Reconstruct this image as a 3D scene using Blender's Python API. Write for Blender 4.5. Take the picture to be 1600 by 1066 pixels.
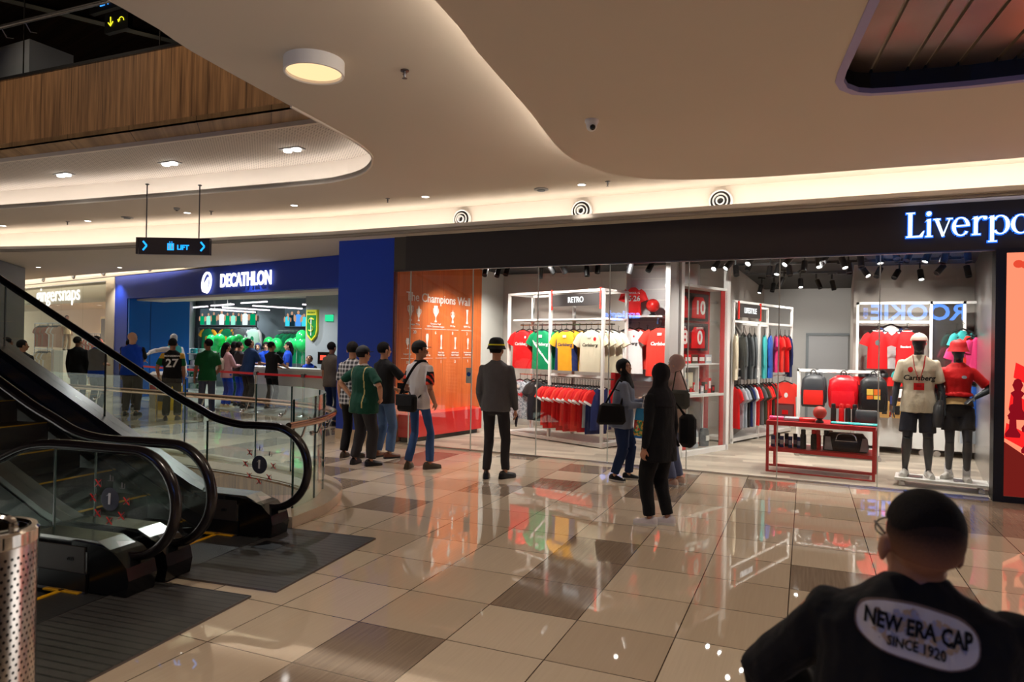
import bpy, bmesh, math, random
from math import sin, cos, pi, radians, sqrt, atan2
from mathutils import Vector, Matrix, noise
from mathutils.geometry import tessellate_polygon
random.seed(7)
SC = bpy.context.scene
COL = SC.collection
for o in list(bpy.data.objects): bpy.data.objects.remove(o)
# ------------------------------------------------------------------ camera
YAW, PITCH, ROLL, CAMZ = radians(25.5), radians(.225), radians(-1.008), 1.68
fw = Vector((-sin(YAW)*cos(PITCH), cos(YAW)*cos(PITCH), sin(PITCH)))
rt = Vector((cos(YAW), sin(YAW), 0)); up = rt.cross(fw)
r2 = rt*cos(ROLL)-up*sin(ROLL); u2 = up*cos(ROLL)+rt*sin(ROLL)
cam = bpy.data.cameras.new('camera'); co = bpy.data.objects.new('camera', cam); COL.objects.link(co)
m = Matrix((r2, u2, -fw)).transposed().to_4x4(); m.translation = (0, 0, CAMZ); co.matrix_world = m
cam.sensor_width = 36; cam.lens = 36*1083/1600; cam.clip_start = .05; cam.clip_end = 200
cam.dof.use_dof = True; cam.dof.focus_distance = 9.5; cam.dof.aperture_fstop = 3.2
SC.camera = co
# ------------------------------------------------------------------ colour management, world
SC.view_settings.view_transform = 'Standard'; SC.view_settings.look = 'None'
SC.view_settings.gamma = 1; SC.view_settings.use_curve_mapping = False
SC.view_settings.exposure = 0.68
c = SC.cycles
c.max_bounces = 7; c.diffuse_bounces = 3; c.glossy_bounces = 4; c.transmission_bounces = 4; c.transparent_max_bounces = 16
c.sample_clamp_indirect = 4; c.caustics_reflective = False; c.caustics_refractive = False
c.use_denoising = True; c.use_light_tree = True
def lin(v):
    v /= 255.0
    return v/12.92 if v <= .04045 else ((v+.055)/1.055)**2.4
def S(r, g, b): return (lin(r), lin(g), lin(b), 1)
W = bpy.data.worlds.new('world'); SC.world = W; W.use_nodes = True
W.node_tree.nodes['Background'].inputs[0].default_value = (1, .95, .9, 1)
W.node_tree.nodes['Background'].inputs[1].default_value = 1.15
# ------------------------------------------------------------------ lights
WARM = (1, .87, .72); NEUT = (1, .93, .86); COOL = (.92, .96, 1)
def light(kind, loc, power, color=WARM, size=.2, size_y=None, target=None, spot=60, blend=.6, name='lamp_light'):
    l = bpy.data.lights.new(name, kind); l.energy = power; l.color = color
    if kind == 'AREA':
        l.shape = 'RECTANGLE' if size_y else 'DISK'; l.size = size
        if size_y: l.size_y = size_y
    elif kind == 'SPOT':
        l.shadow_soft_size = size; l.spot_size = radians(spot); l.spot_blend = blend
    else: l.shadow_soft_size = size
    o = bpy.data.objects.new(name, l); COL.objects.link(o); o.location = loc
    if target is not None:
        o.rotation_euler = (Vector(target)-Vector(loc)).to_track_quat('-Z', 'Y').to_euler()
    return o
def strip(p0, p1, power, color=WARM, aim=(0, 0, 1), w=.06):
    """LED tape lying between two points, shining towards aim"""
    p0 = Vector(p0); p1 = Vector(p1); d = p1-p0; a = Vector(aim).normalized()
    x = d.normalized(); z = -a; z = (z-x*z.dot(x)).normalized(); y = z.cross(x)
    l = bpy.data.lights.new('led_tape', 'AREA'); l.shape = 'RECTANGLE'; l.size = d.length; l.size_y = w
    l.energy = power*d.length; l.color = color; l.cycles.max_bounces = 4
    o = bpy.data.objects.new('led_tape', l); COL.objects.link(o)
    mm = Matrix((x, y, z)).transposed().to_4x4(); mm.translation = (p0+p1)/2; o.matrix_world = mm
    o.visible_camera = True
    return o
A8 = radians(7.9); E1 = Vector((cos(A8), sin(A8), 0)); E2 = Vector((-sin(A8), cos(A8), 0))
# ceiling geometry shared by shell and lamps
ZC1, ZC0, ZD1, ZSOF = 3.9, 3.40, 3.70, 4.28
COVE = [(8, 9.85), (-6.6, 9.85), (-8.6, 9.8), (-10.66, 9.52), (-13.06, 9.28), (-15, 9.1), (-16.8, 8.92), (-30, 7.6)]
LIP = [(8, 9.2), (-6.7, 9.16), (-8, 9.15), (-10.05, 9.0), (-12.5, 8.88), (-14.2, 8.71), (-15.8, 8.38), (-30, 6.7)]
OVAL = [(-3.9, -5), (-4.25, .8), (-4.42, 3.06), (-4.58, 3.75), (-4.76, 5.0), (-4.85, 5.7), (-4.93, 6.2), (-5.08, 6.66), (-5.28, 6.95), (-5.5, 7.18), (-5.8, 7.4), (-6.2, 7.55), (-6.71, 7.62), (-8.37, 7.52), (-10.45, 7.36), (-13.35, 7.07), (-26, 5.6)]
D1E = [(-1.85, -6), (-2.05, 1.2), (-2.2, 3.47), (-2.32, 4.26), (-2.47, 5.4), (-2.57, 6.0), (-2.66, 6.58), (-2.68, 7.05), (-2.62, 7.42), (-2.5, 7.8), (-2.24, 8.15), (-1.95, 8.36), (-1.6, 8.48), (-.82, 8.64), (.5, 8.7), (1.67, 8.73), (8, 8.75)]
for i in range(len(COVE)-1):
    a, b = COVE[i], COVE[i+1]
    strip((a[0], a[1]-.34, 3.5), (b[0], b[1]-.34, 3.5), 2.3, (1, .90, .80), (0, .5, .86))
for i in range(8, len(OVAL)-1):
    a = Vector((*OVAL[i], 0)); b = Vector((*OVAL[i+1], 0)); n = Vector((b.y-a.y, -(b.x-a.x), 0)).normalized()
    if n.y < 0 and i > 11: n = -n
    strip(a+n*.10+Vector((0, 0, 3.95)), b+n*.10+Vector((0, 0, 3.95)), 2.6, (1, .92, .87), n*.4+Vector((0, 0, 1)))
for i in range(1, len(D1E)-1):
    a = Vector((*D1E[i], 0)); b = Vector((*D1E[i+1], 0)); n = Vector((-(b.y-a.y), (b.x-a.x), 0)).normalized()
    strip(a-n*.10+Vector((0, 0, 3.76)), b-n*.10+Vector((0, 0, 3.76)), 2.6 if i < 9 else 2.2, (1, .88, .76), n*.9+Vector((0, 0, .45)))
# mall downlights: seen ones and added unseen spots
DOWN = [(-8.19, 8.74), (-5.77, 8.94), (-3.29, 9.12), (-10.51, 8.58), (-13.13, 8.49), (-15.46, 8.25)]
for x, y in DOWN: light('SPOT', (x, y, 3.86), 80, NEUT, .04, target=(x, y-1.3, 0), spot=72, blend=.9)
for x, y in [(-12.46, 13.2), (-18.5, 12.6), (-12, 11.2), (-15.5, 11.0), (-9.2, 10.3)]: light('SPOT', (x, y, 3.37), 60, NEUT, .04, target=(x, y, 0), spot=110, blend=.8)
for x, y in [(-3.0, 1.5), (3.5, 1.5), (3.2, 5.0), (-.6, -2), (3.5, -3), (1.0, 7.6), (-1.2, 3.8), (-3.2, -1.5), (6.5, 2)]: light('SPOT', (x, y, 3.66), 85, WARM, .05, target=(x, y, 0), spot=120, blend=.8)  # unseen spots without fittings, added to brighten floor and ceiling
for x, y in [(-11.32, 6.92), (-9.05, 7.07), (-6.79, 7.19)]: light('SPOT', (x, y, 4.2), 150, (1, .95, 1), .05, target=(x+.6, y-.9, 0), spot=80, blend=.7)
# Liverpool shop lights
SHOPZ = 3.1
for (x, y, tx, ty, tz, p) in [(-4.8, 10.3, -5.0, 11.9, 1.7, 160), (-3.9, 10.0, -4.0, 11.7, 1.6, 160), (-5.6, 10.2, -6.5, 10.9, 1.6, 120), (-5.3, 10.6, -6.5, 11.6, 1.0, 70),
        (-2.9, 10.2, -3.0, 12.0, 1.8, 150), (-2.6, 9.9, -2.0, 11.1, 1.5, 80), (-1.0, 10.2, -1.5, 13.3, 1.5, 120), (-.2, 12.5, -1.4, 14.4, 1.5, 130),
        (-.2, 10.4, -.2, 11.8, 1.0, 130), (.5, 11.2, .7, 13.0, 1.6, 150), (1.2, 11.4, 1.6, 13.0, 1.5, 110), (-.2, 9.75, -.3, 10.1, .7, 70),
        (.5, 9.75, .9, 10.1, 1.0, 80), (1.2, 9.75, 1.25, 10.1, 1.0, 70), (-.4, 15, -.4, 18, 1.6, 160), (-3.5, 10.5, -4.2, 11.2, .5, 60)]:
    light('SPOT', (x, y, 2.95), p*.62, NEUT, .04, target=(tx, ty, tz), spot=75, blend=.7)
for x, y in [(-5.5, 10.6), (-4.3, 10.3), (-3.0, 10.1), (-1.4, 10.2), (-.2, 10.9), (1.0, 10.6), (.9, 12.2), (-.9, 12.6), (-.8, 14.6), (-.8, 16.6), (-5.6, 11.9), (-3.2, 12.2)]:
    light('SPOT', (x, y, 2.98), 95, NEUT, .035, target=(x, y+.15, 0), spot=140, blend=.9)
# Decathlon and the shop beyond
for x, y in [(-17.5, 15.5), (-14.3, 14.2), (-20.5, 18.5), (-16.5, 18.0), (-13.0, 13.6), (-18.5, 16.8)]: light('SPOT', (x, y, 2.98), 150, COOL, .06, target=(x, y+.2, 0), spot=150, blend=.9)
for x, y in [(-21, 15.0), (-24, 15.6), (-22.5, 17)]: light('SPOT', (x, y, 3.1), 130, WARM, .05, target=(x, y, 0), spot=150, blend=.9)
for x, y in [(-10.5, 1.5), (-6.8, 2.5)]: light('SPOT', (x, y, 8.1), 330, (1, .8, .6), .1, target=(x+.2, 5.9, 4.7), spot=60, blend=1)  # unseen spots added high up to brighten the oak balcony front
# ------------------------------------------------------------------ materials
MATS = {}
def principled(name):
    m = bpy.data.materials.new(name); m.use_nodes = True
    return m, m.node_tree, m.node_tree.nodes['Principled BSDF']
def mat(name, col, rough=.6, metal=0, spec=.5, emit=None, es=0, bump=0, bscale=80, var=0, vscale=4, coat=0, sheen=0):
    if name in MATS: return MATS[name]
    m, nt, p = principled(name); MATS[name] = m
    p.inputs['Base Color'].default_value = col; p.inputs['Roughness'].default_value = rough
    p.inputs['Metallic'].default_value = metal; p.inputs['Specular IOR Level'].default_value = spec
    p.inputs['Coat Weight'].default_value = coat
    if sheen: p.inputs['Sheen Weight'].default_value = sheen
    if emit: p.inputs['Emission Color'].default_value = emit; p.inputs['Emission Strength'].default_value = es
    N = nt.nodes; L = nt.links
    if bump or var:
        tc = N.new('ShaderNodeTexCoord')
    if var:
        nz = N.new('ShaderNodeTexNoise'); nz.inputs['Scale'].default_value = vscale; nz.inputs['Detail'].default_value = 3
        L.new(tc.outputs['Object'], nz.inputs['Vector'])
        mx = N.new('ShaderNodeMix'); mx.data_type = 'RGBA'
        mx.inputs[6].default_value = tuple(v*(1-var) for v in col[:3])+(1,); mx.inputs[7].default_value = tuple(min(1, v*(1+var)) for v in col[:3])+(1,)
        L.new(nz.outputs['Fac'], mx.inputs[0]); L.new(mx.outputs[2], p.inputs['Base Color'])
    if bump:
        nb = N.new('ShaderNodeTexNoise'); nb.inputs['Scale'].default_value = bscale; nb.inputs['Detail'].default_value = 2
        L.new(tc.outputs['Object'], nb.inputs['Vector'])
        b = N.new('ShaderNodeBump'); b.inputs['Strength'].default_value = bump; b.inputs['Distance'].default_value = .01
        L.new(nb.outputs['Fac'], b.inputs['Height']); L.new(b.outputs['Normal'], p.inputs['Normal'])
    return m
def emis(name, col, st):
    if name in MATS: return MATS[name]
    m = bpy.data.materials.new(name); m.use_nodes = True; nt = m.node_tree; nt.nodes.clear()
    e = nt.nodes.new('ShaderNodeEmission'); e.inputs[0].default_value = col; e.inputs[1].default_value = st
    o = nt.nodes.new('ShaderNodeOutputMaterial'); nt.links.new(e.outputs[0], o.inputs[0]); MATS[name] = m
    return m
def glassmat(name, tint, fres=1.0):
    m = bpy.data.materials.new(name); m.use_nodes = True; nt = m.node_tree; nt.nodes.clear(); N = nt.nodes; L = nt.links
    t = N.new('ShaderNodeBsdfTransparent'); t.inputs[0].default_value = tint
    g = N.new('ShaderNodeBsdfGlossy'); g.inputs['Roughness'].default_value = 0; g.inputs[0].default_value = (1, 1, 1, 1)
    f = N.new('ShaderNodeLayerWeight'); f.inputs[0].default_value = .5
    pw = N.new('ShaderNodeMath'); pw.operation = 'POWER'; pw.inputs[1].default_value = 5; L.new(f.outputs['Facing'], pw.inputs[0])
    k = N.new('ShaderNodeMath'); k.operation = 'MULTIPLY_ADD'; k.inputs[1].default_value = .9*fres; k.inputs[2].default_value = .042*fres; L.new(pw.outputs[0], k.inputs[0])
    mx = N.new('ShaderNodeMixShader'); L.new(k.outputs[0], mx.inputs[0]); L.new(t.outputs[0], mx.inputs[1]); L.new(g.outputs[0], mx.inputs[2])
    o = N.new('ShaderNodeOutputMaterial'); L.new(mx.outputs[0], o.inputs[0]); MATS[name] = m
    return m
class NG:
    """small helper for procedural node chains"""
    def __init__(s, nt): s.nt = nt; s.N = nt.nodes; s.L = nt.links
    def m(s, op, a, b=None, c=None):
        n = s.N.new('ShaderNodeMath'); n.operation = op
        for i, v in enumerate((a, b, c)):
            if v is None: continue
            if isinstance(v, (int, float)): n.inputs[i].default_value = v
            else: s.L.new(v, n.inputs[i])
        return n.outputs[0]
    def xyz(s, v):
        n = s.N.new('ShaderNodeSeparateXYZ'); s.L.new(v, n.inputs[0]); return n.outputs
    def comb(s, x, y, z=0):
        n = s.N.new('ShaderNodeCombineXYZ')
        for i, v in enumerate((x, y, z)):
            if isinstance(v, (int, float)): n.inputs[i].default_value = v
            else: s.L.new(v, n.inputs[i])
        return n.outputs[0]
    def white(s, v):
        n = s.N.new('ShaderNodeTexWhiteNoise'); n.noise_dimensions = '2D'; s.L.new(v, n.inputs['Vector']); return n.outputs[0]
    def noise(s, v, sc=5, det=2):
        n = s.N.new('ShaderNodeTexNoise'); n.inputs['Scale'].default_value = sc; n.inputs['Detail'].default_value = det; s.L.new(v, n.inputs['Vector']); return n.outputs[0]
    def mix(s, f, a, b):
        n = s.N.new('ShaderNodeMix'); n.data_type = 'RGBA'
        for i, v in ((0, f), (6, a), (7, b)):
            if isinstance(v, (tuple, float, int)): n.inputs[i].default_value = v
            else: s.L.new(v, n.inputs[i])
        return n.outputs[2]
    def pos(s, k='Object'):
        n = s.N.new('ShaderNodeTexCoord'); return n.outputs[k]
    def bump(s, h, p, st=.3, d=.01):
        b = s.N.new('ShaderNodeBump'); b.inputs['Strength'].default_value = st; b.inputs['Distance'].default_value = d
        s.L.new(h, b.inputs['Height']); s.L.new(b.outputs[0], p.inputs['Normal'])
def floor_mat():
    m, nt, p = principled('glazed_floor_tile'); g = NG(nt)
    o = g.xyz(g.pos()); x, y = o[0], o[1]; cs, sn = cos(radians(2.5)), sin(radians(2.5))
    u = g.m('ADD', g.m('MULTIPLY', x, cs), g.m('MULTIPLY', y, sn)); v = g.m('SUBTRACT', g.m('MULTIPLY', y, cs), g.m('MULTIPLY', x, sn))
    uu = g.m('DIVIDE', g.m('ADD', u, .083), .589); vv = g.m('DIVIDE', g.m('SUBTRACT', v, 4.066), .587)
    fu, fv = g.m('FRACT', uu), g.m('FRACT', vv); iu, iv = g.m('FLOOR', uu), g.m('FLOOR', vv)
    w = g.white(g.comb(iu, iv)); w2 = g.white(g.comb(g.m('ADD', iu, 31.3), iv))
    big = g.white(g.comb(iu, g.m('FLOOR', g.m('DIVIDE', g.m('ADD', iv, g.m('MULTIPLY', w2, 0)), 3))))
    dark = g.m('GREATER_THAN', g.m('ADD', g.m('MULTIPLY', w, .25), g.m('MULTIPLY', big, .75)), .70)
    st = g.noise(g.comb(g.m('MULTIPLY', u, 70), g.m('MULTIPLY', v, 2.5)), 1, 3)
    bl = g.noise(g.pos(), 1.2, 2)
    light_ = g.mix(g.m('MULTIPLY', w2, .8), S(218, 200, 176), S(184, 163, 139)); light_ = g.mix(g.m('MULTIPLY', st, .3), light_, S(158, 136, 114))
    drk = g.mix(st, S(116, 99, 84), S(164, 144, 124))
    col = g.mix(dark, light_, drk)
    e = g.m('MINIMUM', g.m('MINIMUM', fu, g.m('SUBTRACT', 1, fu)), g.m('MINIMUM', fv, g.m('SUBTRACT', 1, fv)))
    gr = g.m('LESS_THAN', e, .006)
    col = g.mix(gr, col, S(70, 52, 40))
    nt.links.new(col, p.inputs['Base Color'])
    r = g.m('ADD', g.m('MULTIPLY', dark, .04), .022); nt.links.new(r, p.inputs['Roughness'])
    p.inputs['Specular IOR Level'].default_value = 1.0
    g.bump(bl, p, .012, .02)
    return m
def plank_mat(name, a, b, c_, lx, ly, rot=0, rough=.35):
    m, nt, p = principled(name); g = NG(nt); o = g.xyz(g.pos()); x, y = o[0], o[1]; cs, sn = cos(rot), sin(rot)
    u = g.m('ADD', g.m('MULTIPLY', x, cs), g.m('MULTIPLY', y, sn)); v = g.m('SUBTRACT', g.m('MULTIPLY', y, cs), g.m('MULTIPLY', x, sn))
    iv = g.m('FLOOR', g.m('DIVIDE', v, ly)); uu = g.m('ADD', g.m('DIVIDE', u, lx), g.m('MULTIPLY', iv, .37)); iu = g.m('FLOOR', uu)
    w = g.white(g.comb(iu, iv)); st = g.noise(g.comb(g.m('MULTIPLY', u, 3), g.m('MULTIPLY', v, 60)), 1, 3)
    col = g.mix(w, a, b); col = g.mix(g.m('MULTIPLY', st, .5), col, c_)
    nt.links.new(col, p.inputs['Base Color']); p.inputs['Roughness'].default_value = rough; MATS[name] = m
    return m
def stripe_wood(name, a, b, dirx, diry, sc=30, rough=.45, spec=.5):
    m, nt, p = principled(name); g = NG(nt); o = g.xyz(g.pos())
    u = g.m('ADD', g.m('MULTIPLY', o[0], dirx), g.m('MULTIPLY', o[1], diry))
    s1 = g.noise(g.comb(g.m('MULTIPLY', u, sc), g.m('MULTIPLY', o[2], .6)), 1, 4)
    s2 = g.noise(g.comb(g.m('MULTIPLY', u, sc*4), g.m('MULTIPLY', o[2], 2)), 1, 2)
    f = g.m('MULTIPLY', g.m('ADD', g.m('MULTIPLY', s1, 1.3), g.m('MULTIPLY', s2, .7)), .62)
    f = g.m('MULTIPLY', g.m('SUBTRACT', f, .38), 2.6)
    n = g.N.new('ShaderNodeClamp'); g.L.new(f, n.inputs[0])
    pan = g.m('LESS_THAN', g.m('FRACT', g.m('DIVIDE', u, .6)), .012)
    col = g.mix(n.outputs[0], a, b); col = g.mix(pan, col, tuple(v*.35 for v in a[:3])+(1,))
    nt.links.new(col, p.inputs['Base Color']); p.inputs['Roughness'].default_value = rough; p.inputs['Specular IOR Level'].default_value = spec; MATS[name] = m
    return m
M_FLOOR = floor_mat()
M_SHOPFLOOR = plank_mat('shop_plank_floor', S(196, 184, 166), S(132, 122, 110), S(170, 156, 138), .95, .16, radians(8), .4)
M_DECFLOOR = mat('decathlon_floor', S(196, 196, 186), .12, spec=.6, var=.06)
M_CEIL = mat('ceiling_paint', S(208, 196, 180), .9, var=.03, vscale=.6)
M_CEIL2 = mat('cove_paint', S(226, 216, 202), .9)
M_WOOD = stripe_wood('ribbed_oak_cladding', S(74, 50, 32), S(158, 118, 80), 1, .05, 16)
M_WOODSOF = stripe_wood('oak_soffit', S(120, 92, 62), S(176, 142, 102), .5, .5, 10)
M_ORANGE = stripe_wood('orange_veneer', S(186, 86, 36), S(212, 112, 54), 0, 1, 8)
M_BLACKF = mat('fascia_black', S(44, 38, 38), .55)
M_BLUE = mat('decathlon_blue', S(18, 62, 184), .4); M_BLUE2 = mat('decathlon_bright_blue', S(0, 96, 190), .4)
M_GREYW = mat('shop_grey_plaster', S(176, 168, 160), .8, var=.12, vscale=1.5); M_WHITE = mat('white_paint', S(232, 230, 226), .5)
M_DARK = mat('dark_ceiling', S(26, 25, 26), .8); M_BLACK = mat('black_plastic', S(16, 16, 18), .4)
M_GLOSSBLK = mat('gloss_black', S(12, 12, 14), .15); M_RUBBER = mat('handrail_rubber', S(28, 22, 22), .22)
M_STEEL = mat('brushed_steel', (.55, .53, .52, 1), .25, 1); M_CHROME = mat('chrome', (.75, .74, .72, 1), .08, 1)
M_DKSTEEL = mat('dark_steel', (.16, .15, .15, 1), .3, 1); M_COPPER = mat('bronze_tube', (.42, .24, .17, 1), .22, 1)
M_GLASS = glassmat('shop_glass', (.97, .985, .98, 1), .85); M_GLASSG = glassmat('green_glass', (.89, .94, .915, 1), .8); M_GLASSU = glassmat('upper_glass', (.92, .94, .93, 1), .10)
M_GEDGE = mat('glass_edge', S(24, 52, 46), .2); M_RED = mat('red_gloss', S(214, 34, 34), .3, coat=.4); M_REDM = mat('red_metal', S(190, 24, 30), .35)
M_STONE = mat('beige_stone', S(196, 176, 152), .2, var=.08, vscale=8); M_YEL = mat('safety_yellow', S(232, 170, 20), .5)
M_GREY = mat('grey_paint', S(150, 148, 146), .6); M_GREYD = mat('grey_wall_dark', S(112, 118, 122), .7)
# ------------------------------------------------------------------ mesh building
class MB:
    def __init__(s): s.v = []; s.f = []; s.mi = []; s.cur = 0
    def add(s, vs, fs):
        b = len(s.v); s.v += [tuple(v) for v in vs]; s.f += [tuple(i+b for i in f) for f in fs]; s.mi += [s.cur]*len(fs); return s
    def box(s, c, d, rz=0, M=None):
        x, y, z = d[0]/2, d[1]/2, d[2]/2; R = Matrix.Rotation(rz, 4, 'Z')
        vs = []
        for p in ((-x, -y, -z), (x, -y, -z), (x, y, -z), (-x, y, -z), (-x, -y, z), (x, -y, z), (x, y, z), (-x, y, z)):
            q = R @ Vector(p)+Vector(c)
            vs.append(M @ q if M else q)
        return s.add(vs, [(0, 3, 2, 1), (4, 5, 6, 7), (0, 1, 5, 4), (1, 2, 6, 5), (2, 3, 7, 6), (3, 0, 4, 7)])
    def span(s, x0, x1, y0, y1, z0, z1): return s.box(((x0+x1)/2, (y0+y1)/2, (z0+z1)/2), (abs(x1-x0), abs(y1-y0), abs(z1-z0)))
    def bar(s, a, b, w, h=None, n=None):
        """square bar from a to b"""
        a, b = Vector(a), Vector(b); h = h or w; d = (b-a).normalized(); q = Vector((0, 0, 1)) if abs(d.z) < .9 else Vector((0, 1, 0))
        x = d.cross(q).normalized(); y = x.cross(d); x, y = x*w/2, y*h/2
        return s.add([a-x-y, a+x-y, a+x+y, a-x+y, b-x-y, b+x-y, b+x+y, b-x+y], [(3, 2, 1, 0), (4, 5, 6, 7), (0, 1, 5, 4), (1, 2, 6, 5), (2, 3, 7, 6), (3, 0, 4, 7)])
    def tube(s, pts, r, n=8, cap=True, flat=1, upv=None):
        pts = [Vector(p) for p in pts]; k = len(pts); rs = r if isinstance(r, (list, tuple)) else [r]*k; b = len(s.v); vs = []; fs = []
        prev = None
        for i, p in enumerate(pts):
            d = (pts[min(i+1, k-1)]-pts[max(i-1, 0)]); d = d.normalized() if d.length > 1e-9 else Vector((0, 0, 1))
            if upv is not None: x = Vector(upv).cross(d); x = x.normalized() if x.length > 1e-4 else Vector((1, 0, 0))
            elif prev is None:
                x = d.orthogonal().normalized()
            else:
                x = (prev-d*prev.dot(d)); x = x.normalized() if x.length > 1e-6 else d.orthogonal().normalized()
            prev = x; y = d.cross(x)
            for j in range(n):
                t = 2*pi*j/n; vs.append(p+x*cos(t)*rs[i]+y*sin(t)*rs[i]*flat)
        for i in range(k-1):
            for j in range(n): fs.append((i*n+j, i*n+(j+1) % n, (i+1)*n+(j+1) % n, (i+1)*n+j))
        if cap: fs.append(tuple(range(n-1, -1, -1))); fs.append(tuple((k-1)*n+j for j in range(n)))
        return s.add(vs, fs)
    def rings(s, rings, n=20, power=2.0):
        """closed loft of horizontal super-ellipses: (cx, cy, z, rx, ry)"""
        vs = []; fs = []; k = len(rings)
        for (cx, cy, z, rx, ry) in rings:
            for j in range(n):
                t = 2*pi*j/n; a, b = cos(t), sin(t); e = 2/power
                vs.append((cx+rx*math.copysign(abs(a)**e, a), cy+ry*math.copysign(abs(b)**e, b), z))
        for i in range(k-1):
            for j in range(n): fs.append((i*n+j, i*n+(j+1) % n, (i+1)*n+(j+1) % n, (i+1)*n+j))
        fs.append(tuple(range(n-1, -1, -1))); fs.append(tuple((k-1)*n+j for j in range(n)))
        return s.add(vs, fs)
    def ell(s, c, r, nu=16, nv=10, M=None, keep=None):
        vs = []; fs = []; c = Vector(c)
        for i in range(nv+1):
            a = pi*i/nv
            for j in range(nu):
                t = 2*pi*j/nu; q = c+Vector((r[0]*sin(a)*cos(t), r[1]*sin(a)*sin(t), r[2]*cos(a))); vs.append(q)
        for i in range(nv):
            for j in range(nu):
                f = (i*nu+j, (i+1)*nu+j, (i+1)*nu+(j+1) % nu, i*nu+(j+1) % nu)
                if keep:
                    cc = (vs[f[0]]+vs[f[1]]+vs[f[2]]+vs[f[3]])/4
                    if not keep(cc): continue
                fs.append(f)
        if M: vs = [M @ v for v in vs]
        return s.add(vs, fs)
    def lathe(s, prof, n=24, c=(0, 0, 0), M=None, cap=True):
        vs = []; fs = []; k = len(prof)
        for (r, z) in prof:
            for j in range(n): t = 2*pi*j/n; vs.append(Vector((c[0]+r*cos(t), c[1]+r*sin(t), c[2]+z)))
        for i in range(k-1):
            for j in range(n): fs.append((i*n+j, i*n+(j+1) % n, (i+1)*n+(j+1) % n, (i+1)*n+j))
        if cap and prof[0][0] > 1e-5: fs.append(tuple(range(n-1, -1, -1)))
        if cap and prof[-1][0] > 1e-5: fs.append(tuple((k-1)*n+j for j in range(n)))
        if M: vs = [M @ v for v in vs]
        return s.add(vs, fs)
    def prism(s, poly, z0, z1, M=None, holes=()):
        loops = [[Vector((p[0], p[1], 0)) for p in l] for l in [poly]+list(holes)]
        tris = tessellate_polygon(loops); flat = [p for l in loops for p in l]; n = len(flat)
        vs = [Vector((p.x, p.y, z0)) for p in flat]+[Vector((p.x, p.y, z1)) for p in flat]
        fs = [(t[2], t[1], t[0]) for t in tris]+[(t[0]+n, t[1]+n, t[2]+n) for t in tris]; b = 0
        for l in loops:
            for i in range(len(l)): j = (i+1) % len(l); fs.append((b+i, b+j, n+b+j, n+b+i))
            b += len(l)
        if M: vs = [M @ v for v in vs]
        return s.add(vs, fs)
    def build(s, name, m, parent=None, smooth=True, ang=40, remesh=None, fix=True):
        me = bpy.data.meshes.new(name); me.from_pydata(s.v, [], s.f)
        ms = m if isinstance(m, (list, tuple)) else [m]
        for q in ms: me.materials.append(q)
        if len(ms) > 1: me.polygons.foreach_set('material_index', s.mi)
        if fix:
            b = bmesh.new(); b.from_mesh(me); bmesh.ops.recalc_face_normals(b, faces=b.faces); b.to_mesh(me); b.free()
        if smooth:
            me.polygons.foreach_set('use_smooth', [True]*len(me.polygons)); me.set_sharp_from_angle(angle=radians(ang))
        me.update()
        o = bpy.data.objects.new(name, me); COL.objects.link(o)
        if parent: o.parent = parent
        if remesh:
            r = o.modifiers.new('r', 'REMESH'); r.mode = 'VOXEL'; r.voxel_size = remesh; r.use_smooth_shade = True
            sm = o.modifiers.new('s', 'SMOOTH'); sm.factor = .5; sm.iterations = 3; r.show_viewport = sm.show_viewport = False; REM.append(o)
        return o
REM = []; POST = {}
def thing(name, label, cat, loc=(0, 0, 0), rz=0, group=None, scale=None):
    o = bpy.data.objects.new(name, None); COL.objects.link(o); o.location = loc; o.rotation_euler = (0, 0, rz)
    if scale: o.scale = (scale,)*3
    o['label'] = label; o['category'] = cat
    if group: o['group'] = group
    return o
def tag(o, label, cat, group=None):
    o['label'] = label; o['category'] = cat
    if group: o['group'] = group
    return o
def struct(o): o['kind'] = 'structure'; return o
def frame(o, right, upv):
    x = Vector(right).normalized(); y = Vector(upv).normalized(); z = x.cross(y)
    mm = Matrix((x, y, z)).transposed().to_4x4(); mm.translation = o; return mm
def text(name, s_, size, m, parent, o, right=(1, 0, 0), upv=(0, 0, 1), ext=.003, align='CENTER', off=0, sx=1, shear=0, sp=1):
    c_ = bpy.data.curves.new(name, 'FONT'); c_.body = s_; c_.size = size; c_.extrude = ext; c_.align_x = align; c_.align_y = 'CENTER'
    c_.offset = off; c_.shear = shear; c_.space_character = sp; c_.resolution_u = 3
    t = bpy.data.objects.new(name, c_); COL.objects.link(t); TXT.append((t, m, parent, frame(Vector(o), right, upv) @ Matrix.Scale(sx, 4, (1, 0, 0)), name)); return t
TXT = []
def flush_text():
    dg = bpy.context.evaluated_depsgraph_get(); out = []
    for t, m, parent, M, name in TXT:
        me = bpy.data.meshes.new_from_object(t.evaluated_get(dg)); out.append((me, m, parent, M, name))
    for (t, *_r) in TXT: cu = t.data; bpy.data.objects.remove(t); bpy.data.curves.remove(cu)
    for me, m, parent, M, name in out:
        me.transform(M); me.materials.clear(); me.materials.append(m)
        o = bpy.data.objects.new(name, me); COL.objects.link(o)
        if parent: o.parent = parent
    TXT.clear()
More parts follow.
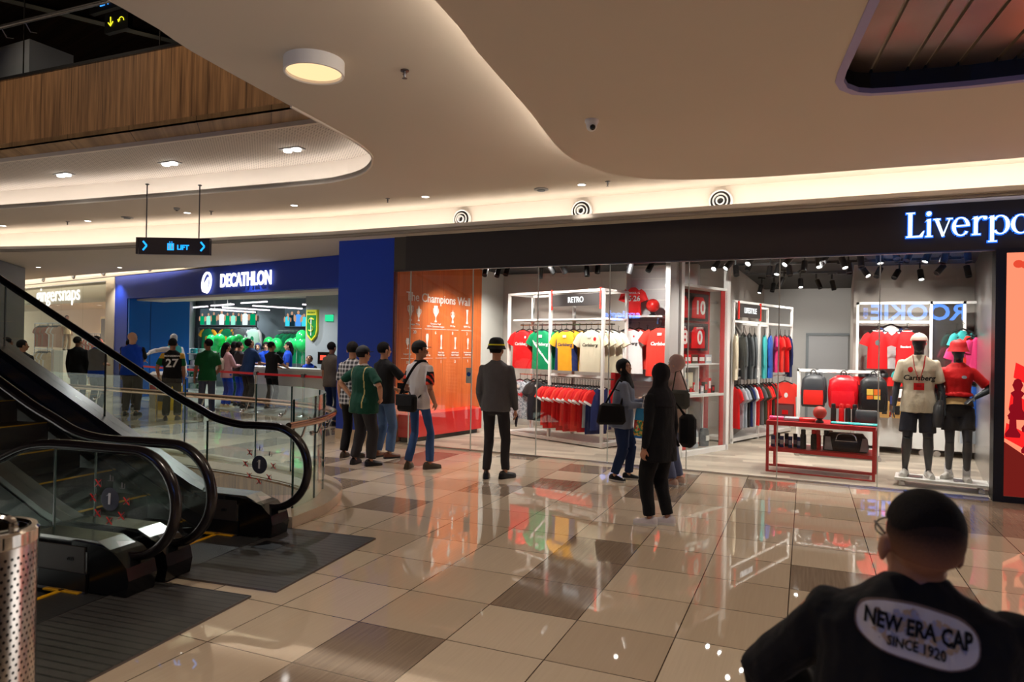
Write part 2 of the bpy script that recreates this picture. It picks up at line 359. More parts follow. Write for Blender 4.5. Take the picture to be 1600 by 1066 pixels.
def finalize_remesh():
    res = []
    for o in REM:
        for md in o.modifiers: md.show_viewport = True
        dg = bpy.context.evaluated_depsgraph_get(); res.append(bpy.data.meshes.new_from_object(o.evaluated_get(dg)))
        for md in o.modifiers: md.show_viewport = False
    for o, me in zip(REM, res):
        mats_ = list(o.data.materials); o.modifiers.clear(); o.data = me; me.materials.clear()
        for q in mats_: me.materials.append(q)
        po = POST.get(o.name)
        if po:
            amp, paint = po
            if amp:
                nv = len(me.vertices); cc = [0.0]*(3*nv); nn = [0.0]*(3*nv); me.vertices.foreach_get('co', cc); me.vertices.foreach_get('normal', nn)
                for i in range(0, 3*nv, 3):
                    q = Vector((cc[i]*11, cc[i+1]*11, cc[i+2]*5)); k = amp*(noise.noise(q)+.5*noise.noise(q*2.3))
                    cc[i] += nn[i]*k; cc[i+1] += nn[i+1]*k; cc[i+2] += nn[i+2]*k
                me.vertices.foreach_set('co', cc)
            if paint:
                me.polygons.foreach_set('material_index', [paint(f.center) for f in me.polygons])
        me.polygons.foreach_set('use_smooth', [True]*len(me.polygons)); me.update()
    for n_, f_ in CUT.items(): f_(bpy.data.objects[n_].data)
CUT = {}; DEC = []
def decal(target, name, m, kind, arg, cx, cz, front=False, eps=.004, tilt=0, parent=None):
    """print lying on the surface of a garment: kind text (string, size, off, sx, shear) or poly (list of 2-D outlines)"""
    DEC.append((target, name, m, kind, arg, cx, cz, front, eps, tilt, parent or target))
def flush_decals():
    from mathutils.bvhtree import BVHTree
    trees = {}
    cur = []
    for d in DEC:
        if d[3] == 'text':
            s_, size, off, sx, sh_ = d[4]; c_ = bpy.data.curves.new(d[1], 'FONT'); c_.body = s_; c_.size = size; c_.align_x = 'CENTER'; c_.align_y = 'CENTER'; c_.offset = off; c_.shear = sh_; c_.resolution_u = 2
            t = bpy.data.objects.new(d[1], c_); COL.objects.link(t); cur.append(t)
        else: cur.append(None)
    dg = bpy.context.evaluated_depsgraph_get(); mesh = []
    for d, t in zip(DEC, cur):
        if t: mesh.append(bpy.data.meshes.new_from_object(t.evaluated_get(dg)))
        else:
            vs = []; fs = []
            for poly in d[4]: b = len(vs); vs += [(x, y, 0) for x, y in poly]; fs.append(tuple(range(b, b+len(poly))))
            me = bpy.data.meshes.new(d[1]); me.from_pydata(vs, [], fs); mesh.append(me)
    for t in cur:
        if t: cu = t.data; bpy.data.objects.remove(t); bpy.data.curves.remove(cu)
    for d, me in zip(DEC, mesh):
        target, name, m, kind, arg, cx, cz, front, eps, tilt, parent = d
        if target.name not in trees:
            tm = target.data; trees[target.name] = BVHTree.FromPolygons([v.co for v in tm.vertices], [tuple(p.vertices) for p in tm.polygons])
        tr = trees[target.name]; ca, sa = cos(tilt), sin(tilt); sx = arg[3] if kind == 'text' else 1
        bm_ = bmesh.new(); bm_.from_mesh(me)
        bmesh.ops.triangulate(bm_, faces=bm_.faces)
        for _ in range(3):
            lg = [e for e in bm_.edges if e.calc_length() > .045]
            if lg: bmesh.ops.subdivide_edges(bm_, edges=lg, cuts=1); bmesh.ops.triangulate(bm_, faces=bm_.faces)
        for v in bm_.verts:
            a, b = v.co.x*sx, v.co.y; a, b = a*ca-b*sa, a*sa+b*ca
            if front: x, dr = cx-a, -1
            else: x, dr = cx+a, 1
            z = cz+b; hit = tr.ray_cast(Vector((x, -dr*1.2, z)), Vector((0, dr, 0)))
            y = hit[0].y if hit[0] is not None else -dr*.1
            v.co = Vector((x, y-dr*eps, z))
        bm_.to_mesh(me); bm_.free(); me.materials.clear(); me.materials.append(m)
        o = bpy.data.objects.new(name, me); COL.objects.link(o); o.parent = parent
# ================================================================== SHELL
def P3(s, t, z): v = E1*s+E2*t; return Vector((v.x, v.y, z))
def st2(s, t): v = E1*s+E2*t; return (v.x, v.y)
CURB = [(-13.5, 6.70), (-9, 6.62), (-7.5, 6.55), (-6.4, 6.46), (-5.6, 6.28), (-5.12, 5.98), (-4.86, 5.62), (-4.70, 5.27), (-4.64, 5.00)]   # glass line
def offset(poly, d):
    out = []
    for i, p in enumerate(poly):
        a = Vector(poly[max(i-1, 0)]); b = Vector(poly[min(i+1, len(poly)-1)]); t = (b-a).normalized(); out.append((p[0]+t.y*d, p[1]-t.x*d))
    return out
def smoothline(pts, k=4):
    out = []
    for i in range(len(pts)-1):
        p0 = Vector(pts[max(i-1, 0)]); p1 = Vector(pts[i]); p2 = Vector(pts[i+1]); p3 = Vector(pts[min(i+2, len(pts)-1)])
        for j in range(k):
            t = j/k; out.append(tuple(.5*((2*p1)+(p2-p0)*t+(2*p0-5*p1+4*p2-p3)*t*t+(3*p1-p0-3*p2+p3)*t**3)))
    out.append(tuple(pts[-1])); return out
CURB = smoothline(CURB, 4)
inner = offset(CURB, .16); outer = offset(CURB, -.16)
hole = [st2(-4.05, 5.24)]+[st2(-4.05, 2.0), (-14, .2)]+inner
MB().prism([(-34, -9), (9, -9), (9, 9.5), (9, 26), (-34, 26)], -.25, 0, holes=[hole]).build('floor', M_FLOOR, smooth=False)['kind'] = 'structure'
# floor below, seen through the void
struct(MB().span(-16, -3, -1, 7, -4.7, -4.6).build('floor_below', mat('lower_floor', S(120, 110, 100), .3), smooth=False))
mb = MB(); edge = offset(inner, .035)
for i in range(len(inner)-1):
    a, b = edge[i], edge[i+1]; mb.add([(a[0], a[1], -.02), (b[0], b[1], -.02), (b[0], b[1], -.75), (a[0], a[1], -.75), (a[0], a[1]+.05, -.02), (b[0]+.03, b[1]+.05, -.02), (b[0]+.03, b[1]+.05, -.75), (a[0], a[1]+.05, -.75)], [(0, 3, 2, 1), (4, 5, 6, 7), (3, 7, 6, 2), (0, 1, 5, 4)])
struct(mb.build('trim_1', stripe_wood('void_edge_oak', S(74, 48, 28), S(150, 108, 68), 1, .6, 14), smooth=False))
# ceilings
c1 = [(9, -9), (9, 9.9)]+[(p[0], p[1]) for p in COVE[1:]]+[(-32, -9)]
struct(MB().prism(c1, ZC1, ZC1+.05, holes=[smoothline(OVAL, 3)]).build('ceiling', M_CEIL, smooth=False))
def wallstrip(poly, z0, z1, name, m, th=.05, closed=False):
    mb = MB(); o = offset(poly, th)
    for i in range(len(poly)-1):
        a, b, c_, d = poly[i], poly[i+1], o[i+1], o[i]
        mb.add([(a[0], a[1], z0), (b[0], b[1], z0), (c_[0], c_[1], z0), (d[0], d[1], z0), (a[0], a[1], z1), (b[0], b[1], z1), (c_[0], c_[1], z1), (d[0], d[1], z1)],
               [(0, 3, 2, 1), (4, 5, 6, 7), (0, 1, 5, 4), (1, 2, 6, 5), (2, 3, 7, 6), (3, 0, 4, 7)])
    return mb.build(name, m)
lip = smoothline(LIP[1:-1], 4); lip = [LIP[0]]+lip+[LIP[-1]]
cove = smoothline(COVE[1:-1], 4); cove = [COVE[0]]+cove+[COVE[-1]]
struct(wallstrip(cove, 3.44, 3.95, 'wall_cove', M_CEIL2, .05))
low = lip+[(-30, 22), (9, 24)]
low = [(p[0], p[1]) for p in lip]+[(-34, 6.7), (-34, 13.2), (-19.0, 11.9), (-7.6, 10.2), (9, 10.2)]
low = [(p[0], p[1]) for p in lip]+[(-34, 6.7), (-34, 16.2), (-18.8, 13.05), (-7.5, 10.85), (-6.6, 9.7), (9, 9.7)]
DA = atan2(.1955, -.981); DO = Vector((-7.9, 10.78, 0)); DX = Vector((cos(DA), sin(DA), 0)); DY = Vector((-sin(DA), cos(DA), 0))
def dw(u, y, z=0): return DO+DX*u+DY*y+Vector((0, 0, z))
RECE = [(5.5, .10), (7, .28), (9, .5), (11, .66), (14, .8), (18, .9), (23, .95)]
rec = [dw(u, y)[:2] for u, y in RECE]+[dw(23, .05)[:2], dw(5.5, .05)[:2]]
struct(MB().prism(low, ZC0, ZC0+.06, holes=[rec]).build('ceiling_low', M_CEIL, smooth=False))
struct(MB().prism([dw(5.2, -.2)[:2], dw(5.2, 1.3)[:2], dw(23.3, 1.3)[:2], dw(23.3, -.2)[:2]], 3.84, 3.88).build('ceiling_recess', M_CEIL2, smooth=False))
struct(MB().prism([dw(5.2, .05)[:2], dw(23.3, .05)[:2], dw(23.3, 0.0)[:2], dw(5.2, 0.0)[:2]], 3.40, 3.84).build('wall_recess', M_CEIL2, smooth=False))
struct(wallstrip(lip, ZC0-.0, ZC0+.11, 'trim_2', M_CEIL2, .035))
struct(wallstrip(offset(lip, -.015), ZC0+.035, ZC0+.05, 'trim_shadow', mat('groove_shadow', S(150, 138, 122), .8), .03))  # darker strip painted as groove shade along the lip
# oval atrium opening: cove wall + perforated soffit
ov = smoothline(OVAL[4:], 3)
struct(wallstrip(offset(ov, .30), ZC1+.02, ZSOF+.02, 'wall_oval', M_CEIL2, .05))
struct(wallstrip(ov, ZC1-.02, ZC1+.055, 'trim_4', M_CEIL2, .02))
m, nt, p = principled('perforated_soffit'); g = NG(nt); o = g.xyz(g.pos())
fx = g.m('SUBTRACT', g.m('FRACT', g.m('MULTIPLY', o[0], 22)), .5); fy = g.m('SUBTRACT', g.m('FRACT', g.m('MULTIPLY', o[1], 22)), .5)
d = g.m('SQRT', g.m('ADD', g.m('MULTIPLY', fx, fx), g.m('MULTIPLY', fy, fy)))
nt.links.new(g.mix(g.m('LESS_THAN', d, .24), S(214, 204, 192), S(120, 108, 96)), p.inputs['Base Color']); p.inputs['Roughness'].default_value = .9
WB = [(-26, 5.2), (-11.44, 6.04), (-8.88, 6.22), (-6.6, 6.36), (-3.2, 6.52)]
sof = WB+[(-3.2, 8.4), (-10, 8.3), (-26, 7.6)]
struct(MB().prism(sof, ZSOF, ZSOF+.06).build('ceiling_soffit', m, smooth=False))
struct(wallstrip(WB, ZSOF-.035, ZSOF+.05, 'trim_5', M_CEIL2, .05))
WF = [(-26, 4.85), (-10.73, 5.67), (-5.68, 5.94), (-3.2, 6.07)]
struct(MB().prism(WF+WB[::-1], ZSOF+.02, ZSOF+.08).build('ceiling_oak', M_WOODSOF, smooth=False))
struct(wallstrip(WF, ZSOF+.02, 5.26, 'wall_balcony', M_WOOD, -.06))
struct(wallstrip(offset(WF, -.0), 5.24, 5.30, 'trim_6', M_BLACK, -.08))
# upper storey seen through the opening
struct(MB().span(-30, -2, -9, 16, 8.2, 8.3).build('ceiling_upper', stripe_wood('upper_dark_ceiling', S(24, 16, 11), S(50, 34, 24), .2, 1, 3, .95, .05), smooth=False))
mb = MB()
for k in range(5): mb.box((-22+k*4.2, 9.8, 8.17), (.22, 12, .05), rz=-.5)
struct(mb.build('trim_7', M_BLACK, smooth=False))
struct(MB().span(-30, -2, 15.9, 16, 4.0, 8.2).build('wall_upper', M_DARK, smooth=False))
for (u0, y0), (u1, y1) in zip(RECE[1:], RECE[2:]):
    strip(dw(u0, y0+.10, 3.50), dw(u1, y1+.10, 3.50), 5, (1, .88, .74), -DY+Vector((0, 0, .1)))
M_UP = mat('unseen_wall_brown', S(110, 92, 76), .9, spec=.1)
struct(MB().span(-30, -2, -9.1, -9, 3.96, 8.2).build('wall_unseen_south', M_UP, smooth=False)); struct(MB().span(-30.1, -30, -9, 16, 3.96, 8.2).build('wall_unseen_west', M_UP, smooth=False)); struct(MB().span(-2, -1.9, -9, 16, 3.96, 8.2).build('wall_unseen_east', M_UP, smooth=False))  # unseen walls added to keep ambient light out of the upper storey
struct(MB().span(-12.9, -11.75, 6.6, 7.3, 5.2, 6.4).build('pillar_upper', mat('upper_pillar_grey', S(200, 204, 214), .6), smooth=False))
bl = thing('glass_balustrade', 'upper storey glass balustrade with pipe handrail above the ribbed oak front', 'balustrade', (0, 0, 0))
xs = [-13.2, -11.0, -9.9+.0, -7.62, -5.2, -3.3]
xs = [-12.6, -10.35, -7.75, -5.65, -3.3]
def wy(x):
    for a, b in zip(WF, WF[1:]):
        if a[0] <= x <= b[0]: return a[1]+(b[1]-a[1])*(x-a[0])/(b[0]-a[0])
for a, b in zip(xs, xs[1:]):
    A, B = Vector((a+.012, wy(a)+.05, 0)), Vector((b-.012, wy(b)+.05, 0))
    MB().add([A+Vector((0, 0, 5.3)), B+Vector((0, 0, 5.3)), B+Vector((0, 0, 6.4)), A+Vector((0, 0, 6.4)), A+Vector((0, .015, 5.3)), B+Vector((0, .015, 5.3)), B+Vector((0, .015, 6.4)), A+Vector((0, .015, 6.4))],
             [(0, 1, 2, 3), (7, 6, 5, 4), (0, 4, 5, 1), (3, 2, 6, 7), (0, 3, 7, 4), (1, 5, 6, 2)]).build('pane', M_GLASSU, bl, smooth=False)
    e = MB(); e.bar(B+Vector((.012, 0, 5.3)), B+Vector((.012, 0, 6.4)), .012); e.build('pane_joint', M_STEEL, bl)
    for q in (a+.25, b-.25):
        k = MB(); k.tube([(q, wy(q)+.06, 5.86), (q, wy(q)-.02, 5.84), (q, wy(q)-.08, 5.93)], .014, 6); k.build('bracket', M_STEEL, bl)
MB().tube([(x, wy(x)-.08, 5.96) for x in (-13.2, -11, -9, -7, -5, -3.3)], .028, 10).build('handrail', M_STEEL, bl)
us = thing('direction_sign', 'dark hanging sign with blue lift word and yellow arrows on the upper storey', 'sign', (-10.45, 7.0, 6.76))
MB().box((0, 0, .12), (.75, .08, .22)).build('sign_box', M_BLACK, us); MB().box((.25, .02, -.2), (.55, .08, .30)).build('arrow_box', M_BLACK, us)
text('lettering', 'LIFT', .13, emis('sign_blue', S(60, 150, 255), 1.4), us, (0, -.045, .12)); text('lettering', '↓ ↶', .2, emis('sign_yellow', S(230, 220, 40), 1.2), us, (.25, -.025, -.2))
MB().bar((0, 0, .2), (0, 0, 1.44), .03).build('hanger_rod', M_DKSTEEL, us)
# dropped ceiling panel with slatted recess
d1 = smoothline(D1E, 3)
RH = [(.16, -4), (.12, 4.4), (-.06, 5.55), (-.08, 5.75), (-.05, 5.93), (.04, 6.08), (.16, 6.16), (.34, 6.2), (.85, 6.27), (4.5, 6.4), (4.5, -4)]
struct(MB().prism(d1+[(8, -6)], ZD1, ZD1+.04, holes=[RH]).build('ceiling_panel', mat('dropped_panel_paint', S(208, 194, 176), .85, var=.03, vscale=.8), smooth=False))
struct(wallstrip(RH[1:-1], ZD1-.005, ZD1+.035, 'trim_8', mat('lilac_lip', S(160, 150, 190), .6), .06))
m, nt, p = principled('slat_metal'); g = NG(nt)
nt.links.new(g.mix(g.noise(g.pos(), 1.3, 2), S(96, 78, 68), S(176, 158, 144)), p.inputs['Base Color']); p.inputs['Metallic'].default_value = .85; p.inputs['Roughness'].default_value = .3
sl = thing('slatted_ceiling_panel', 'recessed ceiling of long metal planks with black gaps over the shop entrance', 'ceiling panel', (0, 0, 0))
MB().prism([(-.25, -4), (-.25, 6.5), (5, 6.7), (5, -4)], ZD1+.24, ZD1+.27).build('backing_board', M_BLACK, sl, smooth=False)
k = 0; s_ = .55
for wdt in [.14, .12, .2, .26, .12, .22, .25, .12, .22, .2, .24, .14, .22, .22, .2, .2]:
    a = P3(s_+.014, -3.5, ZD1+.17); b = P3(s_+.014, 6.4, ZD1+.17)
    MB().add([a, b, P3(s_+wdt-.014, 6.4, ZD1+.17), P3(s_+wdt-.014, -3.5, ZD1+.17), a+Vector((0, 0, .03)), b+Vector((0, 0, .03)), P3(s_+wdt-.014, 6.4, ZD1+.2), P3(s_+wdt-.014, -3.5, ZD1+.2)],
             [(0, 1, 2, 3), (7, 6, 5, 4), (0, 4, 5, 1), (3, 2, 6, 7), (0, 3, 7, 4), (1, 5, 6, 2)]).build('metal_plank', m, sl, smooth=False)
    s_ += wdt
struct(wallstrip(RH[1:-1], ZD1+.035, ZD1+.26, 'trim_9', M_BLACK, .02))
# ------------------------------------------------------------------ Liverpool shopfront (glass plane y = 9.5)
GX0, GX1 = -6.69, 1.55
fa = thing('shop_fascia', 'long black fascia band above the glazed football shop', 'fascia', (0, 9.5, 0))
MB().span(-6.45, 8, -.06, .015, 2.85, 3.399).build('fascia_board', M_BLACKF, fa, smooth=False)
MB().span(-6.69, -6.455, -.04, .015, 2.85, 3.399).build('end_panel', mat('fascia_end_grey', S(66, 60, 54), .5), fa, smooth=False)
MB().span(-6.69, 1.55, -.05, .02, 2.835, 2.85).build('metal_edge', M_DKSTEEL, fa, smooth=False)
w1 = bpy.data.objects.new('window_1', None); COL.objects.link(w1); w1['kind'] = 'structure'
joints = [-6.69, -6.38, -5.22, -4.11, -3.0, -1.89, -.74, .40, 1.53]
for a, b in zip(joints, joints[1:]):
    MB().span(a+.004, b-.004, 9.494, 9.506, .02, 2.84).build('pane', M_GLASS, w1, smooth=False)
    if b < 1.5: MB().span(b-.006, b+.006, 9.49, 9.51, 0.02, 2.84).build('joint', mat('silicone_joint', S(190, 196, 190), .3), w1, smooth=False)
MB().span(-6.69, 1.53, 9.485, 9.515, 0, .02).build('floor_channel', M_STEEL, w1, smooth=False)
MB().span(-6.70, -6.665, 9.47, 9.53, 0, 2.84).build('side_channel', mat('maroon_channel', S(90, 30, 28), .4), w1, smooth=False)
sf = struct(MB().span(-6.7, 2.1, 9.5, 18.6, .0, .012).build('floor_shop', M_SHOPFLOOR, smooth=False))
struct(MB().span(-6.7, 2.2, 9.72, 18.6, 3.12, 3.2).build('ceiling_shop', M_DARK, smooth=False))
# champions wall + side wall
struct(MB().prism([(-6.69, 9.54), (-6.40, 12.0), (-6.5, 12.0), (-6.79, 9.54)], 0, 3.12).build('wall_champions', M_ORANGE, smooth=False))
struct(MB().prism([(-6.40, 12.0), (-6.42, 13.1), (-6.55, 13.1), (-6.5, 12.0)], 0, 3.12).build('wall_return', mat('pale_return', S(206, 206, 200), .7), smooth=False))
struct(MB().span(-6.6, -1.75, 13.0, 13.1, 0, 3.12).build('wall_back', M_GREYW, smooth=False))
struct(MB().span(-1.82, -1.75, 12.2, 18.0, 0, 3.12).build('wall_inner', M_GREYW, smooth=False))
struct(MB().span(-1.82, .25, 18.0, 18.1, 0, 3.12).build('wall_deep', mat('deep_grey_wall', S(170, 168, 166), .8, var=.08, vscale=1), smooth=False))
struct(MB().span(.16, .22, 13.1, 18.0, 0, 3.12).build('wall_side', M_GREYW, smooth=False))
struct(MB().span(.16, 2.1, 13.35, 13.45, 0, 3.12).build('wall_right_back', M_GREYW, smooth=False))
struct(MB().prism([(1.55, 9.52), (1.62, 9.52), (2.02, 13.35), (1.92, 13.35)], 0, 3.12).build('wall_right', mat('brushed_panel', (.45, .44, .44, 1), .3, .9), smooth=False))
# flush door deep in the shop
dr = MB(); dr.span(-.73, .12, 17.94, 18.0, .02, 2.0); struct(dr.build('door_1', mat('grey_door', S(150, 150, 152), .5), smooth=False))
dr = MB(); dr.span(-.79, -.73, 17.92, 18.0, .02, 2.06); dr.span(-.73, .14, 17.92, 18.0, 2.0, 2.06); struct(dr.build('door_1_frame', M_GREYD, smooth=False))
# blue pillar
pl = thing('blue_pillar', 'tall deep blue pillar with pale stone foot between the two big shops', 'pillar', (-7.29, 9.5, 0)); pl['kind'] = 'structure'
MB().span(-.58, .575, 0, 1.32, .17, 3.40).build('pillar_cladding', M_BLUE, pl, smooth=False)
MB().span(-.59, .585, -.01, 1.33, 0, .17).build('stone_foot', M_STONE, pl, smooth=False)
# right LED screen pillar
sc_ = thing('led_screen', 'tall glowing red advertising screen in black frame at right end of shopfront', 'screen', (1.55, 9.42, 0))
MB().span(0, .10, -.02, .2, 0, 2.85).span(.10, 1.3, -.02, .2, 0, .07).span(1.22, 1.3, -.02, .2, .07, 2.85).span(.1, 1.22, -.02, .2, 2.80, 2.85).span(0.02, 1.3, .08, .3, 0, 2.85).build('screen_frame', M_BLACK, sc_, smooth=False)
e_ = lambda n, c_, s=1.0: emis(n, c_, s)
MB().span(.10, 1.22, 0, .02, .07, 2.80).build('display', e_('screen_peach', S(240, 128, 96), .9), sc_, smooth=False)
mb = MB()
mb.add([(.1, -.003, .07), (1.22, -.003, .07), (1.22, -.003, .42), (.55, -.003, .55), (.1, -.003, 1.12)], [(0, 1, 2, 3, 4)]); mb.v = [(x, y, z*.58+.03) for x, y, z in mb.v]; mb.build('picture_floor', e_('screen_dark_red', S(92, 22, 18)), sc_, fix=False)
mb = MB()
for i in range(6):
    for j in range(5):
        if (i+j) % 2 == 0:
            x0, z0 = .1+i*.19+j*.02, .72-i*.11+j*.17; q = [(x0, z0), (x0+.19, z0-.11), (x0+.21, z0+.06), (x0+.02, z0+.17)]
            if x0+.21 < 1.22 and x0 >= .1: mb.add([(a, -.005, b) for a, b in q], [(0, 1, 2, 3)])
mb.build('chess_squares', e_('screen_red', S(214, 30, 30)), sc_, fix=False)
mb = MB()
for (x, z, s) in [(.22, 1.35, 1.1), (.34, 1.22, 1), (.18, 1.15, .9), (.46, 1.12, 1.1), (.33, .98, .9), (.6, 1.0, 1.1), (.75, 1.1, 1), (.9, .95, 1), (.52, .86, .9)]:
    z -= .42; s *= 1.35
    mb.lathe([(.055*s, 0), (.06*s, .03*s), (.03*s, .08*s), (.026*s, .17*s), (.045*s, .2*s), (.02*s, .22*s), (.034*s, .26*s), (.02*s, .30*s), (0, .31*s)], 10, c=(0, 0, 0), M=Matrix.Translation((x, -.008, z)) @ Matrix.Diagonal((1, .06, 1, 1)))
mb.build('chess_pieces', e_('screen_maroon', S(110, 10, 20)), sc_)
mb = MB(); random.seed(3)
for k in range(46):
    x, z = .2+random.random()*.9, 2.42+random.random()*.3; mb.ell((x, -.006, z), (.05, .004, .045), 8, 6)
mb.build('curls', e_('screen_rust', S(190, 60, 40)), sc_)
mb = MB(); mb.ell((.75, -.005, 2.2), (.28, .004, .34), 20, 12); mb.build('bust', e_('screen_skin', S(238, 176, 140)), sc_)
mb = MB(); mb.ell((.62, -.011, 2.28), (.05, .003, .02), 10, 6); mb.build('bust_eye', e_('screen_rust2', S(196, 90, 60)), sc_); mb = MB(); mb.ell((.7, -.011, 2.02), (.07, .003, .018), 10, 6); mb.build('bust_mouth', e_('screen_rust2', S(196, 90, 60)), sc_)
# Liverpool letters: serif strokes
LT = thing('shop_lettering', 'large glowing white serif shop name on black fascia at the right', 'sign', (0, 9.40, 0)); LE = emis('letter_white', S(222, 240, 255), 1.5); LH = emis('letter_halo', S(40, 110, 255), 1.1)
def letter(ch, x, h, z):
    """serif capitals and lower case from strokes; x left edge, z baseline, h x-height unit"""
    def st(a, b, w0, w1=None):
        w1 = w0 if w1 is None else w1
        a = Vector(a); b = Vector(b); d = (b-a).normalized(); n = Vector((-d.y, d.x)); return [a+n*w0/2, a-n*w0/2, b-n*w1/2, b+n*w1/2]
    P = []
    T, t = .16*h, .06*h
    def arc(cx, cy, rx, ry, a0, a1, n=18, thick=lambda a: T):
        for i in range(n):
            u = radians(a0+(a1-a0)*i/n); v = radians(a0+(a1-a0)*(i+1)/n); tu, tv = thick(u), thick(v)
            P.append([Vector((cx+rx*cos(u), cy+ry*sin(u))), Vector((cx+rx*cos(v), cy+ry*sin(v))), Vector((cx+(rx-tv)*cos(v), cy+(ry-tv*.55)*sin(v))), Vector((cx+(rx-tu)*cos(u), cy+(ry-tu*.55)*sin(u)))])
    th = lambda a: T*(.42+.62*abs(cos(a)))
    if ch == 'L':
        H = 1.42*h; P += [st((.2*h, 0), (.2*h, H), T*1.15), [Vector((0, H)), Vector((0, H-.05*h)), Vector((.42*h, H-.05*h)), Vector((.42*h, H))], [Vector((0, 0)), Vector((.8*h, 0)), Vector((.8*h, .09*h)), Vector((0, .06*h))], [Vector((.62*h, .05*h)), Vector((.8*h, 0)), Vector((.9*h, .34*h)), Vector((.84*h, .34*h))]]; wd = .93*h
    elif ch == 'i': P += [st((.2*h, 0), (.2*h, h), T), [Vector((.03*h, 0)), Vector((.38*h, 0)), Vector((.38*h, .05*h)), Vector((.03*h, .05*h))], [Vector((.02*h, .9*h)), Vector((.2*h, .9*h)), Vector((.27*h, 1.03*h)), Vector((.2*h, 1.0*h))]]; arc(.19*h, 1.32*h, .12*h, .12*h, 0, 360, 16, lambda a: .12*h); wd = .42*h
    elif ch == 'v': P += [st((.14*h, h), (.47*h, 0), T, T*.8), st((.47*h, .02*h), (.8*h, h), t), [Vector((0, h)), Vector((0, .95*h)), Vector((.33*h, .95*h)), Vector((.33*h, h))], [Vector((.64*h, h)), Vector((.64*h, .95*h)), Vector((.92*h, .95*h)), Vector((.92*h, h))]]; wd = .9*h
    elif ch == 'e': arc(.42*h, .5*h, .42*h, .52*h, 5, 322, 22, th); P += [st((.08*h, .52*h), (.82*h, .56*h), t)]; wd = .92*h
    elif ch == 'o': arc(.45*h, .5*h, .45*h, .52*h, 0, 360, 24, th); wd = .98*h
    elif ch == 'r': P += [st((.2*h, 0), (.2*h, h), T), [Vector((.02*h, 0)), Vector((.42*h, 0)), Vector((.42*h, .05*h)), Vector((.02*h, .05*h))], [Vector((.02*h, .9*h)), Vector((.2*h, .9*h)), Vector((.27*h, 1.03*h)), Vector((.2*h, 1.0*h))]]; arc(.52*h, .6*h, .36*h, .42*h, 60, 170, 10, lambda a: T*.75); arc(.64*h, .92*h, .09*h, .09*h, 0, 360, 10, lambda a: .09*h); wd = .76*h
    elif ch == 'p': P += [st((.2*h, -.42*h), (.2*h, h), T), [Vector((.02*h, -.42*h)), Vector((.42*h, -.42*h)), Vector((.42*h, -.37*h)), Vector((.02*h, -.37*h))], [Vector((.02*h, .9*h)), Vector((.2*h, .9*h)), Vector((.27*h, 1.03*h)), Vector((.2*h, 1.0*h))]]; arc(.58*h, .5*h, .42*h, .52*h, -140, 140, 20, th); wd = 1.06*h
    elif ch == 'l': P += [st((.2*h, 0), (.2*h, 1.45*h), T), [Vector((.02*h, 0)), Vector((.38*h, 0)), Vector((.38*h, .05*h)), Vector((.02*h, .05*h))]]; wd = .45*h
    mb = MB(); hb = MB()
    for q in P:
        q = [(p.x+x, p.y+z) for p in q]; n = len(q); c0 = (sum(a for a, b in q)/n, sum(b for a, b in q)/n)
        mb.add([(a, -.02, b) for a, b in q]+[(a, .0, b) for a, b in q], [tuple(range(n)), tuple(range(2*n-1, n-1, -1))]+[(i, i+n, (i+1) % n+n, (i+1) % n) for i in range(n)])
        hb.add([(a+(.010 if a > c0[0] else -.010), .004, b+(.010 if b > c0[1] else -.010)) for a, b in q]+[(a+(.010 if a > c0[0] else -.010), .024, b+(.010 if b > c0[1] else -.010)) for a, b in q], [tuple(range(n)), tuple(range(2*n-1, n-1, -1))]+[(i, i+n, (i+1) % n+n, (i+1) % n) for i in range(n)])
    mb.build('letter', LE, LT, smooth=False); hb.build('letter_halo', LH, LT, smooth=False)
    return x+wd
x = .66
for ch in 'Liverpool': x = letter(ch, x, .205, 3.015)
# mall back (behind the camera) with the sign that mirrors in the glass
struct(MB().span(-34, 9, -9.1, -9, 0, 3.9).build('wall_south', mat('mall_back_wall', S(120, 104, 90), .8), smooth=False))
struct(MB().span(9, 9.1, -9, 10, 0, 3.9).build('wall_east', mat('mall_side_wall', S(120, 104, 90), .8), smooth=False))
rk = thing('kids_shop_sign', 'blue glowing kids shop sign mirrored in the shop glass', 'sign', (1.85, -3.0, 2.72))
BL = emis('mirror_sign_blue', S(70, 140, 255), 11.0)
text('lettering', 'ROOKIE', .6, BL, rk, (0, 0, 0), (-1, 0, 0), (0, 0, 1), sx=1.05, off=.015); text('lettering', 'KIDS', .15, BL, rk, (-1.28, 0, 0), (0, 0, 1), (1, 0, 0))
MB().span(-1.45, 1.45, -.06, -.02, -.33, .33).build('sign_board', M_BLACK, rk)
for x_ in (-1, .9): MB().bar((x_, -.04, .3), (x_, -.04, 1.17), .03).build('hanger_rod', M_DKSTEEL, rk)
def gx(px, Y):
    d = fw*1083+r2*(px-800); return d.x*Y/d.y
sm_ = thing('toy_shop_sign', 'small blue glowing toy shop sign mirrored in the glass over the retro rack', 'sign', (-6.55, -3.0, 2.69))
text('lettering', 'smiggle', .36, BL, sm_, (0, 0, 0), (-1, 0, 0), (0, 0, 1), sx=1.2, off=.01); MB().span(-.9, .9, -.06, -.02, -.22, .22).build('sign_board', M_BLACK, sm_)
for x_ in (-.7, .7): MB().bar((x_, -.04, .22), (x_, -.04, 1.25), .03).build('hanger_rod', M_DKSTEEL, sm_)
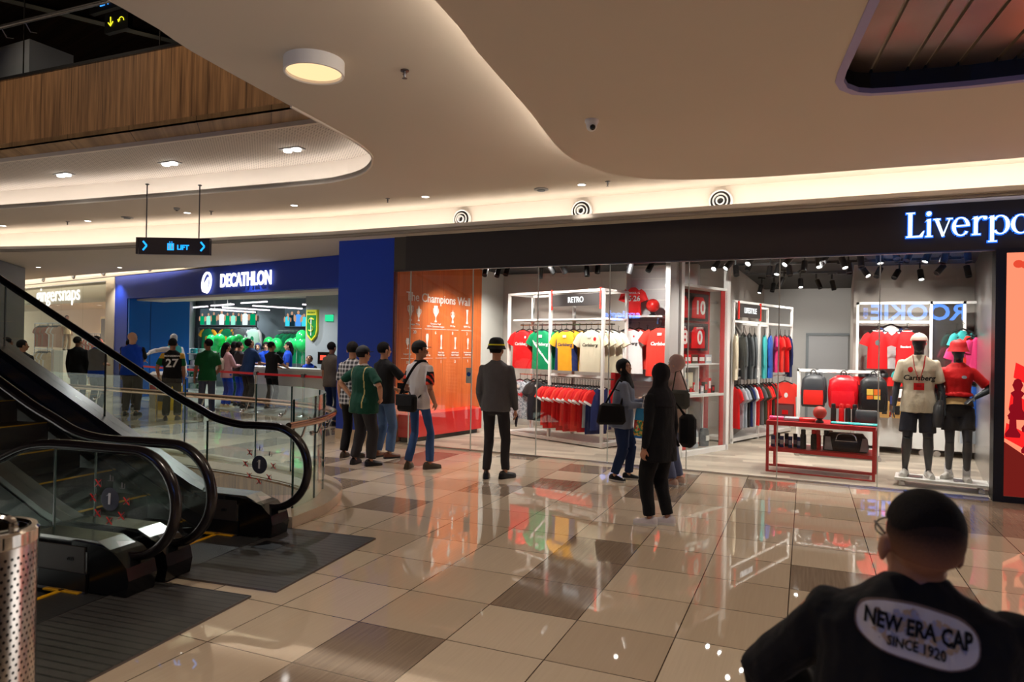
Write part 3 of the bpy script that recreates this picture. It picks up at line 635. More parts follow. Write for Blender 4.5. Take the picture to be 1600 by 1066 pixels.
# ================================================================== MALL OBJECTS
def smooth3(pts, k=4):
    pts = [Vector(p) for p in pts]; out = []
    for i in range(len(pts)-1):
        p0 = pts[max(i-1, 0)]; p1 = pts[i]; p2 = pts[i+1]; p3 = pts[min(i+2, len(pts)-1)]
        for j in range(k):
            t = j/k; out.append(.5*((2*p1)+(p2-p0)*t+(2*p0-5*p1+4*p2-p3)*t*t+(3*p1-p0-3*p2+p3)*t**3))
    out.append(pts[-1]); return out
# --- curved glass balustrade on its stone kerb
gb = thing('glass_balustrade', 'curved glass balustrade with bronze handrail on stone kerb around the floor opening', 'balustrade', (0, 0, 0))
def ribbon(a, b, z0, z1, mb=None):
    mb = mb or MB()
    n = len(a); vs = []; fs = []
    for (p, q) in zip(a, b): vs += [(p[0], p[1], z0), (q[0], q[1], z0), (q[0], q[1], z1), (p[0], p[1], z1)]
    for i in range(n-1):
        for j in range(4): fs.append((i*4+j, i*4+(j+1) % 4, i*4+4+(j+1) % 4, i*4+4+j))
    fs += [(3, 2, 1, 0), tuple((n-1)*4+j for j in range(4))]
    return mb.add(vs, fs)
endp = (-4.50, 4.70)
kerbline = CURB+[(-4.60, 4.72)]
ribbon(offset(kerbline, .14), offset(kerbline, -.20), 0.002, .10).build('stone_kerb', M_STONE, gb)
cuts = [0, 8, 12, 16, 20, 24, 28, len(CURB)-1]
cuts = [0, 6, 11, 14, 18, 22, 26, len(CURB)-1]
for a, b in zip(cuts, cuts[1:]):
    seg = CURB[a:b+1]; o_ = offset(CURB, -.012)[a:b+1]
    ribbon(seg, o_, .10, 1.12).build('glass_pane', M_GLASSG, gb)
    p = CURB[b]; MB().bar((p[0], p[1], .10), (p[0], p[1], 1.12), .014).build('glass_edge', M_GEDGE, gb)
rail = offset(CURB, -.10); rail = [r for r in rail]+[(-4.50, 4.78)]
MB().tube(smooth3([(p[0], p[1], .90) for p in rail[::2]]+[(rail[-1][0], rail[-1][1], .90)], 3), .038, 12, flat=.8).build('handrail', M_COPPER, gb)
for i in (3, 7, 10, 13, 16, 19, 23, 27, 31):
    if i < len(CURB):
        p, q = CURB[i], offset(CURB, -.10)[i]
        MB().tube([(p[0], p[1], .76), (q[0]*.6+p[0]*.4, q[1]*.6+p[1]*.4, .77), (q[0], q[1], .88)], .011, 8).ell((p[0], p[1], .76), (.028, .028, .028), 10, 6).build('bracket', M_STEEL, gb)
# --- escalators
SK = mat('escalator_skirt', (.17, .165, .165, 1), .3, .95); DK = mat('escalator_black_cladding', S(28, 27, 28), .3, .3); GP = mat('newel_side_panel', S(70, 64, 60), .45, .4)
STEP = mat('step_metal', (.06, .058, .06, 1), .45, .6, bump=.3, bscale=60)
SLP = .49
def rail_path(t, s0, up_, n=14):
    """handrail centre line in the s-z plane: incline, flat run, newel half circle, return"""
    pts = []; sg = 1 if up_ else -1
    for s in (-9.5, -8.5, -7.5, -6.5, s0-.9): pts.append((s, .935+sg*SLP*(s0-s)))
    pts += [(s0-.45, .935+sg*SLP*.45), (s0-.2, .935+sg*.12), (s0, .935+sg*.04), (s0+.25, .935), (-3.95, .935)]
    for k in range(n+1):
        a = pi/2-pi*k/n; pts.append((-3.73+.345*cos(a), .59+.345*sin(a)))
    pts += [(-3.9, .245), (-3.98, .25)]
    return [P3(s, t, z) for s, z in pts], pts
def balustrade(esc, t, s0, up_, side, sign=False):
    P, sz = rail_path(t, s0, up_)
    MB().tube(smooth3(P, 3), .036, 12, flat=.8).build('handrail', M_RUBBER, esc)
    # glass pane, a solid sheet following the rail
    top = [(s, z-.03) for s, z in sz[:10]]+[(-3.73+.31*cos(pi/2-pi*k/12), .59+.31*sin(pi/2-pi*k/12)) for k in range(1, 12)]
    sg = 1 if up_ else -1
    deck = lambda s: .33+sg*SLP*max(0, (s0-.05)-s)
    bot = [(s, deck(s)) for s in (-3.85, -4.2, s0, s0-.4, -6.5, -7.5, -9.5)]
    poly = [(s, z) for s, z in top if z > .33 or s < -4]+bot
    M = Matrix(((E1.x, 0, -E2.x, 0), (E1.y, 0, -E2.y, 0), (0, 1, 0, 0), (0, 0, 0, 1)))
    # local (s, z, -t)
    M = Matrix(((E1.x, 0, E2.x, 0), (E1.y, 0, E2.y, 0), (0, 1, 0, 0), (0, 0, 0, 1)))
    MB().prism(poly, t-.006, t+.006, M=M).build('glass_panel', M_GLASSG, esc, smooth=False)
    for s in (-4.42, -5.6, -6.9):
        z1 = .90+sg*SLP*max(0, s0-s); MB().bar(P3(s, t, deck(s)), P3(s, t, z1), .012).build('glass_joint', M_GEDGE, esc)
    # inner skirt deck and outer cladding (profile swept along the flight)
    def band(name, m, off0, off1, t0, t1):
        mb = MB(); ss = [-9.5, -7, s0-.5, s0-.2, s0, -3.98]
        A = [P3(s, t+t0, deck(s)+off0) for s in ss]; B = [P3(s, t+t1, deck(s)+off0) for s in ss]; Cc = [P3(s, t+t1, deck(s)+off1) for s in ss]; D_ = [P3(s, t+t0, deck(s)+off1) for s in ss]
        vs = []; fs = []
        for q in zip(A, B, Cc, D_): vs += q
        for i in range(len(ss)-1):
            for j in range(4): fs.append((i*4+j, i*4+(j+1) % 4, i*4+4+(j+1) % 4, i*4+4+j))
        fs += [(3, 2, 1, 0), tuple((len(ss)-1)*4+j for j in range(4))]
        mb.add(vs, fs).build(name, m, esc, smooth=False)
    i_ = side     # +1: steps lie towards +t
    band('deck_cover', SK, -.06, .0, -.09, .09)
    band('skirt_panel', mat('skirt_brushed', (.38, .37, .37, 1), .25, .95), -.20, -.06, i_*.06, i_*.12)
    band('skirt_base', DK, -.42, -.20, i_*.07, i_*.13)
    band('skirt_trim', M_STEEL, -.33, -.31, i_*.125, i_*.137)
    band('outer_cladding', DK, -.75, -.06, -i_*.10, -i_*.06)
    # newel box
    nb = MB(); prof = [(-4.12, .015), (-3.66, .015), (-3.64, .12), (-3.66, .20), (-3.76, .285), (-3.90, .325), (-4.12, .335)]
    nb.prism(prof, t-.115, t+.115, M=M).build('newel_box', M_GLOSSBLK, esc, smooth=False)
    nb = MB(); nb.prism([(-4.55, .02), (-4.0, .02), (-4.0, .30), (-4.55, .30)], t-.125, t-.112, M=M).build('side_panel', GP, esc, smooth=False)
    nb = MB(); nb.prism([(-4.5, .328), (-3.93, .328), (-3.80, .28), (-3.80, .295), (-3.92, .345), (-4.5, .348)], t-.10, t+.10, M=M).build('newel_cap', M_STEEL, esc, smooth=False)
    text('panel_mark', 'oo', .05, M_BLACK, esc, P3(-4.12, t-.127, .22), E1, (0, 0, 1))
    if sign:
        c0 = P3(-3.86 if up_ else -3.92, t-.010, .60)
        q = MB(); q.ell((0, 0, 0), (.078, .002, .078), 28, 12, M=Matrix.Translation(c0) @ Matrix.Rotation(A8, 4, 'Z')); q.build('number_disc', mat('sticker_grey', S(66, 68, 80), .5), esc)
        text('numeral', '1', .10, M_WHITE, esc, c0-E2*.004, E1, (0, 0, 1), off=.003); MB().bar(c0-E2*.004-E1*.022+Vector((0, 0, .022)), c0-E2*.004+Vector((0, 0, .038)), .009, .002).build('numeral_flag', M_WHITE, esc)
        for k in range(8):
            a = 2*pi*k/8+pi/2; cc = c0+E1*(.142*cos(a))+Vector((0, 0, .142*sin(a)))
            ic = MB(); ic.ell((0, 0, .012), (.008, .0015, .008), 8, 6, M=Matrix.Translation(cc)); ic.bar(cc-Vector((0, 0, .016)), cc+Vector((0, 0, .006)), .012, .002); ic.bar(cc-E1*.022-Vector((0, 0, .02)), cc+E1*.022-Vector((0, 0, .02)), .004, .002); ic.bar(cc+E1*.022-Vector((0, 0, .02)), cc+E1*.022+Vector((0, 0, .012)), .004, .002)
            ic.build('pictogram', mat('icon_grey', S(110, 100, 100), .6), esc)
            if k not in (0, 7):
                ic = MB(); c2 = cc-E2*.003
                for sgn in (1, -1): ic.bar(c2-E1*.024*sgn-Vector((0, 0, .024)), c2+E1*.024*sgn+Vector((0, 0, .024)), .009, .002)
                ic.build('red_cross', M_RED, esc)
def escalator(name, label, tn, tf, s0n, s0f, up_, signs):
    esc = thing(name, label, 'escalator', (0, 0, 0))
    if tn is not None: balustrade(esc, tn, s0n, up_, 1, signs[0])
    balustrade(esc, tf, s0f, up_, -1, signs[1])
    t0, t1 = tn+.12 if tn is not None else tf-1.05, tf-.12
    sg = 1 if up_ else -1; s = -4.15; z = -.03; k = 0
    MB().box(P3(-3.86, (t0+t1)/2, -.004), (.66, t1-t0+.24, .012), rz=A8).build('landing_plate', mat('landing_grille', (.10, .10, .10, 1), .35, .7, bump=.4, bscale=120), esc, smooth=False)
    q = MB(); q.box(P3(-4.18, (t0+t1)/2, .004), (.03, t1-t0, .010), rz=A8); q.box(P3(-4.17, t0+.02, .004), (.30, .03, .010), rz=A8); q.box(P3(-4.17, t1-.02, .004), (.30, .03, .010), rz=A8); q.build('yellow_comb_line', M_YEL, esc, smooth=False)
    while k < 14:
        rise = 0 if k < 1 else (.10 if k == 1 else .196)
        z += sg*rise; s1 = s-.40
        st = MB(); st.box(P3((s+s1)/2, (t0+t1)/2, z-.15), (.40, t1-t0, .30), rz=A8); o = st.build('step', STEP, esc, smooth=False)
        ed = MB(); ed.box(P3(s-.02, (t0+t1)/2, z+.003), (.035, t1-t0, .008), rz=A8); y = ed.build('yellow_edge', M_YEL, o, smooth=False)
        s = s1; k += 1
    return esc
escalator('escalator', 'rising escalator with black handrails and yellow step edges, beside the curved glass balustrade', 3.92, 5.05, -4.62, -4.32, True, (False, True))
escalator('escalator', 'descending escalator nearest the steel bin, black handrails over glass with grey number sticker', 2.35, 3.60, -4.7, -4.7, False, (False, True))
# --- entrance mats
def mat_mat():
    m, nt, p = principled('ribbed_entrance_mat'); g = NG(nt); o = g.xyz(g.pos())
    f = g.m('FRACT', g.m('MULTIPLY', o[1], 16)); f2 = g.m('FRACT', g.m('MULTIPLY', o[0], 90))
    l = g.m('LESS_THAN', f, .22); d = g.m('LESS_THAN', f2, .4); nz = g.noise(g.pos(), 3, 3)
    col = g.mix(nz, S(58, 56, 54), S(96, 94, 92)); col = g.mix(g.m('MULTIPLY', l, g.m('ADD', .45, g.m('MULTIPLY', d, .5))), col, S(18, 18, 18))
    nt.links.new(col, p.inputs['Base Color']); p.inputs['Roughness'].default_value = .36; p.inputs['Metallic'].default_value = .35
    g.bump(g.m('ADD', f, g.m('MULTIPLY', f2, .5)), p, .25, .004)
    return m
MM = mat_mat()
for lab, s0, s1, t0, t1 in (('dark ribbed metal mat in front of the rising escalator', -3.72, -2.86, 3.93, 5.26), ('dark ribbed metal mat in front of the descending escalator by the bin', -3.80, -2.96, 1.7, 3.79)):
    r = thing('entrance_mat', lab, 'mat', P3((s0+s1)/2, (t0+t1)/2, 0), A8)
    a = (s1-s0)/2; b = (t1-t0)/2
    MB().span(-a, a, -b, b, .001, .012).build('grille', MM, r, smooth=False)
    MB().span(-a-.008, a+.008, b, b+.008, 0, .014).span(-a-.008, a+.008, -b-.008, -b, 0, .014).span(a, a+.008, -b, b, 0, .014).span(-a-.008, -a, -b, b, 0, .014).build('frame_trim', M_DKSTEEL, r, smooth=False)
    if t1 > 5: MB().span(-.36, -.14, .08, .28, .0125, .014).build('inspection_plate', M_BLACK, r, smooth=False)
# --- perforated steel bin
m, nt, p = principled('perforated_steel'); g = NG(nt); o = g.xyz(g.pos())
an = g.m('MULTIPLY', g.m('ARCTAN2', o[1], o[0]), 50/(2*pi)); zz = g.m('MULTIPLY', o[2], 44)
row = g.m('MULTIPLY', g.m('FLOOR', zz), .5)
fx = g.m('SUBTRACT', g.m('FRACT', g.m('ADD', an, row)), .5); fz = g.m('SUBTRACT', g.m('FRACT', zz), .5)
dd = g.m('SQRT', g.m('ADD', g.m('MULTIPLY', fx, fx), g.m('MULTIPLY', fz, fz)))
k = g.m('MULTIPLY', g.m('LESS_THAN', dd, .24), g.m('LESS_THAN', o[2], .93))
nt.links.new(g.mix(k, (.62, .58, .54, 1), (.012, .01, .01, 1)), p.inputs['Base Color']); nt.links.new(g.m('SUBTRACT', 1, k), p.inputs['Metallic']); p.inputs['Roughness'].default_value = .2
BINM = m
bn = thing('litter_bin', 'round perforated steel litter bin at the bottom left, beside the escalator mat', 'bin', (-2.69, 1.38, 0), .4)
MB().lathe([(.155, 0), (.17, .01), (.17, .98), (.158, 1.0), (.14, 1.0), (.14, .9), (0, .9)], 48).build('bin_body', BINM, bn)
MB().lathe([(.171, .955), (.176, .96), (.176, 1.0), (.168, 1.008), (.15, 1.008), (.13, .99), (0, .985)], 48).build('rim_band', M_CHROME, bn)
MB().rings([(-.05, 0, .99, .095, .075), (-.05, 0, 1.04, .09, .07), (-.05, 0, 1.10, .06, .05)], 20).build('ash_cup', M_CHROME, bn)
MB().tube(smooth3([(.12, .0, 1.0), (.12, 0, 1.035), (.06, 0, 1.05), (-.02, 0, 1.05)], 3), .014, 8).build('lid_hinge', M_CHROME, bn)
# --- hanging LIFT sign
ls = thing('lift_sign', 'black hanging sign with blue arrows and the word lift', 'sign', (-8.74, 6.9, 3.0), 0)
a, b = Vector((-9.22, 6.69, 0)), Vector((-8.26, 7.15, 0)); d = (b-a).normalized(); nrm = Vector((d.y, -d.x, 0)); cx = Vector((-8.74, 6.92, 0))
ls.location = (cx.x, cx.y, 3.0); ang = atan2(d.y, d.x); ls.rotation_euler = (0, 0, ang)
MB().span(-.53, .53, -.035, .035, -.12, .12).build('sign_box', mat('sign_charcoal', S(44, 36, 38), .4), ls, smooth=False)
MB().span(-.495, -.487, -.037, .037, -.12, .12).build('edge_strip', M_CHROME, ls, smooth=False)
SB = emis('sign_blue2', S(30, 150, 255), 1.3)
for sx in (-.40, .43):
    q = MB(); q.bar((sx-.025, -.04, .065), (sx+.03, -.04, 0), .004, .024); q.bar((sx+.03, -.04, 0), (sx-.025, -.04, -.065), .004, .024); q.build('arrow', SB, ls, smooth=False)
text('lettering', 'LIFT', .095, SB, ls, (.15, -.037, -.02), off=.003)
MB().span(-.075, .02, -.039, -.036, -.06, .04).build('lift_icon', SB, ls, smooth=False)
q = MB()
for sx in (-.05, -.005): q.bar((sx, -.041, -.045), (sx, -.041, .005), .016, .003).ell((sx, -.041, .02), (.009, .002, .009), 8, 6)
q.build('icon_figures', M_WHITE, ls)
q = MB(); q.add([(-.052, -.038, .05), (-.03, -.038, .05), (-.041, -.038, .07)], [(0, 1, 2)]); q.add([(-.022, -.038, .05), (0, -.038, .05), (-.011, -.038, .07)], [(0, 1, 2)]); q.build('icon_arrows', SB, ls, fix=False)
for sx in (-.40, .36): MB().tube([(sx, 0, .12), (sx, 0, .90)], .009, 8).ell((sx, 0, .89), (.03, .03, .012), 10, 6).build('hanger_rod', M_DKSTEEL, ls)
# --- ceiling fittings
LAMP = emis('lamp_white', (1, .95, .9, 1), 9); LAMPW = emis('lamp_warm', (1, .64, .33, 1), .85)
dl = thing('disc_ceiling_light', 'large round drum light glowing warm on the pale ceiling', 'ceiling light', (-3.82, 4.27, ZC1))
MB().lathe([(.235, 0), (.235, -.105), (.222, -.108), (.214, -.10), (.214, -.06), (.214, 0)], 48).build('drum', M_WHITE, dl)
MB().lathe([(0, -.05), (.12, -.052), (.213, -.075), (.213, -.08), (.12, -.058), (0, -.056)], 48).build('diffuser', LAMPW, dl)
def downlight(x, y, z, lab, grp='small recessed downlights', r=.062):
    o = thing('downlight', lab, 'downlight', (x, y, z), 0, grp)
    MB().lathe([(r, 0), (r*1.12, -.004), (r*.92, -.008), (r*.86, -.002)], 20).build('ring', M_WHITE, o); MB().lathe([(0, -.003), (r*.84, -.003), (r*.84, -.0045), (0, -.0045)], 16).build('lens', LAMP, o)
DL = ['over the corner of the blue pillar', 'above the left half of the champions wall', 'left of the round ceiling vent, above the retro rack', 'just behind the lift sign', 'left of the lift sign near the smoke detector', 'at the far left edge of the mall ceiling']
for (x, y), l in zip([(-8.19, 8.74), (-5.77, 8.94), (-3.29, 9.05), (-10.51, 8.58), (-13.13, 8.49), (-15.46, 8.25)], DL): downlight(x, y, ZC1, 'small recessed ceiling downlight '+l)
for x, y, l in [(-12.46+1.75, 11.45, 'beside the blue pillar over the sports shop sign'), (-16.2, 11.3, 'on the low ceiling left of the lift sign'), (-18.3, 10.6, 'on the low ceiling nearest the grey column')]: downlight(x, y, ZC0, 'small recessed ceiling downlight '+l)
for (x, y), l in zip([(-11.32, 6.92), (-9.05, 7.07), (-6.79, 7.19)], ['leftmost, furthest from the curved end', 'middle one, above the lift sign', 'nearest the curved end of the opening']):
    o = thing('twin_spotlight', 'twin white spotlight in the perforated soffit, '+l, 'spotlight', (x, y, ZSOF), 0, 'twin spotlights in the soffit')
    MB().span(-.17, .17, -.075, .075, -.012, 0).build('bezel', M_GREY, o, smooth=False)
    for sx in (-.08, .08): MB().lathe([(.055, -.012), (.055, -.035), (.045, -.04), (0, -.04)], 16, c=(sx, 0, 0)).build('lamp', LAMP, o)
for (x, y), l in zip([(-6.4, 8.85), (-9.96, 8.62), (-3.26, 4.71), (-2.9, 9.0), (-13.6, 8.4)], ['above the blue pillar', 'behind the lift sign hanger', 'right of the big drum light', 'at the curved edge of the dropped panel', 'far left near the small downlights']):
    o = thing('sprinkler_head', 'small metal fire sprinkler on the ceiling '+l, 'sprinkler', (x, y, ZC1), 0, 'ceiling sprinklers')
    MB().lathe([(.035, 0), (.035, -.01), (.012, -.012), (.01, -.05), (.006, -.06), (.022, -.068), (0, -.07)], 14).build('nozzle', M_DKSTEEL, o); MB().bar((-.02, 0, -.03), (.02, 0, -.03), .006).build('fork', M_STEEL, o)
for x, y, l in [(-3.92, 9.1, 'above the retro rack'), (-12.0, 8.5, 'left of the lift sign')]:
    o = thing('ceiling_vent', 'flat round grey ceiling vent '+l, 'vent', (x, y, ZC1)); MB().lathe([(.10, 0), (.105, -.012), (.07, -.018), (0, -.02)], 24).build('cover', M_GREY, o); MB().lathe([(.06, -.018), (.055, -.03), (0, -.03)], 16).build('core', M_GREYD, o)
o = thing('smoke_detector', 'small grey smoke detector on ceiling beside lift sign rod', 'detector', (-10.3, 8.2, ZC1)); MB().lathe([(.05, 0), (.05, -.02), (.03, -.04), (0, -.042)], 16).build('body', M_GREY, o); MB().lathe([(.02, -.04), (.018, -.05), (0, -.052)], 10).build('sensor', M_DARK, o)
cc = thing('security_camera', 'white dome security camera with black lens under the dropped ceiling', 'camera', (-2.06, 5.9, ZD1))
MB().lathe([(.062, 0), (.062, -.02), (.052, -.035), (.045, -.055)], 24).build('base', M_WHITE, cc); MB().ell((0, 0, -.055), (.048, .048, .048), 20, 12).build('ball', M_WHITE, cc); MB().ell((.02, -.03, -.075), (.026, .026, .026), 14, 8).build('lens', M_GLOSSBLK, cc)
for (x, l) in ((-5.62, 'leftmost, beside the blue pillar'), (-3.56, 'middle one, lit from below'), (-1.54, 'rightmost, nearest the glowing shop name')):
    o = thing('jet_nozzle', 'round black and white air nozzle on the glowing cove, '+l, 'air nozzle', (x, 9.80, 3.69), 0, 'round air nozzles in the long cove')
    R = Matrix.Rotation(radians(90), 4, 'X')
    MB().lathe([(.16, -.03), (.165, 0), (.15, .02), (.135, .012)], 32, M=R, cap=False).build('flange', M_WHITE, o); MB().lathe([(0, -.02), (.135, -.01), (.135, .005), (0, -.01)], 28, M=R).build('throat', M_BLACK, o)
    MB().lathe([(.10, 0), (.105, .03), (.09, .035), (.085, 0)], 28, M=R, cap=False).build('outer_ring', M_WHITE, o); MB().lathe([(.055, 0), (.06, .045), (.045, .05), (.04, 0)], 20, M=R, cap=False).build('inner_ring', M_WHITE, o)
# ================================================================== PEOPLE
SKIN = mat('skin', S(186, 132, 100), .5, var=.06); SKIN2 = mat('skin_tan', S(158, 106, 78), .5, var=.06); SKIN3 = mat('skin_fair', S(214, 162, 130), .5, var=.05)
HAIR = mat('black_hair', S(22, 17, 16), .8, spec=.2, bump=.7, bscale=260); EYE = mat('eye_dark', S(20, 16, 16), .3); LIPM = mat('lips', S(150, 84, 76), .5)
def cloth(name, c_, rough=.85, var=.12): return mat(name, c_, rough, bump=.25, bscale=45, var=var, vscale=9, sheen=.04, spec=.25)
MANQ = mat('mannequin_graphite', S(52, 56, 62), .35); SOLE = mat('sole_white', S(220, 216, 208), .6)
def ik(a, b, l1, l2, pole):
    a, b = Vector(a), Vector(b); d = b-a; L = min(d.length, l1+l2-.004); d.normalize(); b = a+d*L
    k = (l1*l1-l2*l2+L*L)/(2*L); h = sqrt(max(0, l1*l1-k*k)); p = Vector(pole); p = (p-d*p.dot(d)).normalized()
    return a+d*k+p*h, b
def hand(mb, w, d, nrm, curl=.5, side=1, r=.0085):
    """palm, four unequal fingers and a thumb; d = pointing direction, nrm = palm normal, curl bends fingers towards it"""
    d = Vector(d).normalized(); n = Vector(nrm); n = (n-d*n.dot(d)).normalized(); x = d.cross(n)*side
    P = lambda a, b, c_: w+x*a+d*b+n*c_
    mb.tube([P(0, -.01, 0), P(0, .03, 0), P(.002, .065, 0), P(.004, .085, 0)], [.026, .034, .040, .036], 10, flat=.42, upv=n)
    for k, (off, ln) in enumerate(((.030, .068), (.011, .078), (-.009, .072), (-.027, .056))):
        p0 = P(off, .075, 0); c1_ = curl*1.1; a1 = d*cos(c1_*.6)+n*sin(c1_*.6); a2 = d*cos(c1_*1.3)+n*sin(c1_*1.3); a3 = d*cos(c1_*2.0)+n*sin(c1_*2.0)
        q1 = p0+a1*ln*.45; q2 = q1+a2*ln*.32; q3 = q2+a3*ln*.25
        mb.tube([p0, q1, q2, q3], [r, r*.98, r*.9, r*.7], 8)
    t0 = P(.026, .02, .006); t1 = t0+(x*.7+d*.6+n*.35*curl)*.032; t2 = t1+(x*.35+d*.85+n*.5*curl)*.030
    mb.tube([t0, t1, t2], [r*1.3, r*1.15, r*.8], 8)
def fade_mat():
    m, nt, p = principled('faded_hair'); g = NG(nt); z = g.xyz(g.pos('Generated'))[2]
    f = g.m('MULTIPLY', g.m('SUBTRACT', z, .08), 1.7); c_ = g.N.new('ShaderNodeClamp'); g.L.new(g.m('ADD', f, g.m('MULTIPLY', g.noise(g.pos(), 220, 2), .25)), c_.inputs[0])
    nt.links.new(g.mix(c_.outputs[0], S(172, 118, 88), S(44, 32, 28)), p.inputs['Base Color']); p.inputs['Roughness'].default_value = .85; p.inputs['Specular IOR Level'].default_value = .2
    g.bump(g.noise(g.pos(), 500, 2), p, .5, .004); return m
def person(label, x, y, a, H=1.68, g=1.0, skin=None, top=None, sleeve='short', bot=None, shoe=None, hair='short', hairm=None, hat=None, ha=None, hp=0, lh=None, rh=None, lp=(-.5, -1, -.1), rp=(.5, -1, -.1), feet=((-.11, 0, 8), (.11, 0, -8)),
           lean=0, hip=(0, 0, .92), hem=.80, vox=.012, paint=None, topmats=None, botw=1.0, cuff=.085, lcurl=.5, rcurl=.5, name='person', cat='person', group=None, face=True, z0=0, botlen=None, female=False, kneep=(0, 1, 0), sleeve_len=None, wind=0, belly=0, neckd=0, legk=1.0):
    aw = Vector((x, y, 0)).normalized(); R_ = Vector((aw.y, -aw.x, 0)); fdir = aw*cos(radians(a))+R_*sin(radians(a))
    root = thing(name, label, cat, (x, y, z0), atan2(fdir.y, fdir.x)-pi/2, group, H/1.72)
    skin = skin or SKIN; hipv = Vector(hip)
    MT = Matrix.Translation(hipv) @ Matrix.Rotation(radians(-lean), 4, 'X') @ Matrix.Translation(-Vector((0, 0, .92)))
    hy = radians(ha-a) if ha is not None else 0
    MH = MT @ Matrix.Translation((0, 0, -neckd)) @ Matrix.Translation((0, 0, 1.50)) @ Matrix.Rotation(-hy, 4, 'Z') @ Matrix.Rotation(radians(-hp)+radians(lean)*.7, 4, 'X') @ Matrix.Translation((0, 0, -1.50))
    sw = .178*(1+.35*max(0, g-1.05)) if not female else .160
    NK = Matrix.Translation((0, 0, -neckd))
    sh = [MT @ Vector((s*(sw-.016+.01*g), 0, 1.366)) for s in (-1, 1)]
    lh = Vector(lh) if lh else Vector((-.225*max(1, g*.97), .05, .80)); rh = Vector(rh) if rh else Vector((.225*max(1, g*.97), .05, .80))
    dz = hipv.z-.92
    el = []; wr = []
    for s, h, p in ((0, lh, lp), (1, rh, rp)):
        e, w = ik(sh[s], h, .285, .25, p); el.append(e); wr.append(w)
    hj = [hipv+Vector((s*.09, 0, -.02)) for s in (-1, 1)]; kn = []; an = []
    for s in (0, 1):
        k_, n_ = ik(hj[s], (feet[s][0], feet[s][1]-.02, .085), .425, .41, kneep); kn.append(k_); an.append(n_)
    # ---- body: one continuous skin
    b = MB()
    tor = [(0, 0, .84, .10, .07), (0, 0, .92, .15, .10), (0, 0, 1.08, .125, .085), (0, 0, 1.25, .145, .10), (0, 0, 1.38, .15, .085), (0, 0, 1.44, .09, .06)]
    nb = len(b.v); b.rings(tor, 16); b.v[nb:] = [tuple(MT @ Vector(v)) for v in b.v[nb:]]
    nk = [MT @ Vector((0, -.01, 1.42)), MT @ Vector((0, -.005, 1.48)), MH @ Vector((0, .0, 1.56))]
    b.tube(nk, [.062*g**.5, .055*g**.5, .055*g**.5], 14)
    b.ell((0, -.012, 1.632), (.076, .094, .09), 22, 14, M=MH)
    b.ell((0, .022, 1.575), (.060*g**.4, .068, .076), 20, 12, M=MH)
    b.ell((0, .062, 1.535), (.028, .028, .024), 12, 8, M=MH)      # chin
    if face:
        b.tube([MH @ Vector((0, .088, 1.612)), MH @ Vector((0, .104, 1.582)), MH @ Vector((0, .090, 1.572))], [.009, .014, .012], 8)
        for s in (-1, 1):
            b.ell((s*.085, -.004, 1.592), (.011, .022, .034), 10, 8, M=MH); b.ell((s*.036, .066, 1.585), (.02, .018, .022), 10, 8, M=MH)
            b.ell((s*.03, .074, 1.630), (.026, .012, .008), 10, 6, M=MH)
    for s in (0, 1):
        b.tube([sh[s], sh[s].lerp(el[s], .4), el[s]], [.052*g**.5, .047*g**.5, .037], 12); b.tube([el[s], el[s].lerp(wr[s], .3), wr[s]], [.038, .039, .026], 12)
        d = (wr[s]-el[s]).normalized(); inn = Vector((-1 if s else 1, 0, 0))
        if abs(d.z) < .6: inn = Vector((0, 0, -1)) if (wr[s].z > 1.0) else inn
        hand(b, wr[s], d+Vector((0, .1, 0)), inn, (lcurl, rcurl)[s], 1 if s == 0 else -1)
        b.tube([hj[s], hj[s].lerp(kn[s], .5), kn[s]], [.058*legk, .054*legk, .042*legk], 12); b.tube([kn[s], kn[s].lerp(an[s], .3), an[s], an[s]+Vector((0, .02, -.03))], [.042*legk, .045*legk, .031, .034], 12)
    bo = b.build('body', skin, root, remesh=.0065 if vox < .015 else .009); 
    # ---- face details
    if face:
        f = MB()
        for s in (-1, 1): f.ell((s*.031, .079, 1.612), (.013, .006, .0065), 10, 6, M=MH)
        f.build('eyes', EYE, root)
        f = MB()
        for s in (-1, 1): f.tube([MH @ Vector((s*.014, .088, 1.633)), MH @ Vector((s*.034, .087, 1.639)), MH @ Vector((s*.052, .075, 1.630))], .0035, 6)
        f.build('eyebrows', HAIR, root)
        f = MB(); f.ell((0, .085, 1.553), (.024, .008, .007), 12, 6, M=MH); f.build('mouth', LIPM, root)
    hm = hairm or HAIR
    def hk(lo_b, lo_f, line): return lambda c_: not ((c_.y > .03 and c_.z < line) or c_.z < (lo_b if c_.y < -.02 else lo_f))
    if hair == 'short': MB().ell((0, -.018, 1.640), (.086, .101, .098), 36, 24, M=MH, keep=hk(1.575, 1.60, 1.672)).build('hair', hm, root)
    elif hair == 'fade':
        MB().ell((0, -.018, 1.640), (.0815, .0985, .096), 48, 32, M=MH, keep=hk(1.585, 1.61, 1.675)).build('faded_sides', fade_mat(), root)
        MB().ell((0, -.012, 1.655), (.084, .098, .092), 48, 32, M=MH, keep=hk(1.652, 1.662, 1.685)).build('hair', hm, root)
    elif hair == 'long':
        MB().ell((0, -.018, 1.635), (.090, .104, .105), 36, 24, M=MH, keep=hk(1.54, 1.57, 1.668)).build('hair', hm, root)
        q = MB(); q.tube([MH @ Vector((0, -.07, 1.63)), MH @ Vector((0, -.10, 1.52)), MH @ Vector((0, -.11, 1.38)), MH @ Vector((0, -.10, 1.30))], [.07, .07, .06, .03], 14, flat=.6); q.build('ponytail', hm, root)
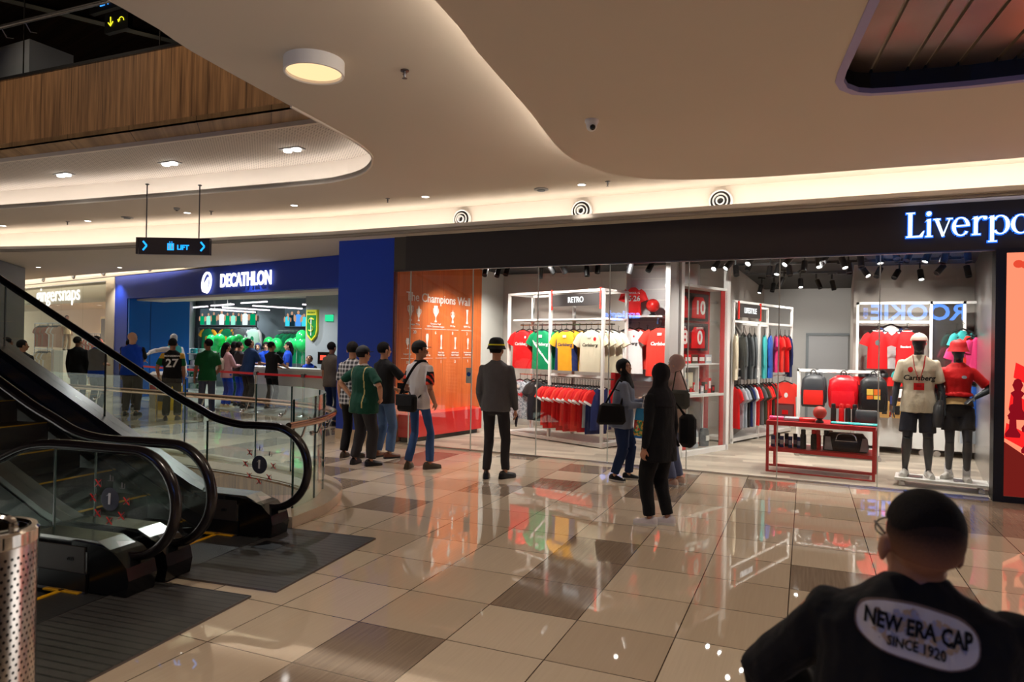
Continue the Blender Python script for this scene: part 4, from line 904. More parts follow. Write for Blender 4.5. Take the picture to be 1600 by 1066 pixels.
    if hat in ('cap', 'whitecap', 'redcap', 'bluecap'):
        cm, bm = {'cap': (mat('cap_black', S(24, 24, 26), .8),)*2, 'whitecap': (mat('cap_cream', S(226, 216, 200), .7), mat('cap_brim_red', S(190, 30, 36), .7)), 'redcap': (mat('cap_red', S(200, 24, 28), .6),)*2, 'bluecap': (mat('cap_blue', S(30, 60, 140), .7),)*2}[hat]
        h_ = MB().ell((0, -.012, 1.650), (.093, .106, .098), 30, 20, M=MH, keep=lambda c_: c_.z > 1.648).build('cap', cm, root)
        q = MB(); q.prism([(.078*cos(t), .068+.085*sin(t)) for t in [pi*k/12 for k in range(13)]], 1.648, 1.656, M=MH @ Matrix.Translation((0, 0, .0))); q.build('brim', bm, h_)
        MB().ell((0, -.012, 1.748), (.009, .009, .006), 8, 6, M=MH).build('button', cm, h_)
    elif hat == 'bucket' or hat == 'redbucket':
        cm = mat('bucket_black', S(26, 25, 26), .85) if hat == 'bucket' else mat('bucket_red', S(214, 26, 32), .6)
        h_ = MB().lathe([(.122, 1.618), (.117, 1.632), (.100, 1.672), (.098, 1.68), (.091, 1.725), (.076, 1.750), (.045, 1.766), (0, 1.770)], 32, c=(0, -.01, 0), M=MH).build('bucket_hat', cm, root)
        if hat == 'bucket': MB().lathe([(.108, 1.666), (.1045, 1.683), (.101, 1.682), (.104, 1.665)], 32, c=(0, -.01, 0), M=MH).build('hat_band', mat('band_yellow', S(226, 220, 40), .6), h_)
    elif hat and hat.startswith('hijab'):
        hmt = {'hijab': cloth('hijab_black', S(22, 20, 24)), 'hijabpink': cloth('hijab_pink', S(186, 156, 150)), 'hijabnavy': cloth('hijab_navy', S(50, 62, 90))}[hat]
        q = MB(); nb = 0; q.ell((0, -.020, 1.635), (.100, .112, .118), 26, 18, M=MH)
        q.tube([MH @ Vector((0, -.015, 1.60)), MH @ Vector((0, 0, 1.50)), MT @ Vector((0, 0, 1.43)), MT @ Vector((0, .0, 1.36)), MT @ Vector((0, -.01, 1.27))], [.098, .098, .150, .185, .19], 20, flat=.74, upv=(0, 1, 0))
        ho = q.build('hijab', hmt, root, remesh=.009)
        MHi = MH.inverted()
        def cut(me, MHi=MHi):
            bm_ = bmesh.new(); bm_.from_mesh(me)
            bad = [f for f in bm_.faces if (lambda c_: c_.y > .015 and (c_.x/.062)**2+((c_.z-1.610)/.078)**2 < 1)(MHi @ f.calc_center_median())]
            bmesh.ops.delete(bm_, geom=bad, context='FACES'); bm_.to_mesh(me); bm_.free()
        CUT[ho.name] = cut; POST[ho.name] = (.006, None)
    # ---- clothes
    wp = lambda mb, n0: mb.v.__setitem__(slice(n0, None), [tuple(MT @ Vector(v)) for v in mb.v[n0:]])
    if top:
        q = MB(); n0 = 0; k = g; w_ = 1.0 if not female else .9; hz = hem
        rg = [(0, belly*.3, hz, .198*k*w_*(1.06 if female else 1), .142*k), (0, belly*.5, max(.92, hz+.04), .192*k*w_, .138*k+belly*.4), (0, belly, 1.05, .168*k*w_, .122*k+belly*.6), (0, belly*.7, 1.18, .172*k*w_, .125*k+belly*.4), (0, .005, 1.29, .185*w_*k**.6, .128*k**.6), (0, 0, 1.355, .196*w_*k**.6, .115*k**.4), (0, -.004, 1.405, .172*w_*k**.5, .098*k**.3), (0, -.006, 1.440, .120*k**.3, .080), (0, -.005, 1.468, .078*k**.3, .068), (0, -.004, 1.482, .068, .062)]
        q.rings(rg, 26, 2.25); wp(q, 0)
        ul = {'short': .72, 'long': 1, 'none': .25}[sleeve]
        for s in (0, 1):
            r0 = .056*k**.4
            if sleeve == 'long':
                q.tube([sh[s], sh[s].lerp(el[s], .5), el[s]], [r0, .058*k**.4, .051*k**.3], 14); q.tube([el[s], el[s].lerp(wr[s], .55), el[s].lerp(wr[s], .97)], [.053*k**.3, .046, .038], 14)
            elif sleeve == 'short': q.tube([sh[s], sh[s].lerp(el[s], .4), sh[s].lerp(el[s], .80)], [r0, .063*k**.4, .064*k**.3], 14)
            q.ell(sh[s], (r0*1.02,)*3, 12, 8)
        to = q.build('top', topmats or top, root, remesh=vox); POST[to.name] = (.009 if vox > .006 else .012, paint)
    if bot:
        q = MB(); k = g*botw; bl_ = botlen if botlen else 1.0
        q.rings([(hipv.x, hipv.y, hipv.z-.12, .14*k, .105*k), (hipv.x, hipv.y, hipv.z-.02, .166*k, .122*k), (hipv.x, hipv.y, hipv.z+.08, .155*g, .112*g), (hipv.x, hipv.y, hipv.z+.12, .148*g, .105*g)], 22)
        for s in (0, 1):
            if bl_ >= 1:
                q.tube([hj[s], hj[s].lerp(kn[s], .45), kn[s]], [.090*k, .084*k, .067*k], 16); lo = an[s]+Vector((0, 0, .02))
                q.tube([kn[s], kn[s].lerp(lo, .5), lo], [.069*k, cuff*.82, cuff*.74], 16)
            else:
                e_ = hj[s].lerp(kn[s], bl_); q.tube([hj[s], hj[s].lerp(e_, .5), e_], [.088*k, .092*k, .092*k], 16)
        to = q.build('trousers' if bl_ >= 1 else 'shorts', bot, root, remesh=vox); POST[to.name] = (.008, None)
    if shoe:
        for s in (0, 1):
            f = feet[s]; A = Matrix.Translation((an[s].x, an[s].y+.0, 0)) @ Matrix.Rotation(radians(f[2]), 4, 'Z')
            q = MB()
            sec = [(-.085, .022, .055), (-.07, .034, .075), (-.03, .037, .082), (.03, .040, .065), (.09, .045, .048), (.14, .040, .038), (.172, .022, .028)]
            vs = []; fs = []; n = 12
            for (yy, w_, h_) in sec:
                for j in range(n):
                    t = 2*pi*j/n; vs.append(A @ Vector((w_*cos(t), yy, .022+max(0, h_*sin(t)) if sin(t) > 0 else .022)))
            for i in range(len(sec)-1):
                for j in range(n): fs.append((i*n+j, i*n+(j+1) % n, (i+1)*n+(j+1) % n, (i+1)*n+j))
            fs += [tuple(range(n-1, -1, -1)), tuple((len(sec)-1)*n+j for j in range(n))]; q.add(vs, fs)
            so = q.build('shoe', shoe[0] if isinstance(shoe, tuple) else shoe, root)
            q = MB(); out = [(w_*1.06, yy) for yy, w_, h_ in sec]+[(-w_*1.06, yy) for yy, w_, h_ in sec[::-1]]; q.prism(out, .0, .026, M=A); q.build('sole', shoe[1] if isinstance(shoe, tuple) else M_BLACK, so)
    root['_k'] = 0; del root['_k']
    return root, dict(top=(to if False else [c_ for c_ in root.children if c_.name.startswith('top')] or [None])[0], hc=[wr[s]+(wr[s]-el[s]).normalized()*.09 for s in (0, 1)], MT=MT, MH=MH, sh=sh, el=el, wr=wr, hip=hipv, kn=kn, an=an)
BLK = cloth('cloth_black', S(17, 16, 18)); CHAR = cloth('cloth_charcoal', S(50, 48, 50)); DGREY = cloth('cloth_dark_grey', S(92, 90, 92)); JEAN = cloth('denim_blue', S(50, 78, 124)); JEAN2 = cloth('denim_navy', S(32, 50, 88)); LJEAN = cloth('denim_faded', S(84, 112, 150))
WHT = cloth('cloth_white', S(214, 206, 204), var=.04); GRN = cloth('cloth_green', S(22, 92, 48)); DGRN = cloth('jersey_dark_green', S(14, 62, 46)); KHA = cloth('cloth_grey_green', S(70, 72, 66)); NAVY = cloth('cloth_navy', S(28, 52, 92)); PINK = cloth('cloth_pink', S(196, 150, 152)); RBLU = cloth('cloth_royal', S(20, 70, 190)); DEN = cloth('denim_shirt_grey', S(126, 136, 156))
SH_B = (M_BLACK, M_BLACK); SH_G = (cloth('shoe_grey', S(212, 202, 202)), SOLE); SH_BR = (cloth('shoe_olive', S(78, 66, 52)), mat('sole_brown', S(70, 60, 50), .7)); SH_T = (mat('leather_brown', S(112, 62, 36), .4), M_BLACK); SH_BW = (M_BLACK, SOLE)
# 1 man in white shirt with messenger bag
fl = [WHT, BLK, cloth('flame_red', S(214, 60, 40))]
def pw(c_):
    if c_.z > 1.455 and abs(c_.x) < .12: return 1
    if abs(c_.x) > .185 and 1.12 < c_.z < 1.40:
        k = (c_.y*14+c_.z*9) % 1; return 2 if k < .45 and c_.z < 1.30 else (1 if c_.z < 1.33 else 0)
    return 0
r, q = person('man in black cap and white shirt with flame sleeves, black messenger bag on his hip', -5.06, 7.78, 42, 1.68, .86, top=WHT, topmats=fl, paint=pw, bot=JEAN, shoe=SH_BR, hat='cap', ha=88, hem=.82, skin=SKIN2, lh=(-.15, .18, .98), rh=(.19, .10, .90), feet=((-.12, -.05, 25), (.13, .10, -25)), botw=.88, cuff=.075)
bg = thing('messenger_bag', 'black messenger bag with shoulder strap hanging on the white shirted man', 'bag', r.location, r.rotation_euler.z, None, .98)
bb = MB(); bb.box((-.03, -.205, .90), (.31, .11, .23)); o = bb.build('bag_body', BLK, bg); o.modifiers.new('b', 'BEVEL').width = .03
bb = MB(); bb.box((-.03, -.265, .94), (.30, .02, .15)); o = bb.build('flap', BLK, bg); o.modifiers.new('b', 'BEVEL').width = .008
MB().tube(smooth3([(-.17, -.2, .98), (-.12, -.165, 1.15), (-.01, -.142, 1.34), (.06, -.10, 1.44), (.10, .0, 1.46), (.06, .13, 1.34), (.02, .165, 1.1), (.12, -.15, .98)], 3), .018, 8, flat=.3).build('strap', BLK, bg)
MB().tube(smooth3([(-.09, -.21, 1.0), (-.07, -.21, 1.05), (.01, -.21, 1.05), (.03, -.21, 1.0)], 3), .009, 6).build('handle', BLK, bg)
# 2 green jersey man, hands on hips
gm = [DGRN, WHT, cloth('trim_gold', S(190, 170, 110))]
def pg(c_):
    if c_.z > 1.455: return 1
    if abs(c_.x) > .285 and c_.z < 1.20 and c_.z > 1.0: return 1
    if abs(abs(c_.x)-.135) < .007 and c_.z > .85: return 2
    return 0
person('stout man in dark green jersey with white collar and black cap, hand on his hip', -5.86, 7.62, 50, 1.60, 1.22, top=DGRN, topmats=gm, paint=pg, bot=CHAR, shoe=SH_B, hat='cap', ha=62, hem=.76, lh=(-.24, -.03, 1.0), rh=(.25, .12, .98), lp=(-1, -.5, 0), rp=(1, -.5, 0), belly=.05, feet=((-.14, 0, 20), (.15, .06, -20)), cuff=.10, lcurl=.25)
r, q = person('man in black t-shirt and faded jeans raising a finger beside the blue pillar', -5.98, 8.26, 52, 1.66, 1.0, top=BLK, bot=LJEAN, shoe=SH_T, ha=64, hem=.82, rh=(.16, .34, 1.24), lh=(-.05, .30, 1.0), feet=((-.10, 0, 10), (.12, .05, -15)), rcurl=.7, cuff=.09)
tb = thing('tablet', 'black tablet held by the man in black t-shirt', 'tablet', r.location, r.rotation_euler.z, None, .965)
MB().box((.0, .36, 1.03), (.20, .012, .15), rz=.2).build('case', BLK, tb); MB().box((.0, .367, 1.03), (.18, .004, .13), rz=.2).build('screen', M_GLOSSBLK, tb)
m, nt, p = principled('plaid_cloth'); g = NG(nt); o = g.xyz(g.pos())
a_ = g.m('LESS_THAN', g.m('FRACT', g.m('MULTIPLY', o[0], 16)), .4); b_ = g.m('LESS_THAN', g.m('FRACT', g.m('MULTIPLY', o[2], 16)), .4)
nt.links.new(g.mix(g.m('MULTIPLY', g.m('ADD', a_, b_), .5), S(44, 42, 46), S(190, 186, 184)), p.inputs['Base Color']); p.inputs['Roughness'].default_value = .9
PLAID = m
person('man in grey plaid shirt mostly hidden behind the green jersey man', -6.36, 8.02, 30, 1.66, 1.0, top=PLAID, bot=BLK, shoe=SH_BR, ha=20, cuff=.09)
# 5 grey sweater man
r, q = person('man in charcoal sweater and black bucket hat with yellow band, phone in right hand', -3.90, 7.74, 14, 1.71, .97, top=DGREY, sleeve='long', bot=CHAR, shoe=SH_B, hat='bucket', ha=30, hem=.84, rh=(.235, .12, .79), lh=(-.19, .10, .86), feet=((-.10, -.02, 12), (.13, .03, -35)), cuff=.072, botw=.95, rcurl=.6)
ph = thing('phone', 'black phone in the hand of the bucket hat man', 'phone', r.location, r.rotation_euler.z, None, .99)
h_ = q['hc'][1]; PM = Matrix.Translation(h_+Vector((.0, .03, -.04))) @ Matrix.Rotation(radians(-35), 4, 'X')
MB().box((0, 0, 0), (.012, .078, .16), M=PM).build('phone_case', M_BLACK, ph); MB().box((.008, 0, 0), (.003, .070, .148), M=PM).build('phone_screen', M_GLOSSBLK, ph)
# 6 hijab woman in denim shirt
r, q = person('woman in black headscarf, grey denim shirt and blue jeans, holding her phone', -2.48, 8.42, 98, 1.50, 1.22, female=True, skin=SKIN3, top=DEN, sleeve='long', bot=JEAN2, shoe=SH_BW, hair=None, hat='hijab', ha=124, hp=-14, lean=5, hem=.76, lh=(-.02, .36, 1.16), rh=(.10, .33, 1.10), lcurl=.8, feet=((-.10, .12, 0), (.10, -.05, -25)), cuff=.085, botw=1.05)
HBX = 0
hb = thing('tote_bag', 'big black tote bag on the arm of the denim shirted woman', 'bag', r.location, r.rotation_euler.z, None, .87)
o = MB().prism([(-.22, -.17), (.20, -.15), (.16, .13), (-.17, .14)], -.07, .07, M=Matrix.Translation((.25, -.10, .98)) @ Matrix(((0, 0, 1, 0), (1, 0, 0, 0), (0, 1, 0, 0), (0, 0, 0, 1)))).build('bag_body', BLK, hb); o.modifiers.new('b', 'BEVEL').width = .04
MB().tube(smooth3([(.25, -.2, 1.1), (.22, -.08, 1.32), (.17, -.01, 1.44), (.20, .06, 1.32), (.25, .02, 1.1)], 3), .014, 8).build('handle', BLK, hb)
o = thing('phone', 'blue phone in the hands of the denim shirted woman', 'phone', r.location, r.rotation_euler.z, None, .87); MB().box((.0, .47, 1.20), (.07, .14, .012)).build('phone_case', RBLU, o); MB().box((.0, .47, 1.207), (.064, .13, .003)).build('phone_screen', M_GLOSSBLK, o)
# 7 black tracksuit woman
r, q = person('woman in all black headscarf, jacket and loose trousers seen from behind, pale trainers', -1.54, 6.48, -50, 1.50, 1.14, female=True, top=BLK, sleeve='long', bot=BLK, shoe=SH_G, hair=None, hat='hijab', ha=-20, hem=.70, rh=(.24, .02, .80), lh=(-.25, .0, .78), feet=((-.08, .07, 35), (.11, -.02, 25)), cuff=.088, botw=1.08, lcurl=.7)
# 8 pink hijab
r, q = person('woman in dusty pink headscarf hidden behind the woman in black, handing something over', -1.83, 8.46, -62, 1.56, 1.0, female=True, skin=SKIN3, top=cloth('cloth_sand', S(150, 132, 120)), sleeve='long', bot=cloth('skirt_blue', S(88, 96, 124)), shoe=(mat('sandal', S(200, 170, 150), .5), SOLE), hair=None, hat='hijabpink', ha=-75, hem=.72, lh=(-.06, .44, 1.14), rh=(.14, .42, 1.0), feet=((-.08, 0, 0), (.12, 0, 0)), botw=1.1)
o = thing('snack_bag', 'colourful blue and green printed carrier bag held between the two women', 'bag', (-2.16, 8.28, .56), radians(-12))
q = MB().rings([(0, 0, 0, .125, .03), (0, 0, .06, .13, .05), (0, 0, .22, .12, .05), (0, 0, .34, .105, .02), (0, 0, .36, .10, .01)], 20, 3)
m, nt, p = principled('printed_bag'); g = NG(nt); v_ = g.pos(); z_ = g.xyz(v_)[2]
cc_ = g.mix(g.m('GREATER_THAN', g.noise(v_, 26, 1), .5), S(70, 160, 110), S(226, 190, 90)); cc_ = g.mix(g.m('GREATER_THAN', g.noise(v_, 17, 1), .58), cc_, S(200, 70, 50)); cc_ = g.mix(g.m('GREATER_THAN', z_, .22), cc_, S(70, 160, 220)); cc_ = g.mix(g.m('LESS_THAN', z_, .03), cc_, S(30, 120, 210))
nt.links.new(cc_, p.inputs['Base Color']); p.inputs['Roughness'].default_value = .25
q.build('bag_body', m, o); MB().tube([(-.03, 0, .35), (0, 0, .50), (.03, 0, .35)], .006, 6).build('handle', M_WHITE, o)
sb = thing('shoulder_bag', 'olive grey shoulder bag on the hidden woman behind the black headscarf', 'bag', (gx(1064, 8.2), 8.2, 0), radians(-15))
o = MB().box((0, 0, 1.06), (.24, .10, .22)).build('bag_body', KHA, sb); o.modifiers.new('b', 'BEVEL').width = .04; MB().tube([(-.1, 0, 1.15), (-.06, 0, 1.38), (.0, 0, 1.4), (.1, 0, 1.15)], .008, 6).build('strap', KHA, sb)
sb = thing('backpack', 'black backpack at the back of the woman in black', 'bag', (-1.34, 6.78, 0), radians(-20))
o = MB().box((0, 0, .87), (.17, .13, .32)).build('bag_body', BLK, sb); o.modifiers.new('b', 'BEVEL').width = .045; MB().tube([(-.05, -.07, .72), (-.1, -.13, .9), (-.08, -.1, 1.15), (-.02, -.02, 1.02)], .014, 6).build('strap', BLK, sb)
# Decathlon side crowd
def p27(c_):
    if abs(c_.x) > .15 and c_.z > 1.31: return 1
    if abs(c_.x) > .19 and 1.12 < c_.z < 1.31: return 2
    return 0
r, q = person('man in black football shirt number 27 leaning on a crutch', -12.35, 9.80, 6, 1.66, 1.02, top=BLK, topmats=[BLK, cloth('gold_panel', S(206, 160, 60)), GRN], paint=p27, bot=KHA, shoe=SH_BR, skin=SKIN2, lh=(-.27, .1, .92), cuff=.10, hem=.78, vox=.016)
decal(q['top'], 'shirt_number', M_WHITE, 'text', ('27', .24, .006, 1, 0), 0, 1.20, parent=r); decal(q['top'], 'shirt_name', M_WHITE, 'text', ('MONSEMAN', .055, .001, 1, 0), 0, 1.355, parent=r)
cr = thing('crutch', 'metal crutch under the arm of the man in shirt 27', 'crutch', r.location, r.rotation_euler.z, None, .965)
MB().tube([(-.30, .16, 0), (-.29, .13, .93), (-.28, .02, 1.22)], .011, 8).build('shaft', M_STEEL, cr); MB().tube([(-.29, .13, .93), (-.28, .24, .95)], .016, 8).build('grip', M_BLACK, cr); MB().tube([(-.25, .03, 1.16), (-.31, .03, 1.16)], .03, 8).build('arm_cuff', M_GREY, cr)
person('man in green polo shirt and blue jeans in front of the queue belt', -12.27, 10.6, -8, 1.66, 1.0, top=GRN, bot=JEAN2, shoe=SH_B, ha=-50, skin=SKIN2, lh=(-.25, .1, .84), rh=(.22, .2, .95), vox=.016)
vm = [BLK, RBLU]
person('bald man in royal blue vest over black shirt with folded arms', -13.72, 9.9, 20, 1.78, 1.2, top=BLK, topmats=vm, paint=lambda c_: 1 if abs(c_.x) < .205 and c_.z < 1.47 else 0, bot=CHAR, shoe=SH_B, hair=None, ha=50, lh=(.08, .24, 1.12), rh=(-.06, .26, 1.14), lp=(-1, -.2, -.3), rp=(1, -.2, -.3), skin=SKIN3, hem=.84, vox=.016)
person('man in grey shirt and blue apron looking right towards the sports shop', -14.9, 9.9, 40, 1.68, 1.0, top=cloth('cloth_mid_grey', S(130, 126, 124)), topmats=[MATS['cloth_mid_grey'], RBLU], paint=lambda c_: 1 if c_.z < .95 or c_.z > 1.45 else 0, bot=BLK, shoe=SH_BW, ha=75, skin=SKIN3, lh=(-.02, .25, 1.1), rh=(.06, .25, 1.08), vox=.016)
person('man in black clothes standing furthest left near the glass front', -16.2, 10.3, 25, 1.66, 1.05, top=BLK, sleeve='long', bot=BLK, shoe=SH_BR, ha=45, skin=SKIN2, vox=.016)
person('person in black shirt mostly hidden behind the bald man', -15.2, 10.9, 20, 1.62, 1.0, top=BLK, bot=BLK, shoe=SH_BW, vox=.016)
person('man in navy shirt bending over the counter of the sports shop', gx(387, 12.35), 12.35, 55, 1.72, 1.02, top=NAVY, bot=CHAR, shoe=SH_B, ha=60, hp=-35, lean=12, rh=(.12, .42, 1.08), lh=(-.12, .42, 1.06), vox=.016)
r, q = person('woman in pink jacket with face mask and pale backpack in the queue', gx(355, 12.2), 12.2, 58, 1.58, .98, female=True, top=PINK, sleeve='long', bot=RBLU, shoe=(cloth('shoe_sand', S(200, 180, 140)), SOLE), hair='long', ha=62, rh=(.1, .32, 1.12), lh=(-.1, .3, 1.1), vox=.016)
MB().ell((0, .07, 1.565), (.052, .045, .04), 14, 8, M=q['MH']).build('face_mask', CHAR, r)
o = MB().box((0, -.19, 1.15), (.26, .14, .34)).build('backpack', cloth('bag_cream', S(206, 186, 170)), r); o.modifiers.new('b', 'BEVEL').width = .05
person('man in black shirt and trousers leaning on the pale counter', gx(425, 12.55), 12.55, 42, 1.62, .95, top=BLK, bot=BLK, shoe=SH_BW, ha=70, rh=(.16, .40, 1.06), lh=(-.1, .40, 1.06), vox=.016)
person('woman in dark shirt with loose hair standing between pink jacket and navy shirt', gx(368, 13.1), 13.1, 50, 1.60, 1.0, female=True, top=BLK, bot=cloth('teal_trousers', S(20, 110, 100)), shoe=SH_B, hair='long', ha=60, vox=.016)
person('person in royal blue trousers queuing just behind the navy shirted man', gx(375, 12.7), 12.7, 55, 1.60, 1.0, top=CHAR, bot=RBLU, shoe=SH_B, ha=65, vox=.016)
person('shop assistant in blue vest and navy headscarf behind the counter', gx(403, 14.5), 14.5, 185, 1.56, 1.0, female=True, top=RBLU, bot=BLK, shoe=SH_B, hair=None, hat='hijabnavy', skin=SKIN3, vox=.016, rh=(.1, .3, 1.1))
person('shop assistant with long dark hair and blue vest facing the customers', gx(416, 14.2), 14.2, 190, 1.60, 1.0, female=True, top=RBLU, bot=BLK, shoe=SH_B, hair='long', skin=SKIN3, vox=.016, lh=(-.1, .3, 1.05))
person('shop assistant in blue vest turned sideways next to the till', gx(450, 14.0), 14.0, -90, 1.62, 1.0, female=True, top=RBLU, bot=BLK, shoe=SH_B, hair='long', skin=SKIN3, vox=.016, rh=(.1, .35, 1.1))
person('seated shop assistant in blue vest looking down behind the counter', gx(486, 14.05), 14.05, 200, 1.66, 1.0, top=BLK, topmats=vm, paint=lambda c_: 1 if abs(c_.x) < .16 else 0, bot=BLK, shoe=SH_B, hp=-40, lean=18, hip=(0, 0, .58), feet=((-.12, .36, 0), (.12, .36, 0)), lh=(-.14, .42, .86), rh=(.14, .42, .86), vox=.016)
person('person in dark clothes half hidden behind the blue pillar edge', gx(519, 10.9), 10.9, 40, 1.64, 1.0, top=cloth('cloth_taupe', S(100, 90, 80)), bot=JEAN2, shoe=SH_B, vox=.016)
person('dark haired rider going down in the shadow at the far left edge', -12.2, 5.55, 95, 1.66, 1.0, top=BLK, sleeve='long', bot=BLK, shoe=SH_B, ha=110, vox=.016, z0=-.0) if 0 else None
# foreground man, seated with his back to us
FGX, FGY = .17, 1.82
r, q = person('man seated in front with his back turned, black sweatshirt with oval print, glasses', FGX, FGY, -6, 1.72, 1.30, top=BLK, sleeve='long', bot=BLK, shoe=SH_BW, hair='fade', ha=-22, hp=-8, lean=14, neckd=.045, hip=(0, 0, .585), feet=((-.16, .42, 8), (.16, .42, -8)), lh=(-.20, .36, .74), rh=(.20, .36, .74), lp=(-1, -.6, -.2), rp=(1, -.6, -.2), vox=.006, skin=SKIN2, hem=.80)
import random as _r
def oval(a, b, n=40, p_=2.6): return [(a*math.copysign(abs(cos(2*pi*k/n))**(2/p_), cos(2*pi*k/n)), b*math.copysign(abs(sin(2*pi*k/n))**(2/p_), sin(2*pi*k/n))) for k in range(n)]
PC = (-.012, 1.045); TL = radians(-6)
decal(q['top'], 'printed_oval_border', mat('print_brown', S(120, 96, 84), .8), 'poly', [oval(.124, .054)], *PC, tilt=TL, eps=.007, parent=r)
decal(q['top'], 'printed_oval', mat('print_cream', S(212, 204, 198), .85), 'poly', [oval(.120, .050)], *PC, tilt=TL, eps=.009, parent=r)
_r.seed(5)
def blobs(n): 
    out = []
    for k in range(n):
        a_, rr = _r.random()*2*pi, sqrt(_r.random())*.9; cx_, cy_ = .104*rr*cos(a_), .041*rr*sin(a_); s0 = .005+.007*_r.random(); m_ = _r.choice((3, 4, 5, 6)); ph_ = _r.random()*6
        out.append([(cx_+s0*cos(ph_+2*pi*j/m_), cy_+s0*sin(ph_+2*pi*j/m_)) for j in range(m_)])
    return out
decal(q['top'], 'print_pattern_ochre', mat('print_ochre', S(190, 160, 128), .85), 'poly', blobs(48), *PC, tilt=TL, eps=.0105, parent=r)
decal(q['top'], 'print_pattern_grey', mat('print_grey', S(160, 158, 176), .85), 'poly', blobs(40), *PC, tilt=TL, eps=.011, parent=r)
decal(q['top'], 'print_lettering', BLK, 'text', ('NEW ERA CAP', .043, .0016, .76, 0), PC[0]+.002, PC[1]+.009, tilt=TL, eps=.013, parent=r)
decal(q['top'], 'print_lettering_small', BLK, 'text', ('SINCE 1920', .027, .0007, .85, 0), PC[0]-.002, PC[1]-.024, tilt=TL, eps=.013, parent=r)
FGM = (r, q)
MT, MH = q['MT'], q['MH']
q_ = MB(); q_.tube([MH @ Vector((-.083, .0, 1.625)), MH @ Vector((-.083, .05, 1.63)), MH @ Vector((-.078, .085, 1.628))], .003, 6); q_.tube([MH @ Vector((.083, .0, 1.625)), MH @ Vector((.083, .05, 1.63)), MH @ Vector((.078, .085, 1.628))], .003, 6)
gl = q_.build('glasses_temples', M_BLACK, r)
q_ = MB()
for s in (-1, 1): q_.tube([MH @ Vector((s*.04+.03*cos(t), .104, 1.612+.024*sin(t))) for t in [2*pi*k/16 for k in range(17)]], .002, 6)
q_.build('glasses_frame', M_BLACK, gl)
st_ = thing('stool', 'backless padded stool under the seated man in front', 'stool', r.location, r.rotation_euler.z)
MB().lathe([(0, .40), (.19, .40), (.20, .42), (.20, .445), (.18, .46), (0, .46)], 28).build('seat', M_GREYD, st_)
for k in range(4): MB().tube([(.14*cos(pi/4+k*pi/2), .14*sin(pi/4+k*pi/2), .40), (.19*cos(pi/4+k*pi/2), .19*sin(pi/4+k*pi/2), 0)], .014, 8).build('leg', M_STEEL, st_)
# ================================================================== FOOTBALL SHOP CONTENTS
def at(px, py, Y):
    """point on the plane y = Y that the lens sees at that pixel of the 1600x1066 frame"""
    d = fw*1083+r2*(px-800)-u2*(py-533); return Vector((0, 0, CAMZ))+d*(Y/d.y)
HMET = mat('hanger_dark', S(30, 28, 28), .4)
C_RED = cloth('shirt_red', S(214, 24, 28), .6, .1); C_RED2 = cloth('shirt_bright_red', S(236, 60, 48), .6, .1); C_GREEN = cloth('shirt_green', S(0, 128, 80), .6); C_YEL = cloth('shirt_yellow', S(240, 170, 40), .6); C_CREAM = cloth('shirt_cream', S(220, 208, 182), .7, .06); C_WHT = cloth('shirt_white', S(232, 230, 230), .7, .05)
C_GRY = cloth('shirt_light_grey', S(168, 174, 182), .7); C_BLK = cloth('shirt_black', S(30, 32, 36), .7); C_NAV = cloth('shirt_navy', S(36, 48, 100), .7); C_PNK = cloth('shirt_pink', S(230, 60, 120), .7); C_TEAL = cloth('shirt_teal', S(60, 170, 170), .7); C_DG = cloth('shirt_grey', S(92, 96, 98), .8); C_OLV = cloth('shirt_olive', S(60, 58, 44), .8); C_BLU = cloth('shirt_blue', S(40, 90, 180), .7); C_PUR = cloth('shirt_purple', S(120, 40, 110), .7)
